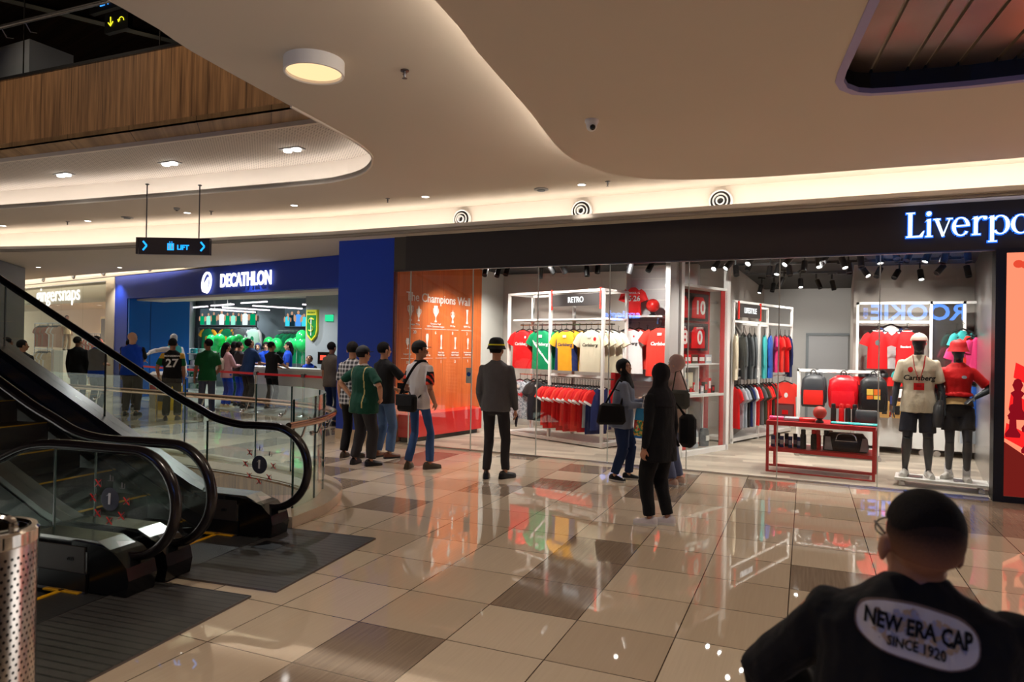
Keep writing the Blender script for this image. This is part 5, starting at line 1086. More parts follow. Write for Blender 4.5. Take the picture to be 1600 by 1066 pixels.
def tee(label, loc, rz, m, sl=None, side=None, collar=None, long=False, L=.68, k=1.0, group=None, prints=(), seed=0, name='football_shirt', cat='shirt', hanger=True, thin=1.0, tag_=False, cuff=None):
    r = thing(name, label, cat, loc, rz, group)
    q = MB(); rg = [(-L, .25, .045), (-L*.7, .242, .052), (-.30, .236, .056), (-.15, .232, .055), (-.075, .205, .046), (-.035, .140, .038), (-.01, .088, .032), (0, .074, .028)]
    q.rings([(0, 0, z-.10, a*k, b*thin) for z, a, b in rg], 28, 2.2)
    rnd = random.Random(seed); ph = rnd.random()*6
    def rip(mb, lo): mb.v[lo:] = [(x, y+.010*thin*sin(x*48+ph+z*3)*min(1, max(0, -(z+.18))*2.5)+.004*sin(z*30+ph), z) for x, y, z in mb.v[lo:]]
    rip(q, 0)
    if side: q.mi = [1 if (abs(sum(q.v[i][0] for i in f)/len(f)) > .17*k and sum(q.v[i][2] for i in f)/len(f) < -.30) else 0 for f in q.f]
    b = q.build('shirt_body', [m, side] if side else m, r)
    for s in (-1, 1):
        q = MB()
        if long: q.tube([(s*.17*k, 0, -.17), (s*.25*k, 0, -.28), (s*.29*k, -.01, -.48), (s*.28*k, -.01, -.66)], [.062, .062, .05, .042], 12, flat=.55*thin, upv=(0, 1, 0))
        else: q.tube([(s*.16*k, 0, -.165), (s*.235*k, 0, -.22), (s*.315*k, 0, -.345)], [.060, .078, .082], 14, flat=.5*thin, upv=(0, 1, 0))
        sv_ = q.build('sleeve', sl or m, r)
        if cuff: MB().tube([(s*.305*k, 0, -.327), (s*.322*k, 0, -.357)], [.083, .085], 14, flat=.52*thin, upv=(0, 1, 0)).build('cuff', cuff, sv_)
    if collar: MB().tube([(.07*cos(t), .028*sin(t), -.103+.012*sin(t)) for t in [2*pi*j/16 for j in range(17)]], .009, 6).build('collar', collar, r)
    if hanger:
        q = MB(); q.tube([(0, .0, 0), (.018, 0, .012), (0, 0, .028), (-.014, 0, .018)], .004, 5); q.tube([(0, 0, 0), (0, 0, -.07)], .005, 5); q.tube([(-.16, 0, -.13), (0, 0, -.07), (.16, 0, -.13)], .011, 6); q.build('hanger', HMET, r)
    for pr in prints:
        kind, nm, mm, arg, cx, cz = pr[:6]; decal(b, nm, mm, kind, arg, cx, cz, parent=r, eps=pr[6] if len(pr) > 6 else .004)
    if tag_: MB().box((.0, -.062*thin, -.20), (.07, .003, .045)).build('price_tag', M_WHITE, r, smooth=False)
    return r
def carls(m): return ('text', 'sponsor_lettering', m, ('Carlsberg', .075, .0015, 1.0, .25), 0, -.33)
def crest(m, x=.09, z=-.20, s=.028): return ('poly', 'crest', m, [[(s*cos(a_)*.8, s*sin(a_)) for a_ in [2*pi*j/12 for j in range(12)]]], x, z)
# --- retro rack
A_, B_ = Vector((-5.54, 11.49, 0)), Vector((-3.49, 10.73, 0)); d_ = (B_-A_); LR = d_.length; RZ = atan2(d_.y, d_.x); d_.normalize(); n_ = Vector((-d_.y, d_.x, 0))
rk_ = thing('clothes_rack', 'tall white two bay clothes rack with black retro sign full of football shirts', 'clothes rack', A_, RZ)
q = MB()
for u in (0, 1.03, LR):
    for v in (0, .62): q.span(u-.022, u+.022, v-.022, v+.022, .0, 2.58)
q.build('posts', M_WHITE, rk_, smooth=False)
q = MB()
for v in (0, .62): q.span(-.022, LR+.022, v-.022, v+.022, 2.56, 2.60)
for u in (0, 1.03, LR): q.span(u-.02, u+.02, 0, .62, 2.562, 2.598)
q.build('top_frame', M_WHITE, rk_, smooth=False)
MB().span(-.02, LR+.02, .12, .60, 2.10, 2.13).build('shelf', M_WHITE, rk_, smooth=False)
MB().span(-.03, LR+.03, -.03, .66, .03, .09).build('plinth', M_WHITE, rk_, smooth=False)
for z in (2.03, 1.12): MB().tube([(0, .30, z), (LR, .30, z)], .012, 8).build('hanging_rail', M_STEEL, rk_)
MB().span(1.05, LR-.02, .0, .03, 1.14, 1.18).build('middle_bar', M_WHITE, rk_, smooth=False)
MB().span(1.06, LR-.03, -.03, -.015, 2.33, 2.53).build('sign_board', mat('sign_dark', S(54, 50, 50), .5), rk_, smooth=False)
for u in (1.075, LR-.045): MB().span(u-.012, u+.012, -.036, -.012, 2.27, 2.62).build('red_strip', mat('strip_red', S(226, 50, 40), .5), rk_, smooth=False)
text('lettering', 'RETRO', .13, emis('sign_letter_white', S(255, 255, 255), .9), rk_, (1.62, -.037, 2.43), off=.004, sx=.85)
def onrack(u, v, z): return A_+d_*u+n_*v+Vector((0, 0, z))
R1 = [(.36, C_RED, None, None, C_RED2, C_WHT, 'Carlsberg', 'bright red retro shirt with white sponsor, first on the top rail'),
      (.84, C_GREEN, None, None, C_NAV, C_WHT, 'Carlsberg', 'green retro shirt with white diagonal sash'),
      (1.40, C_YEL, C_YEL, C_NAV, C_NAV, C_NAV, 'Carlsberg', 'yellow retro shirt with navy side panels'),
      (1.94, C_CREAM, C_CREAM, None, C_WHT, C_BLK, 'Carlsberg', 'cream retro shirt with round red crest')]
C_YEL2 = cloth('shirt_olive_yellow', S(190, 140, 20), .7); C_RED3 = cloth('shirt_deep_red', S(170, 18, 24), .7)
for i, (u, m_, sl_, sd, co_, pc, st_x, lab) in enumerate(R1):
    pr = [('text', 'sponsor_lettering', pc, (st_x, .075, .0015, 1, .25), 0, -.34)]
    if i == 3: pr.append(crest(C_RED, .10, -.24, .032))
    if i == 0: pr.append(crest(C_WHT, .09, -.22, .02))
    if i == 1: pr.append(('poly', 'sash', C_WHT, [[(-.2, .10), (-.2, .15), (.2, -.30), (.2, -.35)]], 0, -.38, .003))
    tee(lab+' of the retro rack', onrack(u, .0, 2.02), RZ+.12, m_, sl_, sd, co_, seed=i, k=.92, prints=pr, tag_=(i > 0))
    for j in range(3): tee(('red', 'green', 'yellow', 'cream')[i]+' shirt hanging behind the front one on the retro rack', onrack(u+.07*(j+1), .09*(j+1), 2.02), RZ+.12, (C_RED3, C_GREEN, C_YEL2, C_CREAM)[i], None, None, None, seed=i*5+j, k=.9, group=('red', 'green', 'yellow', 'cream')[i]+' retro shirts behind', thin=.7)
m, nt, p = principled('patterned_grey'); g = NG(nt); o_ = g.pos(); nt.links.new(g.mix(g.m('GREATER_THAN', g.noise(o_, 34, 2), .52), S(190, 196, 204), S(128, 138, 150)), p.inputs['Base Color'])
C_PAT = m
tee('light grey patterned retro shirt with red Candy lettering on the lower rail', onrack(.33, -.02, 1.12), RZ+.1, C_PAT, C_PAT, None, C_RED, k=.88, prints=[('text', 'sponsor_lettering', C_RED, ('Candy', .085, .004, 1, .1), 0, -.34)], seed=9, tag_=True)
for j in range(3): tee('pale red and grey shirt behind the patterned grey retro shirt', onrack(.39+.07*j, .10*(j+1), 1.12), RZ+.1, C_GRY if j != 1 else C_RED2, seed=j, k=.86, thin=.7, group='shirts behind the grey patterned one')
tee('black retro shirt on the lower rail beside the red row', onrack(.76, -.02, 1.12), RZ+.1, C_BLK, k=.88, seed=12, prints=[crest(C_WHT, .0, -.17, .022)])
tee('black shirt hanging just behind the black retro shirt', onrack(.84, .10, 1.12), RZ+.1, C_BLK, k=.88, seed=13, thin=.7)
for j in range(20):
    u = 1.0+j*.058; c_ = C_RED if j % 4 else C_RED2
    if j >= 16: c_ = (C_GRY, C_NAV, C_NAV, C_NAV)[j-16]
    tee('red shirt hanging sideways in the packed row on the low rail of the retro rack' if j < 16 else 'blue or grey shirt at the right end of the low retro rail', onrack(u, .08+.006*(j % 3), 1.08), RZ+radians(72+5*sin(j*2.1)), c_, C_RED if j % 3 else C_RED2, None, C_WHT, k=.84+.05*sin(j*1.7), seed=20+j, thin=.45, L=.70+.06*sin(j*2.3), cuff=C_WHT if j % 2 else None, group='red shirts in the packed low row' if j < 16 else 'blue and grey shirts at the row end') if True else None
# --- slat wall with shelf
sw_ = thing('slat_wall', 'white slatted display wall behind the boxed red jersey', 'display wall', (-3.0, 12.05, 0))
MB().span(-.50, .52, 0, .06, 0, 3.1).build('back_panel', M_WHITE, sw_, smooth=False)
for k in range(15): MB().span(-.42, .44, -.012, 0, .22+k*.19, .225+k*.19+.165).build('slat', mat('slat_white', S(214, 212, 212), .5), sw_, smooth=False)
MB().span(.52, .75, -.02, .2, 0, 3.1).build('side_column', mat('pale_column', S(206, 202, 200), .6), sw_, smooth=False)
sh_ = thing('wall_shelf', 'white shelf on the slatted wall carrying jersey and ball', 'shelf', (-3.12, 11.75, 2.20)); MB().span(-.42, .40, -.22, .28, -.03, 0).build('board', M_WHITE, sh_, smooth=False); MB().span(-.3, -.27, .0, .28, -.14, -.03).span(.25, .28, .0, .28, -.14, -.03).build('bracket', M_STEEL, sh_, smooth=False)
jb = tee('folded red jersey display marked 25-26 standing on the wall shelf', (-3.28, 11.72, 2.79), 0, C_RED, None, None, None, L=.48, k=.60, hanger=False, prints=[('text', 'print_numbers', C_WHT, ('25·26', .13, .004, .9, 0), 0, -.30), ('text', 'print_name', C_WHT, ('LIVERPOOL FC', .045, .001, .9, 0), 0, -.20)])
bl_ = thing('football', 'shiny red and white football on a small stand on the wall shelf', 'ball', (-2.92, 11.66, 2.20)); MB().ell((0, 0, .17), (.115, .115, .115), 24, 16).build('ball', mat('ball_red', S(220, 40, 36), .25, coat=.5, var=.5, vscale=9), bl_); MB().lathe([(.06, 0), (.06, .015), (.03, .03), (.05, .06)], 20).build('stand', M_BLACK, bl_)
tee('white retro shirt with red raglan and dark sponsor on the slatted wall', (-3.27, 11.50, 2.06), -.05, C_WHT, C_WHT, None, C_RED, k=.95, seed=31, L=.75, prints=[('text', 'sponsor_lettering', C_BLK, ('Carlsberg', .075, .002, 1, .25), 0, -.34), crest(C_RED, .09, -.22, .018)], tag_=True)
tee('orange red shirt behind the white retro shirt', (-3.17, 11.72, 2.06), -.05, C_RED2, k=1.0, seed=32); tee('grey shirt furthest back behind the white retro shirt', (-3.06, 11.86, 2.02), -.05, C_GRY, k=1.0, seed=33, L=.85)
tee('large red shirt with white sponsor beside the glass cabinet', (-2.72, 11.40, 2.08), -.05, C_RED2, C_RED2, None, None, k=1.0, seed=34, L=.8, prints=[('text', 'sponsor_lettering', C_WHT, ('Carlsberg', .08, .003, 1, .25), 0, -.36)], tag_=True)
for j in range(3): tee('red shirt layered behind the large red one on the slatted wall', (-2.58+.07*j, 11.52+.11*j, 2.05), -.05, C_RED, k=1.0, seed=35+j, L=.95, group='red shirts layered on the slatted wall')
tee('pinkish red shirt seen between rack post and slatted wall', (-3.56, 11.8, 2.0), -.3, C_RED3, k=.55, seed=39, L=1.0)
# --- glass cabinet with printed shirts
CA, CB = Vector((-2.19, 10.50, 0)), Vector((-1.70, 11.75, 0)); cd = CB-CA; CL = cd.length; CZ = atan2(cd.y, cd.x)
cb = thing('display_cabinet', 'glass fronted display cabinet with white frame and red panels of numbered shirts', 'cabinet', CA, CZ)
q = MB(); q.span(-.04, .04, -.02, .06, 0, 3.05); q.span(CL-.04, CL+.04, -.02, .06, 0, 3.05); q.span(0, CL, -.02, .06, 0, .09); q.build('frame', M_WHITE, cb, smooth=False)
MB().span(-.28, -.05, .02, .10, 0, 3.05).build('side_pillar', mat('cabinet_pillar', S(196, 192, 190), .5), cb, smooth=False)
MB().span(.12, CL-.04, .31, .34, .09, 2.62).build('back_panel', mat('cabinet_red', S(186, 30, 30), .5), cb, smooth=False)
MB().span(.04, CL-.04, .0, .34, 2.60, 2.64).build('top_panel', M_WHITE, cb, smooth=False)
MB().span(.04, CL-.04, .0, .012, .09, 2.60).build('glass_front', M_GLASS, cb, smooth=False)
MB().span(CL-.16, CL-.04, .03, .045, .09, 2.60).build('red_edge', mat('cabinet_red', S(186, 30, 30)), cb, smooth=False)
for z in (1.62, 2.10): MB().span(.06, CL-.18, .25, .28, z, z+.44).build('picture_board', mat('board_dark', S(48, 36, 38), .5), cb, smooth=False)
for z, n0, n1 in ((1.62, '18', '0'), (2.10, '1', '10')):
    for u, s_ in ((.32, n0), (.82, n1)):
        MB().rings([(u, .22, z+.04, .20, .02), (u, .22, z+.30, .19, .025), (u, .22, z+.38, .12, .02)], 20).build('printed_shirt', C_RED, cb); text('shirt_number', s_, .30, M_WHITE, cb, (u, .19, z+.20), off=.008); (text('shirt_name', 'LA KFPO', .05, M_WHITE, cb, (u, .19, z+.36)) if n0 == '18' else None)
MB().span(.05, CL-.05, .02, .30, .90, .94).build('table_top', M_WHITE, cb, smooth=False); MB().span(.3, .33, .2, .23, .09, .9).span(.95, .98, .2, .23, .09, .9).build('table_legs', M_WHITE, cb, smooth=False)
MB().span(.04, CL-.2, .3, .33, .13, .85).build('lower_board', mat('board_grey', S(120, 112, 108), .5), cb, smooth=False)
for j in range(10):
    o = thing('souvenir_box', 'small red and dark souvenir box inside the glass cabinet', 'box', CA+cd.normalized()*(.16+.11*j)+Vector((-cd.y, cd.x, 0)).normalized()*.16+Vector((0, 0, .94)), CZ, 'souvenir boxes in the glass cabinet')
    h_ = .12+.06*(j % 3); MB().span(-.04, .04, -.03, .03, 0, h_).build('carton', (C_RED, M_DARK, C_GRY, C_OLV)[j % 4], o, smooth=False); MB().span(-.03, .03, -.032, -.03, h_*.3, h_*.8).build('carton_label', (M_WHITE, C_RED)[j % 2], o, smooth=False)
for j in range(5):
    o = thing('souvenir_box', 'green and red souvenir carton stacked below the numbered shirts', 'box', CA+cd.normalized()*(.16+.2*j)+Vector((-cd.y, cd.x, 0)).normalized()*.17+Vector((0, 0, 1.42)), CZ, 'cartons under the numbered shirts')
    MB().span(-.09, .09, -.06, .06, 0, .14).build('carton', (C_GREEN, C_RED, C_OLV, C_RED3, C_GRY)[j], o, smooth=False); MB().span(-.07, .07, -.062, -.06, .04, .1).build('carton_label', M_WHITE, o, smooth=False)
o = thing('cabinet_shelf', 'thin white shelf holding cartons inside the glass cabinet', 'shelf', CA, CZ); MB().span(.05, CL-.05, .08, .30, 1.40, 1.42).build('board', M_WHITE, o, smooth=False); MB().span(.05, .08, .08, .5, 1.36, 1.40).build('bracket', M_WHITE, o, smooth=False)
o = thing('model_case', 'white boxed display case standing in the glass cabinet', 'case', CA+cd.normalized()*.42+Vector((-cd.y, cd.x, 0)).normalized()*.19+Vector((0, 0, .94)), CZ); MB().span(-.2, .2, -.12, .12, 0, .03).span(-.2, .2, -.12, .12, .42, .45).span(-.2, -.18, -.12, .12, 0, .45).span(.18, .2, -.12, .12, 0, .45).build('case_frame', M_WHITE, o, smooth=False); MB().span(-.12, .12, -.06, .06, .08, .34).build('model', C_CREAM, o, smooth=False)
for j in range(3):
    o = thing('gift_pack', ('round red gift pack at the bottom left of the glass cabinet', 'grey gift pack in the middle of the cabinet floor', 'green grey gift pack at the bottom right of the cabinet')[j], 'pack', CA+cd.normalized()*(.3+.32*j)+Vector((-cd.y, cd.x, 0)).normalized()*.16+Vector((0, 0, .09)), CZ)
    MB().rings([(0, 0, 0, .11, .06), (0, 0, .2, .12, .06), (0, 0, .28, .08, .05)], 16).build('pack', (C_RED, C_GRY, C_DG)[j], o); MB().box((0, -.065, .13), (.09, .01, .08)).build('pack_label', M_WHITE, o)
# --- lifestyle rack
LA, LB = Vector((-1.72, 12.55, 0)), Vector((-.93, 15.0, 0)); ld = LB-LA; LL = ld.length; LZ = atan2(ld.y, ld.x); ldn = ld.normalized(); lnn = Vector((-ldn.y, ldn.x, 0))
lr = thing('clothes_rack', 'white lifestyle rack with coats above and mixed shirts below, right of the glass cabinet', 'clothes rack', LA, LZ)
q = MB()
for u in (0, 1.05, LL): 
    for v in (0, .5): q.span(u-.02, u+.02, v-.02, v+.02, 0, 2.50)
q.build('posts', M_WHITE, lr, smooth=False); q = MB()
for z in (2.49, 2.14): q.span(-.02, LL+.02, -.02, .02, z-.02, z+.02); q.span(-.02, LL+.02, .48, .52, z-.02, z+.02)
q.build('top_frame', M_WHITE, lr, smooth=False)
for z in (1.15, 1.30): MB().span(0, LL, -.0, .03, z-.015, z+.015).build('middle_bar', M_WHITE, lr, smooth=False)
MB().span(-.02, LL+.02, -.02, .52, .04, .10).build('plinth', M_WHITE, lr, smooth=False)
MB().span(.15, 1.0, -.04, -.025, 2.22, 2.46).build('sign_board', mat('sign_dark', S(54, 50, 50)), lr, smooth=False); text('lettering', 'LIFESTYLE', .135, MATS['sign_letter_white'], lr, (.58, -.045, 2.34), off=.003, sx=.85)
for u in (.13, 1.02): MB().span(u-.012, u+.012, -.045, -.02, 2.18, 2.5).build('red_strip', MATS['strip_red'], lr, smooth=False)
def onl(u, v, z): return LA+ldn*u+lnn*v+Vector((0, 0, z))
for j, (u, c_, lab, lg) in enumerate([(.05, C_CREAM, 'pale long sleeved top at the left end', 1), (.35, C_DG, 'dark grey hooded coat', 1), (.60, C_DG, 'second grey coat with zip', 1), (.82, C_DG, 'third grey coat next to the post', 1), (1.25, C_TEAL, 'teal and yellow jacket', 1), (1.5, C_BLU, 'bright blue jacket', 1), (1.78, C_PNK, 'pink shirt', 0), (1.98, C_RED2, 'coral red shirt', 0), (2.2, C_RED, 'deep red shirt with pale hem', 0), (2.4, C_NAV, 'navy jacket at the far end', 1)]):
    tee(lab+' on the upper rail of the lifestyle rack', onl(u, -.02, 2.02), LZ+.5+.2*sin(j), c_, c_, None, None, long=bool(lg), k=.82, seed=50+j, L=.80 if lg else .7, thin=.9, name='garment', cat='clothes')
for j, c_ in enumerate([C_RED, C_GRY, C_GRY, C_BLK, C_NAV, C_WHT, C_RED, C_DG, C_OLV, C_RED2, C_RED, C_OLV, C_RED]):
    tee(('red shirt at the left end', 'pale grey shirt', 'light grey shirt next to the black ones', 'black shirt', 'navy shirt', 'white shirt', 'red shirt beside the white one', 'charcoal shirt', 'olive shirt', 'orange red shirt', 'red shirt beside the olive ones', 'dark olive shirt', 'red shirt beside the last post')[j]+' on the low rail of the lifestyle rack', onl(.05+.135*j, .0, 1.10), LZ+radians(55+5*sin(j)), c_, c_, k=.86, seed=70+j, thin=.6, L=.72, name='garment', cat='clothes')
tee('bright red shirt with white crest facing out at the end of the lifestyle rack', onl(2.15, -.05, 1.12), LZ-.7, C_RED2, C_RED2, None, None, k=.95, seed=90, prints=[crest(C_WHT, 0, -.35, .05)])
# --- bag rack
br = thing('bag_rack', 'white wheeled rack of backpacks behind the red table', 'rack', (-.62, 11.72, 0))
q = MB()
for u in (0, 1.12):
    for v in (0, .42): q.span(u-.015, u+.015, v-.015, v+.015, .10, 1.36)
q.build('posts', M_WHITE, br, smooth=False)
MB().span(-.015, 1.135, -.015, .015, 1.33, 1.36).span(-.015, 1.135, .405, .435, 1.33, 1.36).span(-.015, .015, 0, .42, 1.33, 1.36).span(1.105, 1.135, 0, .42, 1.33, 1.36).build('top_frame', M_WHITE, br, smooth=False)
MB().span(0, 1.12, .0, .42, .13, .15).build('base_shelf', M_WHITE, br, smooth=False); MB().tube([(0, .2, 1.32), (1.12, .2, 1.32)], .012, 8).build('rail', M_STEEL, br)
for u in (0, 1.12):
    for v in (0, .42): MB().lathe([(.0, -.015), (.045, -.015), (.045, .015), (0, .015)], 16, M=Matrix.Translation((u, v, .045)) @ Matrix.Rotation(pi/2, 4, 'X')).bar((u, v, .05), (u, v, .12), .02).build('caster', M_STEEL, br)
def backpack(lab, loc, rz, m, m2, w=.32, h=.46, d=.17, puff=1, plate=None):
    o = thing('backpack', lab, 'backpack', loc, rz)
    q = MB(); q.rings([(0, 0, -h, w*.46, d*.42), (0, 0, -h*.95, w*.5, d*.5), (0, 0, -h*.5, w*.51*puff, d*.55), (0, 0, -h*.15, w*.46*puff, d*.46), (0, 0, -.03, w*.34, d*.3), (0, 0, 0, w*.2, d*.12)], 24, 3); o1 = q.build('bag_body', m, o)
    MB().rings([(0, -d*.45, -h*.92, w*.4, d*.2), (0, -d*.5, -h*.7, w*.42, d*.22), (0, -d*.45, -h*.48, w*.40, d*.16)], 20, 4).build('front_pocket', m2, o)
    MB().tube(smooth3([(-.04, 0, -.02), (-.03, 0, .05), (0, 0, .07), (.03, 0, .05), (.04, 0, -.02)], 2), .008, 6).build('handle', M_BLACK, o)
    q = MB()
    for s in (-1, 1): q.tube(smooth3([(s*.07, .05, -.02), (s*.10, .10, -.12), (s*.12, .11, -.3), (s*.14, .08, -h*.9)], 2), .016, 6, flat=.4)
    q.build('straps', M_BLACK, o)
    if plate:
        for i in range(2):
            for j in range(2): MB().box((-.047+.094*i, -d*.5-.03, -h*.62+.094*j), (.085, .008, .085)).build('badge', plate[(i+j) % 2], o)
    return o
LEA = mat('bag_dark_leather', S(54, 56, 60), .4)
backpack('dark grey backpack with bright red lower panel, left on the bag rack', (-.40, 11.66, 1.29), .05, LEA, mat('bag_red_panel', S(226, 44, 34), .35), .34, .50)
backpack('glossy bright red backpack in the middle of the bag rack', (.02, 11.64, 1.29), -.05, mat('bag_red', S(206, 16, 30), .3, bump=.7, bscale=12), mat('bag_red2', S(216, 24, 36), .3), .40, .50, .2, 1.06)
backpack('black drawstring backpack with four orange badges, right on the bag rack', (.42, 11.60, 1.29), .0, mat('bag_black_nylon', S(24, 24, 26), .4, bump=.5, bscale=14), M_BLACK, .38, .52, .18, 1.0, (mat('badge_orange', S(226, 110, 30), .5), mat('badge_yellow', S(226, 190, 80), .5)))
for j, (x, lab) in enumerate([(-.36, 'left'), (.06, 'centre'), (.46, 'right')]): backpack('dark bag hanging at the back of the bag rack, '+lab, (x, 11.98, 1.29), .1, LEA, M_BLACK, .30, .46)
# --- red table
tb = thing('display_table', 'low red metal display table with a shelf of bottles and bags', 'table', (-.90, 10.0, 0), atan2(-.09, 1.28)); TW, TD = 1.28, .62
q = MB()
for u in (0, TW):
    for v in (0, TD): q.span(u-.018, u+.018, v-.018, v+.018, 0, .69)
q.build('legs', M_REDM, tb, smooth=False)
MB().span(-.02, TW+.02, -.02, TD+.02, .645, .70).build('table_top', M_REDM, tb, smooth=False); MB().span(-.0, TW, -.01, TD, .29, .335).build('shelf', M_REDM, tb, smooth=False)
q = MB(); q.span(0, TW, -.015, .015, .0, .03); q.span(0, TW, TD-.015, TD+.015, 0, .03); q.span(0, TW, .09, .11, .075, .10); q.build('foot_rails', M_REDM, tb, smooth=False)
def bottle(lab, loc, m, m2, h=.24, r=.034, grp=None):
    o = thing('bottle', lab, 'bottle', loc, 0, grp); MB().lathe([(r, 0), (r*1.03, .01), (r, h*.7), (r*.75, h*.78), (r*.7, h*.8)], 16).build('flask', m, o); MB().lathe([(r*.78, h*.8), (r*.78, h*.97), (r*.6, h), (0, h)], 14).build('cap', m2, o); return o
ZT, ZS = .702, .337
def fold(lab, loc, rz, m, w=.26, d=.22, n=2, grp=None):
    o = thing('folded_shirt', lab, 'shirt', loc, rz, grp); q = MB()
    for k in range(n): q.rings([(0, 0, k*.02, w/2, d/2), (0, 0, k*.02+.01, w/2+.004, d/2+.004), (0, 0, k*.02+.018, w/2, d/2)], 24, 7)
    q.build('stack', m, o); MB().tube([(-.05, -d*.3, n*.02), (0, -d*.38, n*.02), (.05, -d*.3, n*.02)], .007, 6).build('neckline', M_WHITE, o); MB().box((.07, -.05, n*.02), (.04, .03, .003)).build('size_tag', M_WHITE, o)
fold('teal folded shirt at the right corner of the red table', (.28, 10.10, ZT), -.05, C_TEAL, .30, .22, 1); fold('teal folded shirt next to the ball on the red table', (.0, 10.12, ZT), -.05, C_TEAL, .25, .22, 1)
for j, (x, c_, l) in enumerate([(-.42, C_RED, 'red folded shirt left of the ball on the red table'), (-.62, C_GRY, 'pale folded shirt near the left end of the red table'), (-.80, C_PNK, 'pink and white folded shirt at the left end of the red table')]): fold(l, (x, 10.22, ZT), .05, c_, .2, .24)
o = thing('football', 'red and cream football on a black stand on the red table', 'ball', (-.26, 10.08, ZT)); MB().ell((0, 0, .135), (.085, .085, .085), 24, 16).build('ball', mat('ball_red_cream', S(190, 60, 50), .4, var=.5, vscale=12), o); MB().lathe([(.05, 0), (.05, .02), (.03, .04), (.045, .065)], 20).build('stand', M_BLACK, o)
for j, (x, a_, b_, l) in enumerate([(-.10, M_BLACK, M_BLACK, 'black bottle beside the ball'), (-.0, C_RED, M_RED, 'red bottle in the middle'), (.08, M_BLACK, M_RED, 'black bottle with red cap'), (.16, M_BLACK, M_BLACK, 'slim black bottle by the wash bag')]): bottle(l+' on the red table top', (x, 10.44, ZT), a_, b_)
o = thing('wash_bag', 'dark grey wash bag on the right of the red table', 'bag', (.30, 10.42, ZT)); MB().rings([(0, 0, 0, .13, .06), (0, 0, .03, .14, .07), (0, 0, .15, .135, .06), (0, 0, .17, .12, .045)], 24, 4).build('bag_body', LEA, o); MB().tube([(-.12, -.03, .165), (.12, -.03, .165)], .005, 6).build('zip', M_STEEL, o)
o = thing('card_stand', 'small red framed display card on the left of the red table', 'card stand', (-.72, 10.5, ZT)); MB().span(-.12, .12, 0, .02, 0, .2).build('frame_body', mat('frame_dark_red', S(120, 30, 30), .5), o); MB().span(-.1, .1, -.004, 0, .02, .18).build('card', mat('card_grey', S(110, 90, 86), .6), o); MB().span(-.04, .04, -.006, -.003, .05, .11).build('card_print', C_RED, o)
o = thing('duffel_bag', 'black duffel bag with grey end panels on the shelf of the red table', 'bag', (.06, 10.20, ZS)); MB().rings([(0, 0, 0, .25, .10), (0, 0, .05, .27, .12), (0, 0, .17, .255, .11), (0, 0, .24, .20, .06)], 28, 4).build('bag_body', M_BLACK, o)
for s in (-1, 1): MB().add([(s*.26, -.13, .02), (s*.16, -.135, .02), (s*.19, -.13, .19), (s*.25, -.12, .19), (s*.26, -.10, .02), (s*.16, -.10, .02), (s*.19, -.09, .19), (s*.25, -.09, .19)], [(0, 1, 2, 3), (4, 7, 6, 5), (0, 4, 5, 1), (2, 6, 7, 3), (0, 3, 7, 4), (1, 5, 6, 2)]).build('end_panel', mat('bag_grey_panel', S(150, 150, 152), .5), o)
MB().tube(smooth3([(-.12, -.12, .16), (-.08, -.13, .235), (.08, -.13, .235), (.12, -.12, .16)], 3), .009, 6).build('handle', M_STEEL, o); MB().span(-.13, .13, -.136, -.13, .14, .15).build('zip', M_STEEL, o)
for j, (x, a_, b_, l) in enumerate([(-.46, M_BLACK, M_DARK, 'tall black bottle at the middle'), (-.33, M_DARK, C_RED, 'dark bottle with red cap'), (-.28, C_RED, M_RED, 'red bottle with white mark'), (-.18, M_DARK, M_BLACK, 'large dark bottle'), (-.13, M_BLACK, M_STEEL, 'black bottle touching the duffel bag')]): bottle(l+' on the shelf of the red table', (x, 10.12+.02*j, ZS), a_, b_, .26, .038)
for j in range(7): o = thing('mug_box', 'small navy boxed mug on the left of the red table shelf', 'box', (-.84+.055*j, 10.13+.1*(j % 2), ZS), 0, 'navy mug boxes on the red table shelf'); MB().span(-.025, .025, -.025, .025, 0, .15+.03*(j % 2)).build('carton', (C_NAV, M_DARK)[j % 2], o, smooth=False); MB().span(-.02, .02, -.027, -.025, .04, .1).build('carton_label', C_GRY, o, smooth=False)
# --- mannequins on a wheeled platform
pf = thing('mannequin_platform', 'white wheeled platform under the two mannequins', 'platform', (.60, 9.78, 0), -.10)
MB().span(0, .98, 0, .42, .085, .115).build('deck', M_WHITE, pf, smooth=False); MB().span(.12, .3, .12, .3, .115, .122).span(.62, .8, .12, .3, .115, .122).build('base_plate', M_DKSTEEL, pf, smooth=False)
for u in (.08, .9):
    for v in (.05, .37): MB().lathe([(.0, -.012), (.035, -.012), (.035, .012), (0, .012)], 16, M=Matrix.Translation((u, v, .035)) @ Matrix.Rotation(pi/2, 4, 'X')).bar((u, v, .04), (u, v, .085), .02).build('caster', M_STEEL, pf)
CRM = cloth('mannequin_shirt_cream', S(216, 202, 178), .7, .04)
r, q = person('dark male mannequin in cream football shirt, navy shorts and cream cap', .86, 9.98, 178, 1.76, 1.0, skin=MANQ, top=CRM, bot=cloth('shorts_navy', S(22, 26, 40)), shoe=(mat('trainer_white', S(222, 218, 212), .5), SOLE), hair=None, hat='whitecap', face=False, hem=.78, botlen=.86, name='mannequin', cat='mannequin', z0=.117, legk=1.32, vox=.009, lh=(-.27, .06, .82), rh=(.26, .08, .84), feet=((-.12, -.02, 10), (.13, .0, -12)), rcurl=.3)
T_ = q['top']
decal(T_, 'sponsor_lettering', BLK, 'text', ('Carlsberg', .085, .002, 1, .2), 0, 1.20, front=True, parent=r); decal(T_, 'crest', C_RED, 'poly', [[(.028*cos(a_), .034*sin(a_)) for a_ in [2*pi*j/14 for j in range(14)]]], .09, 1.30, front=True, parent=r)
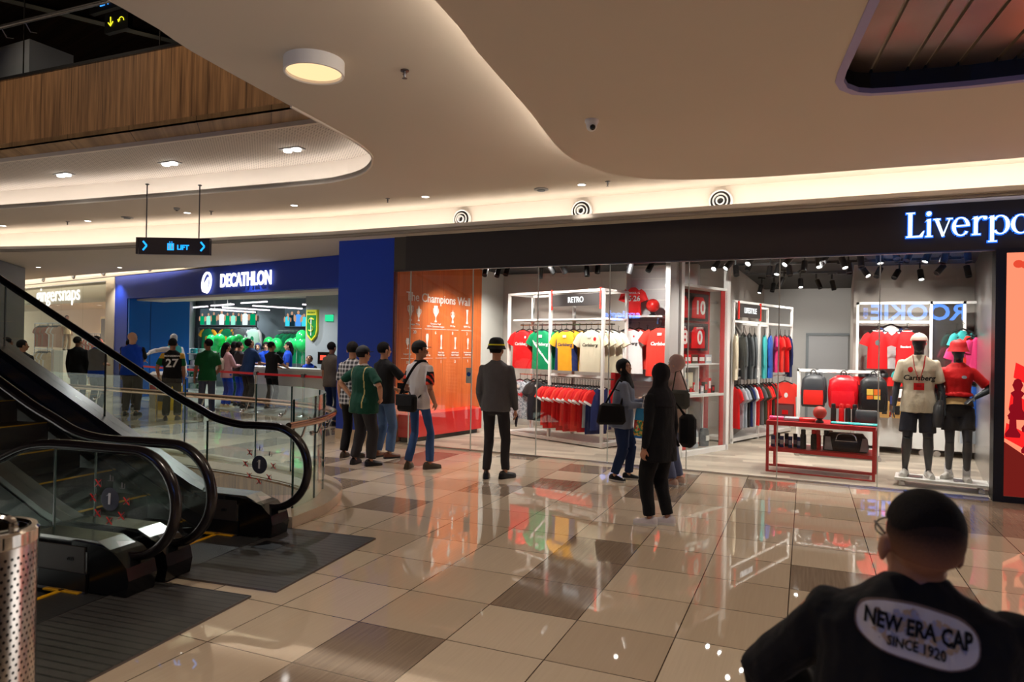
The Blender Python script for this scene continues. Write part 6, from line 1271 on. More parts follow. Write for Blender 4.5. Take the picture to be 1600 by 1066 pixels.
MB().tube([(-.065, .06, 1.47), (-.05, .125, 1.34), (.0, .155, 1.15), (.05, .125, 1.34), (.065, .06, 1.47)], .009, 6, flat=.4).build('lanyard', C_RED, r); MB().box((0, .16, 1.10), (.11, .006, .085)).build('badge_card', C_RED, r); MB().box((0, .164, 1.11), (.05, .003, .03)).build('badge_photo', C_RED3, r)
r, q = person('dark female mannequin in red crop top, black skirt and red bucket hat', 1.28, 10.0, 172, 1.66, .92, female=True, skin=MANQ, top=cloth('crop_red', S(216, 24, 28), .6), bot=cloth('skirt_black', S(24, 24, 30)), shoe=(mat('trainer_cream', S(222, 216, 208), .5), SOLE), hair=None, hat='redbucket', face=False, hem=1.06, botlen=.66, botw=1.12, name='mannequin', cat='mannequin', z0=.117, legk=1.2, vox=.009, lh=(-.15, .12, 1.04), lp=(-1, -.3, -.2), rh=(.22, .05, .90), feet=((-.10, .06, 0), (.08, -.06, -30)), lcurl=.2)
decal(q['top'], 'crest', C_GRY, 'poly', [[(.03*cos(a_), .02*sin(a_)) for a_ in [2*pi*j/14 for j in range(14)]]], -.05, 1.30, front=True, parent=r)
q_ = MB()
for s in (0, 1): an_ = q['an'][s]; q_.tube([an_+Vector((0, -.005, .10)), an_+Vector((0, 0, -.03))], [.045, .042], 14)
q_.build('socks', C_WHT, r)
o = MB().tube([(0, -.02, 1.02), (0, -.01, .97), (0, 0, .93)], [.155, .17, .175], 22, flat=.78, upv=(0, 1, 0)).build('waist_jacket', cloth('jacket_tan', S(196, 160, 110)), r)
hb = thing('sling_bag', 'black leather bag hanging from the arm of the female mannequin', 'bag', r.location, r.rotation_euler.z, None, .965)
MB().rings([(.23, .12, .66, .05, .09), (.23, .12, .74, .07, .13), (.22, .12, .92, .06, .11), (.2, .11, 1.0, .03, .05)], 20).build('bag_body', LEA, hb); MB().tube([(.22, .05, .98), (.20, .02, 1.12), (.2, .16, 1.08), (.22, .2, .95)], .012, 6).build('strap', LEA, hb)
# --- back display at the right
bd = thing('wall_display', 'white framed wall display with two red shirts and caps shelf at the back right', 'display', (.22, 12.85, 0))
q = MB()
for u in (0, 1.05, 1.50, 1.76): q.span(u-.02, u+.02, -.02, .02, .1, 2.47)
q.build('posts', M_WHITE, bd, smooth=False)
MB().span(-.02, 1.78, -.02, .02, 2.43, 2.47).span(-.02, 1.05, -.0, .35, 2.12, 2.16).build('top_frame', M_WHITE, bd, smooth=False)
MB().span(0, 1.05, -.05, .40, 1.20, 1.24).build('red_shelf', M_RED, bd, smooth=False); MB().span(-.05, 1.05, -.06, -.05, 1.10, 1.24).build('red_front', M_RED, bd, smooth=False)
MB().span(1.06, 1.48, .02, .05, .55, 2.44).build('mirror_panel', mat('tinted_mirror', (.30, .28, .25, 1), .12, .9), bd, smooth=False)
MB().span(.0, 1.0, -.10, .35, .12, .60).build('plinth_box', mat('plinth_white', S(220, 218, 214), .5), bd, smooth=False); MB().span(1.10, 1.75, -.10, .3, .12, .62).build('plinth_box', MATS['plinth_white'], bd, smooth=False)
for u in (.05, .95, 1.15, 1.7): MB().lathe([(.0, -.012), (.05, -.012), (.05, .012), (0, .012)], 14, M=Matrix.Translation((u, -.05, .055)) @ Matrix.Rotation(pi/2, 4, 'X')).build('caster', M_STEEL, bd)
for u in (.0, 1.05): MB().span(u-.015, u+.015, -.03, .0, .6, 1.2).build('lower_post', M_WHITE, bd, smooth=False)
tee('red shirt with black torso form under the left end of the white frame', (gx(1371, 12.7), 12.70, 2.10), 0, C_RED, None, None, C_WHT, k=.60, seed=101, L=.62, prints=[crest(C_DG, 0, -.30, .045)])
tee('red shirt with white lettering and gold crest in the white wall frame', (gx(1417, 12.7), 12.70, 2.10), 0, C_RED, None, None, C_WHT, k=.64, seed=102, L=.62, prints=[('text', 'sponsor_lettering', C_WHT, ('Standard', .045, .002, .9, 0), -.02, -.36), crest(C_YEL, .08, -.24, .02)])
tee('white and navy shirt hanging between the two red wall shirts', (gx(1392, 12.95), 12.95, 2.18), .3, C_WHT, C_NAV, C_NAV, None, k=.7, seed=103, L=.7)
for j, (x, c_, l) in enumerate([(.32, M_BLACK, 'black cap at the left end'), (.46, LEA, 'grey black cap'), (.60, M_BLACK, 'second black cap'), (.80, C_TEAL, 'teal and white cap'), (1.02, C_RED, 'red cap at the right end')]):
    o = thing('cap', l+' on the red shelf of the back display', 'cap', (x, 12.82, 1.24)); MB().ell((0, 0, 0), (.085, .095, .12), 20, 12, keep=lambda c_: c_.z > -.001).build('crown', c_, o); MB().prism([(.07*cos(t), -.07-.08*sin(t)) for t in [pi*k/10 for k in range(11)]], .0, .008).build('brim', c_, o)
for j, (u, z, c_) in enumerate([(1.66, 2.1, C_TEAL), (1.62, 1.9, C_PNK), (1.72, 2.02, C_RED2), (1.78, 1.95, C_PNK), (1.85, 2.0, C_PNK), (1.68, 1.3, C_WHT), (1.80, 1.25, C_BLU), (1.75, 1.0, C_GRY)]):
    tee(('teal top', 'magenta top', 'coral red top', 'pink top', 'second pink top', 'white lower top', 'blue lower top', 'pale grey lower top')[j]+' on the narrow rail at the far right of the shop', (u, 12.55, z), .35, c_, k=.5, seed=110+j, L=.62, thin=.8, name='garment', cat='clothes')
for j, (x, c_, l) in enumerate([(.12+.22, C_RED, 'red'), (.62, C_RED3, 'dark red'), (.9, C_GRY, 'grey'), (1.12, C_RED, 'bright red')]): fold(l+' folded shirt pile on the white plinth of the back display', (x, 12.85, .60), 0, c_, .2, .2, 4)
for j, x in enumerate((.62, .80)): o = thing('gift_box', ('brown cardboard gift box with black mark on the white plinth', 'second brown gift box standing behind the mannequin')[j], 'box', (x, 12.66, .60)); MB().span(-.07, .07, -.06, .06, 0, .26).build('carton', mat('kraft', S(178, 134, 72), .7), o); MB().span(-.035, .035, -.064, -.06, .06, .2).build('carton_label', M_BLACK, o)
for j in range(8): o = thing('souvenir_box', 'small red and blue souvenir hanging under the red shelf', 'box', (.30+.11*j, 12.80, .80+.12*(j % 2)), 0, 'souvenirs under the red shelf'); MB().span(-.03, .03, -.03, .03, 0, .14).build('carton', (C_RED, C_NAV, C_WHT)[j % 3], o); MB().tube([(0, 0, .14), (0, 0, .40-.12*(j % 2))], .003, 4).build('hook', M_STEEL, o)
# --- bench and champions wall
bn_ = thing('bench', 'long glossy red bench along the orange champions wall', 'bench', (-6.40, 9.62, 0), 0)
MB().prism([(-.27, 0), (.0, 0), (.33, 1.85), (-.05, 2.2), (-.03, 2.25)], .09, .47).build('seat_block', M_RED, bn_, smooth=False).modifiers.new('b', 'BEVEL').width = .03
MB().prism([(-.24, .03), (-.04, .03), (.26, 1.8), (-.06, 2.1)], .012, .09).build('kick_base', M_BLACK, bn_, smooth=False)
wa = Vector((-6.69, 9.54, 0)); wb = Vector((-6.40, 12.0, 0)); wd_ = (wb-wa).normalized(); wn = Vector((wd_.y, -wd_.x, 0)); WM = mat('vinyl_white', S(236, 228, 222), .5)
ws = thing('wall_lettering', 'white champions lettering and trophy silhouettes on the orange wall', 'wall graphic', wa, atan2(wd_.y, wd_.x))
def trophy(u, z, h, kind):
    w = h*.20; pr = {0: [(.5, 0), (.55, .05), (.2, .12), (.16, .2), (.55, .32), (.75, .55), (.7, .75), (.35, .82), (.3, .9), (.12, 1), (0, 1)], 1: [(.5, 0), (.5, .06), (.15, .12), (.12, .25), (.6, .4), (.8, .62), (.85, .85), (.8, .92), (0, .92)], 2: [(.6, 0), (.6, .12), (.3, .2), (.3, .32), (.75, .42), (.75, .55), (.4, .62), (.4, .78), (.15, .88), (0, 1)], 3: [(.6, 0), (.62, .1), (.3, .2), (.28, .5), (.5, .8), (.72, 1), (0, 1)], 4: [(.5, 0), (.55, .06), (.25, .14), (.3, .4), (.6, .6), (.7, .85), (.5, 1), (0, 1)], 5: [(.55, 0), (.5, .1), (.25, .2), (.22, .55), (.42, .75), (.42, .95), (.2, 1), (0, 1)]}[kind]
    q = MB(); q.lathe([(a*w, b*h) for a, b in pr], 14, M=Matrix.Translation((u, -.004, z)) @ Matrix.Diagonal((1, .03, 1, 1)))
    if kind in (0, 1, 2):
        for s in (-1, 1): q.tube([(u+s*w*.6, -.004, z+h*.78), (u+s*w*1.15, -.004, z+h*.74), (u+s*w*1.1, -.004, z+h*.55), (u+s*w*.55, -.004, z+h*.42)], h*.022, 5)
    q.build('trophy_silhouette', WM, ws)
text('heading', 'The Champions Wall', .215, WM, ws, (1.17, -.006, 2.45), off=.002, sx=1.0)
for u, k_, h_, n_, cap in ((.36, 0, .33, '', ''), (.58, 0, .27, '20', 'League Titles'), (1.05, 1, .32, '6', 'European Cup/\nUEFA Champions League'), (1.55, 2, .25, '8', 'FA Cup'), (2.0, 3, .27, '3', 'UEFA Cup')):
    trophy(u, 2.04, h_, k_)
    if n_: uu = u-.1 if n_ == '20' else u; text('caption', cap, .048, WM, ws, (uu, -.006, 1.985)); text('count_numeral', n_, .08, WM, ws, (uu, -.006, 1.85)); MB().span(uu-(.30 if n_ == '6' else .18), uu+(.30 if n_ == '6' else .18), -.006, -.003, 1.91, 1.918).build('rule', WM, ws)
for u, k_, h_, n_, cap in ((.30, 1, .20, '10', 'League Cup'), (.82, 4, .27, '4', 'UEFA\nSuper Cup'), (1.22, 5, .26, '1', 'FIFA Club\nWorld Cup'), (1.64, 3, .22, '2', 'UEFA Youth\nSuper League'), (2.04, 4, .21, '1', 'FA Community\nShield Cup')):
    trophy(u, 1.56, h_, k_); text('caption', cap, .042, WM, ws, (u, -.006, 1.475)); text('count_numeral', n_, .075, WM, ws, (u, -.006, 1.33)); MB().span(u-.16, u+.16, -.006, -.003, 1.395, 1.402).build('rule', WM, ws)
o = thing('notice', 'small white notice with a round mark stuck inside the shop glass', 'notice', (-5.33, 9.52, 1.05)); MB().span(-.0, .10, 0, .003, 0, .24).build('sheet', M_WHITE, o, smooth=False); MB().ell((.05, -.002, .14), (.035, .001, .035), 16, 8).build('mark', C_BLU, o)
# --- track spotlights
LS = emis('spot_lens', (1, .97, .92, 1), 16)
def tspot(x, y, yaw_, tilt, on, z=3.0, l=0):
    o = thing('track_spotlight', 'black cylindrical track spotlight '+('shining, ' if on else '')+TL_[l], 'spotlight', (x, y, z), yaw_, 'track spotlights '+TL_[l]+(' lit' if on else ''))
    M = Matrix.Rotation(tilt, 4, 'X')
    MB().lathe([(.040, .09), (.045, .085), (.045, -.09), (.038, -.09), (.036, -.07), (0, -.07)], 16, c=(0, 0, -.12), M=M).build('barrel', M_BLACK, o); MB().bar((0, 0, 0), (0, 0, .12), .02).box((0, 0, .11), (.05, .16, .03)).build('mount', M_BLACK, o)
    if on: MB().lathe([(0, -.072), (.034, -.072), (.034, -.076), (0, -.076)], 12, c=(0, 0, -.12), M=M).build('lens', LS, o)
TL_ = ['in the row above the retro rack', 'in the dark ceiling above the bag rack', 'high at the back of the football shop', 'in the ceiling above the mannequins']
rs = random.Random(11)
for x in (-5.55, -5.3, -5.05, -4.62, -4.32, -4.1, -3.78, -3.45, -2.95, -2.65, -2.38): tspot(x, 10.6+rs.uniform(-.3, .3), rs.uniform(0, 6), rs.uniform(.2, .7), False, 3.0, 0)
for k in range(14): tspot(-1.75+.14*k+rs.uniform(-.05, .05), 10.9+rs.uniform(-.5, .8), rs.uniform(-.8, .8), -rs.uniform(.4, .9), k % 2 == 0, 3.0, 1)
for k in range(12): tspot(-1.5+.26*k if k < 6 else .25+.28*(k-6), 12.4+rs.uniform(-.3, .4) if k >= 6 else 13.4+rs.uniform(0, 1.5), rs.uniform(-1, 1), -rs.uniform(.2, .8), k % 3 == 0, 2.99, 2)
for k in range(7): tspot(.2+.2*k, 10.5+rs.uniform(-.4, .3), rs.uniform(-1, 1), -rs.uniform(.3, .8), k % 3 == 1, 3.0, 3)
for y in (10.6, 11.2, 12.4, 14.0): o = thing('light_track', 'black ceiling track for spotlights in the football shop, '+{10.6: 'nearest the glass', 11.2: 'second from the glass', 12.4: 'over the back display', 14.0: 'deepest in the shop'}[y], 'light track', (0, y, 3.10)); MB().span(-6.2 if y < 11 else -1.7, 1.6 if y < 13 else .1, -.02, .02, -.02, .02).build('track', M_BLACK, o, smooth=False); MB().box((0, 0, -.025), (.2, .05, .03)).build('feed', M_BLACK, o, smooth=False)
# ================================================================== SPORTS SHOP (left) AND CLOTHES SHOP BEYOND
DRZ = DA
dec = thing('sports_storefront', 'blue sports shop front with glowing white lettering over a wide opening', 'shop front', DO, DRZ)
MB().span(0, 11.03, -.22, 0, 2.75, 3.395).build('fascia_board', mat('decathlon_fascia', S(30, 56, 160), .5, spec=.15), dec, smooth=False)
MB().span(10.28, 11.03, -.22, 0, 0, 2.75).build('left_jamb', MATS['decathlon_fascia'], dec, smooth=False)
MB().span(10.20, 10.28, -1.75, -.02, 0, 2.76).build('sliding_panel', M_BLUE2, dec, smooth=False); MB().span(10.19, 10.2, -.62, -.60, 0, 2.76).build('panel_seam', mat('seam_blue', S(0, 60, 130), .5), dec, smooth=False)
MB().span(0, 10.2, -1.0, -.22, 2.70, 2.78).build('soffit', mat('soffit_cream', S(220, 212, 196), .7), dec, smooth=False)
DW = emis('sign_white', (1, 1, 1, 1), 1.15)
text('lettering', 'DECATHLON', .43, DW, dec, (4.47, .05, 3.03), (-1, 0, 0), (0, 0, 1), ext=.012, off=.011, sx=.80, sp=.98)
R_ = Matrix(((-1, 0, 0, 6.08), (0, 0, 1, .04), (0, 1, 0, 3.02), (0, 0, 0, 1))) @ Matrix.Rotation(radians(-18), 4, 'Z')
q = MB(); n = 36
for k in range(n-5):
    a, b = 2*pi*k/n-1.1, 2*pi*(k+1)/n-1.1
    q.prism([(.20*cos(a), .27*sin(a)), (.20*cos(b), .27*sin(b)), (.155*cos(b), .225*sin(b)), (.155*cos(a), .225*sin(a))], 0, .04, M=R_)
q.prism([(-.15, -.18), (-.02, .06), (.03, .15), (.05, .05), (.07, -.20), (.0, -.25), (-.08, -.24)], 0, .04, M=R_); q.build('logo_ring', DW, dec, smooth=False)
# shell of the shop
def wall2(a, b, z0, z1, name, m, th=.08): a, b = Vector(a), Vector(b); mb = MB(); d = (b-a).normalized(); n = Vector((-d.y, d.x))*th; mb.prism([a, b, b+n, a+n], z0, z1); return struct(mb.build(name, m, smooth=False))
struct(MB().prism([dw(0, -.0)[:2], dw(10.2, -.0)[:2], (-18.4, 14.6), (-23, 20), (-7.9, 20)], .002, .010).build('floor_sports', M_DECFLOOR, smooth=False))
struct(MB().prism([dw(0, -.3)[:2], dw(10.2, -.3)[:2], (-18.7, 14.5), (-24, 20), (-7.9, 20)], 3.05, 3.12).build('ceiling_sports', mat('sports_ceiling', S(200, 194, 180), .8), smooth=False))
GW = mat('sports_wall_grey', S(132, 140, 144), .7)
wall2((-18.25, 14.55), (-21.2, 17.8), 0, 3.05, 'wall_sports_left', GW); wall2((-24, 17.6), (-8, 17.6), 0, 3.05, 'wall_sports_back', mat('sports_wall_dark', S(84, 96, 102), .7))
struct(MB().span(-13.55, -12.2, 15.0, 17.5, 0, 3.05).build('pillar_sports', mat('sports_pillar', S(146, 152, 152), .7), smooth=False)); wall2((-7.95, 11.3), (-7.95, 17.6), 0, 3.05, 'wall_sports_right', GW)
LED = emis('led_line', (1, .88, 1, 1), 2.6)
for k, (a, b) in enumerate([((298, 481), (324, 479)), ((330, 478), (365, 476)), ((377, 474), (417, 471.6)), ((348, 481), (421, 485)), ((328, 484), (399, 488)), ((395, 478), (472, 482.5)), ((473, 476), (522, 479))]):
    def zp(px, py, z): d = fw*1083+r2*(px-800)-u2*(py-533); return Vector((0, 0, CAMZ))+d*((z-CAMZ)/d.z)
    A, B = zp(*a, 2.86), zp(*b, 2.86)
    sc = 1.0 if A.y < 17.3 and B.y < 17.3 else min((17.3-0)/A.y, 17.3/B.y)
    A, B = [Vector((p_.x*sc, p_.y*sc, CAMZ+(p_.z-CAMZ)*sc)) for p_ in (A, B)]
    c0 = (A+B)/2
    o = thing('linear_light', 'thin glowing white ceiling light line, number %s from the shop left side' % ('one', 'two', 'three', 'four', 'five', 'six', 'seven')[k], 'ceiling light', c0, 0, 'thin light lines in the sports shop')
    o['label'] = ['short thin light line nearest the left wall of the sports shop', 'second light line from the left, front row', 'highest light line under the shop lettering', 'long light line crossing the middle of the sports shop', 'lowest light line over the jersey posters', 'long light line right of the middle', 'light line above the green shield emblem'][k]
    MB().bar(A-c0, B-c0, .05, .03).build('tube', LED, o, smooth=False); MB().bar(A-c0+Vector((0, 0, .03)), B-c0+Vector((0, 0, .03)), .06, .02).build('housing', M_WHITE, o, smooth=False)
    MB().bar((A-c0)*.8+Vector((0, 0, .03)), (A-c0)*.8+Vector((0, 0, 3.045-c0.z)), .01).build('wire', M_GREY, o)
# counter
ct = thing('sales_counter', 'long pale curved sales counter in the sports shop', 'counter', (0, 0, 0))
top = [(-14.05, 13.75), (-13.7, 13.3), (-12.7, 13.05), (-11.4, 12.95), (-10.0, 12.85), (-8.4, 12.75)]; tp = smoothline(top, 4)
ribbon(tp, offset(tp, -.5), 0.14, .93).build('counter_body', mat('counter_cream', S(206, 202, 192), .5), ct); ribbon(offset(tp, .05), offset(tp, -.55), .93, .98).build('counter_top', mat('counter_top', S(232, 230, 222), .35), ct)
ribbon(offset(tp, -.05), offset(tp, -.45), .01, .14).build('blue_plinth', M_BLUE2, ct)
o = thing('till_screen', 'dark till screen with a red display standing on the pale counter', 'screen', (-11.35, 13.2, .98)); MB().span(-.18, .18, 0, .03, .12, .42).build('monitor', M_BLACK, o); MB().span(-.1, .08, -.006, 0, .22, .34).build('red_display', emis('till_red', S(230, 80, 60), 1), o); MB().bar((0, .015, 0), (0, .015, .14), .05).build('stand', M_BLACK, o)
# queue posts and belt
posts = [(-15.44, 12.3), (-13.85, 12.05), (-12.12, 11.82), (-10.6, 11.7), (-8.9, 11.5)]
PLB = ['leftmost, beside the man in shirt 27', 'second from the left, behind the green polo shirt', 'standing alone in front of the counter', 'right of the lone post, before the pale counter', 'furthest right, near the blue pillar']
for k, (x, y) in enumerate(posts):
    o = thing('queue_post', 'steel queue post '+PLB[k], 'post', (x, y, 0), 0, 'queue posts of the red belt')
    MB().lathe([(.17, 0), (.17, .012), (.06, .03), (.03, .045), (.03, .84), (.036, .85), (.036, .94), (.03, .95), (0, .95)], 24).build('pole', M_STEEL, o); MB().box((0, 0, .90), (.085, .085, .08)).build('belt_head', M_DKSTEEL, o)
for k, ((x0, y0), (x1, y1)) in enumerate(zip([(-17.3, 12.7)]+posts, posts)):
    q = MB(); q.bar((x0+.04, y0, .89), (x1-.04, y1, .89), .006, .05)
    tag(q.build('queue_belt', mat('belt_red', S(226, 40, 50), .6), smooth=False), 'red fabric queue belt '+['left of the first post, behind the bald man', 'between shirt 27 and the green polo shirt', 'between the green polo shirt and the lone post', 'in front of the pale counter', 'reaching the blue pillar'][k], 'belt')
# wall posters, shirts, balloons, shield
rp = random.Random(4)
def poster(label, p0, p1, Y, cols, n):
    a, b = at(*p0, Y), at(*p1, Y); o = thing('light_poster', label, 'poster', (a.x, Y, b.z)); w_, h_ = b.x-a.x, a.z-b.z
    MB().span(0, w_, 0, .03, 0, h_).build('panel', emis('poster_base', S(70, 84, 90), .7), o, smooth=False)
    MB().span(-.02, w_+.02, .0, .05, -.03, 0).span(-.02, w_+.02, 0, .05, h_, h_+.03).build('frame_bars', M_BLACK, o, smooth=False)
    for k in range(n):
        x = w_*(k+.5)/n+rp.uniform(-.05, .05); q = MB(); s_ = h_*rp.uniform(.75, 1.0)
        q.rings([(x, -.01, .02, s_*.20, .004), (x, -.01, s_*.35, s_*.22, .006), (x, -.01, s_*.62, s_*.24, .006), (x, -.01, s_*.70, s_*.10, .006)], 14); q.build('printed_player', emis('poster_%s' % (cols[k % len(cols)][0]), cols[k % len(cols)][1], .8), o)
        MB().ell((x, -.012, s_*.80), (s_*.09, .006, s_*.11), 10, 8).ell((x-s_*.28, -.012, s_*.5), (s_*.07, .006, s_*.2), 8, 6).ell((x+s_*.28, -.012, s_*.48), (s_*.07, .006, s_*.2), 8, 6).build('printed_skin', emis('poster_skin', S(196, 150, 120), .7), o)
PG = [('green', S(0, 140, 90)), ('mint', S(140, 226, 200)), ('deep', S(20, 80, 64)), ('white', S(220, 236, 230))]
poster('wide glowing poster of green shirted players above the shop shelves', (313, 482), (399, 509), 17.56, PG, 9)
poster('smaller glowing poster of blue and green shirts right of the wide one', (445, 482), (478, 511), 17.56, [('cyan', S(60, 200, 220)), ('dark', S(16, 40, 50)), ('blue', S(80, 150, 230))], 4)
for k, (px, m_, m2, lab, lg) in enumerate([(325, C_GREEN, C_YEL, 'green shirt with yellow sleeves', 0), (355, C_GREEN, C_YEL, 'green shirt with yellow crest', 0), (374, C_DG, C_DG, 'dark brown grey shirt', 0), (396, cloth('shirt_mint', S(190, 226, 206)), C_WHT, 'pale mint long sleeved shirt', 1)]):
    p_ = at(px, 512, 17.3); tee(lab+' on the back wall of the sports shop', (p_.x, 17.3, p_.z+.06), 0, m_, m2, None, None, long=bool(lg), k=1.25, L=1.15, seed=200+k, prints=[crest(C_YEL if k < 3 else C_GREEN, 0, -.45, .10)])
for k in range(8):
    p_ = at(443+k*5.2, 519, 16.9); tee('green shirt hanging in the row right of the balloons', (p_.x, 16.9+.02*k, p_.z+.05), .25, (cloth('shirt_emerald', S(0, 160, 100)), C_GREEN)[k % 2], k=.9, L=.95, seed=210+k, thin=.7, group='green shirts in a row on the sports shop wall')
o = thing('wall_rail', 'grey metal frame holding shirts along the sports shop back wall', 'rail', (0, 17.45, 0)); a, b = at(311, 512, 17.45), at(402, 512, 17.45)
MB().bar((a.x, 0, a.z), (b.x, 0, a.z), .05).bar((a.x, 0, .1), (a.x, 0, a.z), .05).bar((b.x, 0, .1), (b.x, 0, a.z), .05).build('frame', M_GREYD, o); a2, b2 = at(440, 517, 17.3), at(482, 517, 17.3); MB().bar((a2.x, -.3, a2.z), (b2.x, -.3, b2.z), .04).build('rail_bar', M_STEEL, o)
m, nt, p = principled('balloon_green'); p.inputs['Base Color'].default_value = S(40, 200, 100); p.inputs['Roughness'].default_value = .2; p.inputs['Subsurface Weight'].default_value = 0; p.inputs['Emission Color'].default_value = S(60, 220, 120); p.inputs['Emission Strength'].default_value = 0
BAL = [(330, 532), (343, 532), (339, 540), (357, 541), (362, 535), (372, 534), (378, 541), (352, 549), (367, 545), (420, 536), (432, 539), (455, 541), (464, 537), (472, 527), (473, 538), (384, 537)]
for k, (px, py) in enumerate(BAL):
    p_ = at(px, py, 15.6 if px < 400 else 15.2); o = thing('balloon', 'glossy green balloon floating over the sports shop counter' if px > 400 else 'glossy green balloon floating over the shelves left of the counter', 'balloon', p_, rp.uniform(0, 3), 'green balloons over the counter' if px > 400 else 'green balloons over the left shelves')
    s_ = .155+.02*(k % 3); MB().ell((0, 0, 0), (s_, s_, s_*1.18), 20, 14).build('balloon_skin', m, o); MB().tube([(0, 0, -s_*1.18), (.01, 0, -s_*1.3), (.03, 0, -s_*1.3-.35), (0, 0, -s_*1.3-.75)], [.012, .006, .003, .003], 5).build('string', M_WHITE, o)
sg_ = at(490, 508, 15); em = thing('shield_emblem', 'green and yellow shield emblem with a crocodile and shark crest on the grey column', 'emblem', (sg_.x, 14.995, sg_.z)); em['label'] = 'tall green shield emblem with yellow border hung on the grey column'
def shield(s): return [(-.19*s, .42*s), (.19*s, .42*s), (.19*s, -.15*s), (.15*s, -.30*s), (.0, -.44*s), (-.15*s, -.30*s), (-.19*s, -.15*s)]
MS = Matrix(((1, 0, 0, 0), (0, 0, -1, 0), (0, 1, 0, 0), (0, 0, 0, 1)))
MB().prism(shield(1), -.0, .08, M=MS).build('shield_body', mat('shield_yellow', S(214, 210, 50), .4), em, smooth=False); MB().prism(shield(.86), .08, .09, M=MS).build('shield_field', mat('shield_green', S(20, 120, 50), .4), em, smooth=False)
MB().span(-.18, .18, -.095, -.08, .27, .40).build('name_band', MATS['shield_yellow'], em, smooth=False); text('name_lettering', 'PERSEBAYA', .07, MATS['shield_green'], em, (0, -.097, .335), sx=.75)
q = MB(); q.bar((0, -.10, -.30), (0, -.10, .18), .022, .01); q.bar((-.05, -.10, .16), (.05, -.10, .16), .02, .01); q.build('emblem_spear', M_WHITE, em)
MB().tube(smooth3([(.10, -.10, .15), (-.02, -.10, .19), (-.09, -.10, .10), (0, -.10, .0), (.08, -.10, -.08), (.02, -.10, -.17), (-.08, -.10, -.14)], 4), .022, 6, flat=.4).build('emblem_animal', MATS['shield_yellow'], em)
o = thing('exit_sign', 'small green illuminated sign right of the shield emblem', 'sign', at(515, 497, 14.955)); MB().span(-.16, .1, 0, .04, -.09, .09).build('sign_box', emis('exit_green', S(40, 190, 130), 1), o, smooth=False); MB().span(-.18, .12, .0, .045, .09, .105).build('sign_trim', M_GREY, o, smooth=False)
# shelves with merchandise at left, tables
for k, (x, y, lab) in enumerate([(-17.6, 14.7, 'white display shelves with pale green goods, beside the arm of the white mannequin'), (-15.6, 15.6, 'dark display shelves with folded goods under the balloons')]):
    sv = thing('display_shelves', lab, 'shelves', (x, y, 0), .1)
    q = MB()
    for u in (-.6, .6): q.span(u-.02, u+.02, -.25, .25, 0, 1.3)
    q.build('uprights', M_WHITE if k == 0 else M_DARK, sv, smooth=False)
    for z in (.15, .5, .85, 1.2): MB().span(-.62, .62, -.27, .27, z, z+.03).build('shelf_board', M_WHITE if k == 0 else M_DARK, sv, smooth=False)
    for z in (.18, .53, .88, 1.23):
        for j in range(4):
            o = thing('folded_goods', ('pale green folded garment pile on the white display shelves' if k == 0 else 'dark or orange folded garment pile on the dark display shelves'), 'clothes', (x-.45+.3*j, y-.02, z), 0, 'folded piles on the white shelves' if k == 0 else 'folded piles on the dark shelves')
            MB().rings([(0, 0, .0, .12, .16), (0, 0, .1, .125, .165), (0, 0, .14, .11, .15)], 16, 5).build('pile', ((C_WHT, C_TEAL, MATS['shirt_mint'], C_GREEN) if k == 0 else (C_DG, cloth('goods_orange', S(226, 150, 60)), C_GREEN, C_BLK))[(j+int(z*3)) % 4], o); MB().box((0, -.16, .06), (.05, .006, .05)).build('label_tag', M_WHITE, o)
for k in range(7): p_ = at(279+k*3.6, 528, 15.9); tee('hanging green, black or pink garment on the left wall of the sports shop', (p_.x, 15.9-.1*k, 2.05), .9, (C_GREEN, C_BLK, C_OLV, C_PNK, C_GREEN, C_BLK, C_WHT)[k], k=.7, L=.75, thin=.8, seed=230+k, group='garments on the left wall rail', name='garment', cat='clothes')
o = thing('grid_rack', 'black wire grid fixed on the left wall of the sports shop', 'rack', at(280, 520, 15.9)); q = MB(); [q.bar((-.35, 0, z*.1), (.45, -.4, z*.1), .01) for z in range(-4, 5)]; q.build('wires', M_BLACK, o); MB().bar((-.35, 0, -.5), (-.35, 0, .5), .015).bar((.45, -.4, -.5), (.45, -.4, .5), .015).build('grid_sides', M_BLACK, o)
r, q = person('white mannequin with green and white long sleeved top stretching one arm sideways', gx(272, 11.4), 11.4, 150, 1.78, .95, skin=mat('mannequin_white', S(226, 226, 222), .4), top=C_WHT, topmats=[C_WHT, C_TEAL], paint=lambda c_: 1 if abs(c_.x) < .14 and c_.z > 1.2 else 0, sleeve='long', bot=C_WHT, shoe=(C_WHT, SOLE), hair=None, face=False, name='mannequin', cat='mannequin', vox=.016, rh=(.62, .1, 1.28), lh=(-.24, .1, .85))
o = thing('yellow_box', 'yellow carton standing by the queue post left of shirt 27', 'box', (-14.2, 11.2, 0)); MB().span(-.2, .2, -.2, .2, 0, .55).build('carton', mat('carton_yellow', S(240, 196, 40), .5), o); MB().span(-.15, .15, -.205, -.2, .2, .4).build('carton_label', M_BLACK, o)
o = thing('white_bin', 'white box with rounded top beside the yellow carton', 'box', (-14.75, 11.4, 0)); MB().rings([(0, 0, 0, .2, .2), (0, 0, .8, .22, .22), (0, 0, .86, .16, .16)], 20, 4).build('box_body', M_WHITE, o); MB().box((0, -.21, .5), (.2, .02, .1)).build('box_slot', M_RED, o)
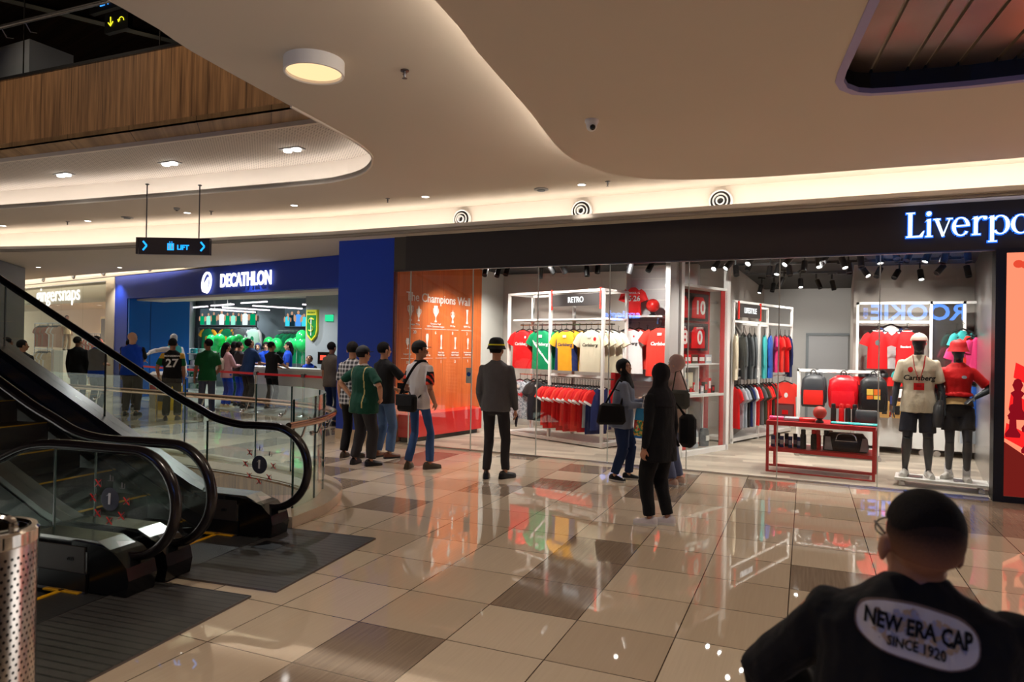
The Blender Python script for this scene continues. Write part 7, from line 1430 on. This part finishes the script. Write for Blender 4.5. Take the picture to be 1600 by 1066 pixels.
# --- grey column and clothes shop beyond
struct(MB().prism([(-17.2, 9.05), (-18.85, 10.6), (-22, 10.6), (-22, 7)], 0, 3.385).build('pillar_grey', mat('column_grey', S(124, 124, 122), .7), smooth=False))
gs = thing('clothes_storefront', 'glass clothes shop front with white lowercase lettering on a cream band', 'shop front', dw(11.03, 0), DRZ)
CRE = mat('shop_cream', S(214, 202, 178), .7)
MB().span(0, .55, -.25, .02, 0, 3.39).build('side_pier', CRE, gs, smooth=False); MB().span(.55, 9, -.35, -.25, 2.72, 3.33).build('sign_band', CRE, gs, smooth=False); MB().span(.55, 9, -.05, 0, 3.30, 3.39).build('top_rail', CRE, gs, smooth=False)
for k in range(5): MB().span(.56+1.6*k, .56+1.6*k+1.585, -.02, -.005, .02, 3.30).build('pane', M_GLASSU, gs, smooth=False)
text('lettering', 'gingersnaps', .70, emis('gs_white', (1, .97, .92, 1), 1.0), gs, (4.65, -.22, 3.03), (-1, 0, 0), (0, 0, 1), ext=.01, off=.0, sx=1.08, sp=1.0)
WW = mat('warm_shop_wall', S(206, 186, 160), .8)
wall2((-41.0, 20.3), (-21.5, 16.4), 0, 3.3, 'wall_clothes_back', WW); wall2((-21.5, 16.4), (-18.95, 13.25), 0, 3.3, 'wall_clothes_side', WW)
struct(MB().prism([dw(11.1, -.3)[:2], (-41, 17.5), (-41, 20.4), (-21.5, 16.5)], 2.74, 2.8).build('ceiling_clothes', mat('clothes_ceiling', S(190, 176, 156), .8), smooth=False))
for k, (u, y) in enumerate([(1.2, -1.2), (2.6, -.9), (4.4, -1.4), (6.2, -.8), (2.9, -2.3), (5.4, -2.4), (8.0, -1.2), (10, -1.0)]): w_ = dw(11.03+u, y); downlight(w_.x, w_.y, 2.74, 'glowing downlight in the ceiling of the cream clothes shop', 'downlights in the cream clothes shop', .07); light('SPOT', (w_.x, w_.y, 2.68), 95, WARM, .05, target=(w_.x, w_.y, 0), spot=140, blend=.8)
RC = [cloth('garment_rust', S(168, 96, 66)), cloth('garment_beige', S(214, 190, 156)), cloth('garment_blush', S(220, 180, 160)), cloth('garment_coral', S(214, 110, 100)), C_WHT, cloth('garment_tan', S(150, 120, 90))]
def upx(px, y):
    d = fw*1083+r2*(px-800); b_ = dw(11.03, y); k = (DY.dot(b_-Vector((0, 0, b_.z))))/(DY.x*d.x+DY.y*d.y); q_ = Vector((d.x*k, d.y*k, 0)); return (q_-b_).dot(DX)
for (u0, z_, n_, cs_, lab, y) in [(upx(76, -.6), 2.1, 8, (0, 0, 5, 0), 'rust brown garments on the upper left rail', -.6), (upx(93, -.6), 2.1, 6, (2, 2, 4), 'blush garments beside the rust ones', -.6), (upx(78, -.6), 1.2, 9, (1, 1, 4), 'cream garments on the lower left rail', -.6), (upx(150, -.8), 1.75, 8, (3, 4, 3, 2), 'coral and white garments near the right pier', -.8), (upx(152, -.8), .95, 7, (4, 1, 2), 'pale garments low by the right pier', -.8)]:
    for j in range(n_): w_ = dw(11.03+u0+.12*j, y, z_); tee('hanging garment among the '+lab, w_, DRZ+pi+.35, RC[cs_[j % len(cs_)]], k=.8, L=.72, thin=.7, seed=240+j, group=lab+' of the clothes shop', name='garment', cat='clothes')
    o = thing('clothes_rail', 'metal rail carrying '+lab, 'rail', dw(11.03+u0-.3, y), DRZ); MB().bar((0, 0, z_+.01), (.6+.12*n_, 0, z_+.01), .025).build('rail_bar', M_DKSTEEL, o); MB().bar((0, 0, 0), (0, 0, z_), .025).bar((.6+.12*n_, 0, 0), (.6+.12*n_, 0, z_), .025).build('rail_legs', M_DKSTEEL, o)
o = thing('picture_frame', 'framed gold edged picture inside the clothes shop near the pier', 'picture', dw(11.03+upx(164, -2.2), -2.2, 1.9), DRZ); MB().span(-.35, .35, -.03, .02, -.5, .5).build('gold_frame', mat('gold_frame', S(206, 180, 90), .4), o); MB().span(-.28, .28, .02, .03, -.42, .42).build('canvas', mat('canvas_dark', S(90, 80, 60), .6), o)
p_ = dw(11.03+upx(104, -.5), -.5); r, q = person('child mannequin in beige top with short brown hair raised in the shop window', p_.x, p_.y, 150, 1.15, 1, skin=SKIN, top=RC[1], bot=RC[5], shoe=SH_BR, hairm=mat('brown_hair', S(70, 44, 30)), name='mannequin', cat='mannequin', vox=.02, z0=1.2)
o = thing('window_plinth', 'white plinth under the child mannequin in the shop window', 'plinth', p_); MB().box((0, 0, .6), (.5, .5, 1.2)).build('plinth_body', M_WHITE, o); MB().box((0, 0, .04), (.54, .54, .08)).build('plinth_foot', M_GREY, o)
for k, (px, l) in enumerate([(66, 'leftmost, beside the grey column'), (113, 'second, above the glowing lettering'), (160, 'third, above the cream pier'), (232, 'fourth, above the sliding blue panel'), (287, 'rightmost, where the recess narrows')]):
    w_ = dw(11.03+upx(px, .06), .06, 3.56); o = thing('jet_nozzle', 'small round silver air nozzle in the far ceiling recess, '+l, 'air nozzle', w_, DRZ+pi, 'small air nozzles in the far recess'); R9 = Matrix.Rotation(radians(90), 4, 'X')
    MB().lathe([(.13, -.03), (.135, 0), (.12, .03), (.10, .02)], 24, M=R9, cap=False).build('flange', M_STEEL, o); MB().lathe([(0, -.02), (.10, 0), (.10, .01), (0, .02)], 20, M=R9).build('throat', M_GREYD, o); MB().lathe([(.05, 0), (.055, .05), (.04, .05), (.035, 0)], 16, M=R9, cap=False).build('inner_ring', M_WHITE, o)
# people on the lower floor ride at the far left
person('dark haired person in black, shadowed, furthest left beyond the escalator', gx(12, 8.2), 8.2, 30, 1.62, 1.1, top=BLK, sleeve='long', bot=BLK, shoe=SH_B, ha=60, skin=SKIN2, vox=.016)
person('young man in black looking right, at the left edge beside the grey column', gx(36, 7.9), 7.9, 40, 1.58, 1.0, top=BLK, sleeve='long', bot=BLK, shoe=SH_B, ha=80, skin=SKIN2, vox=.016)
flush_text(); finalize_remesh(); flush_decals()
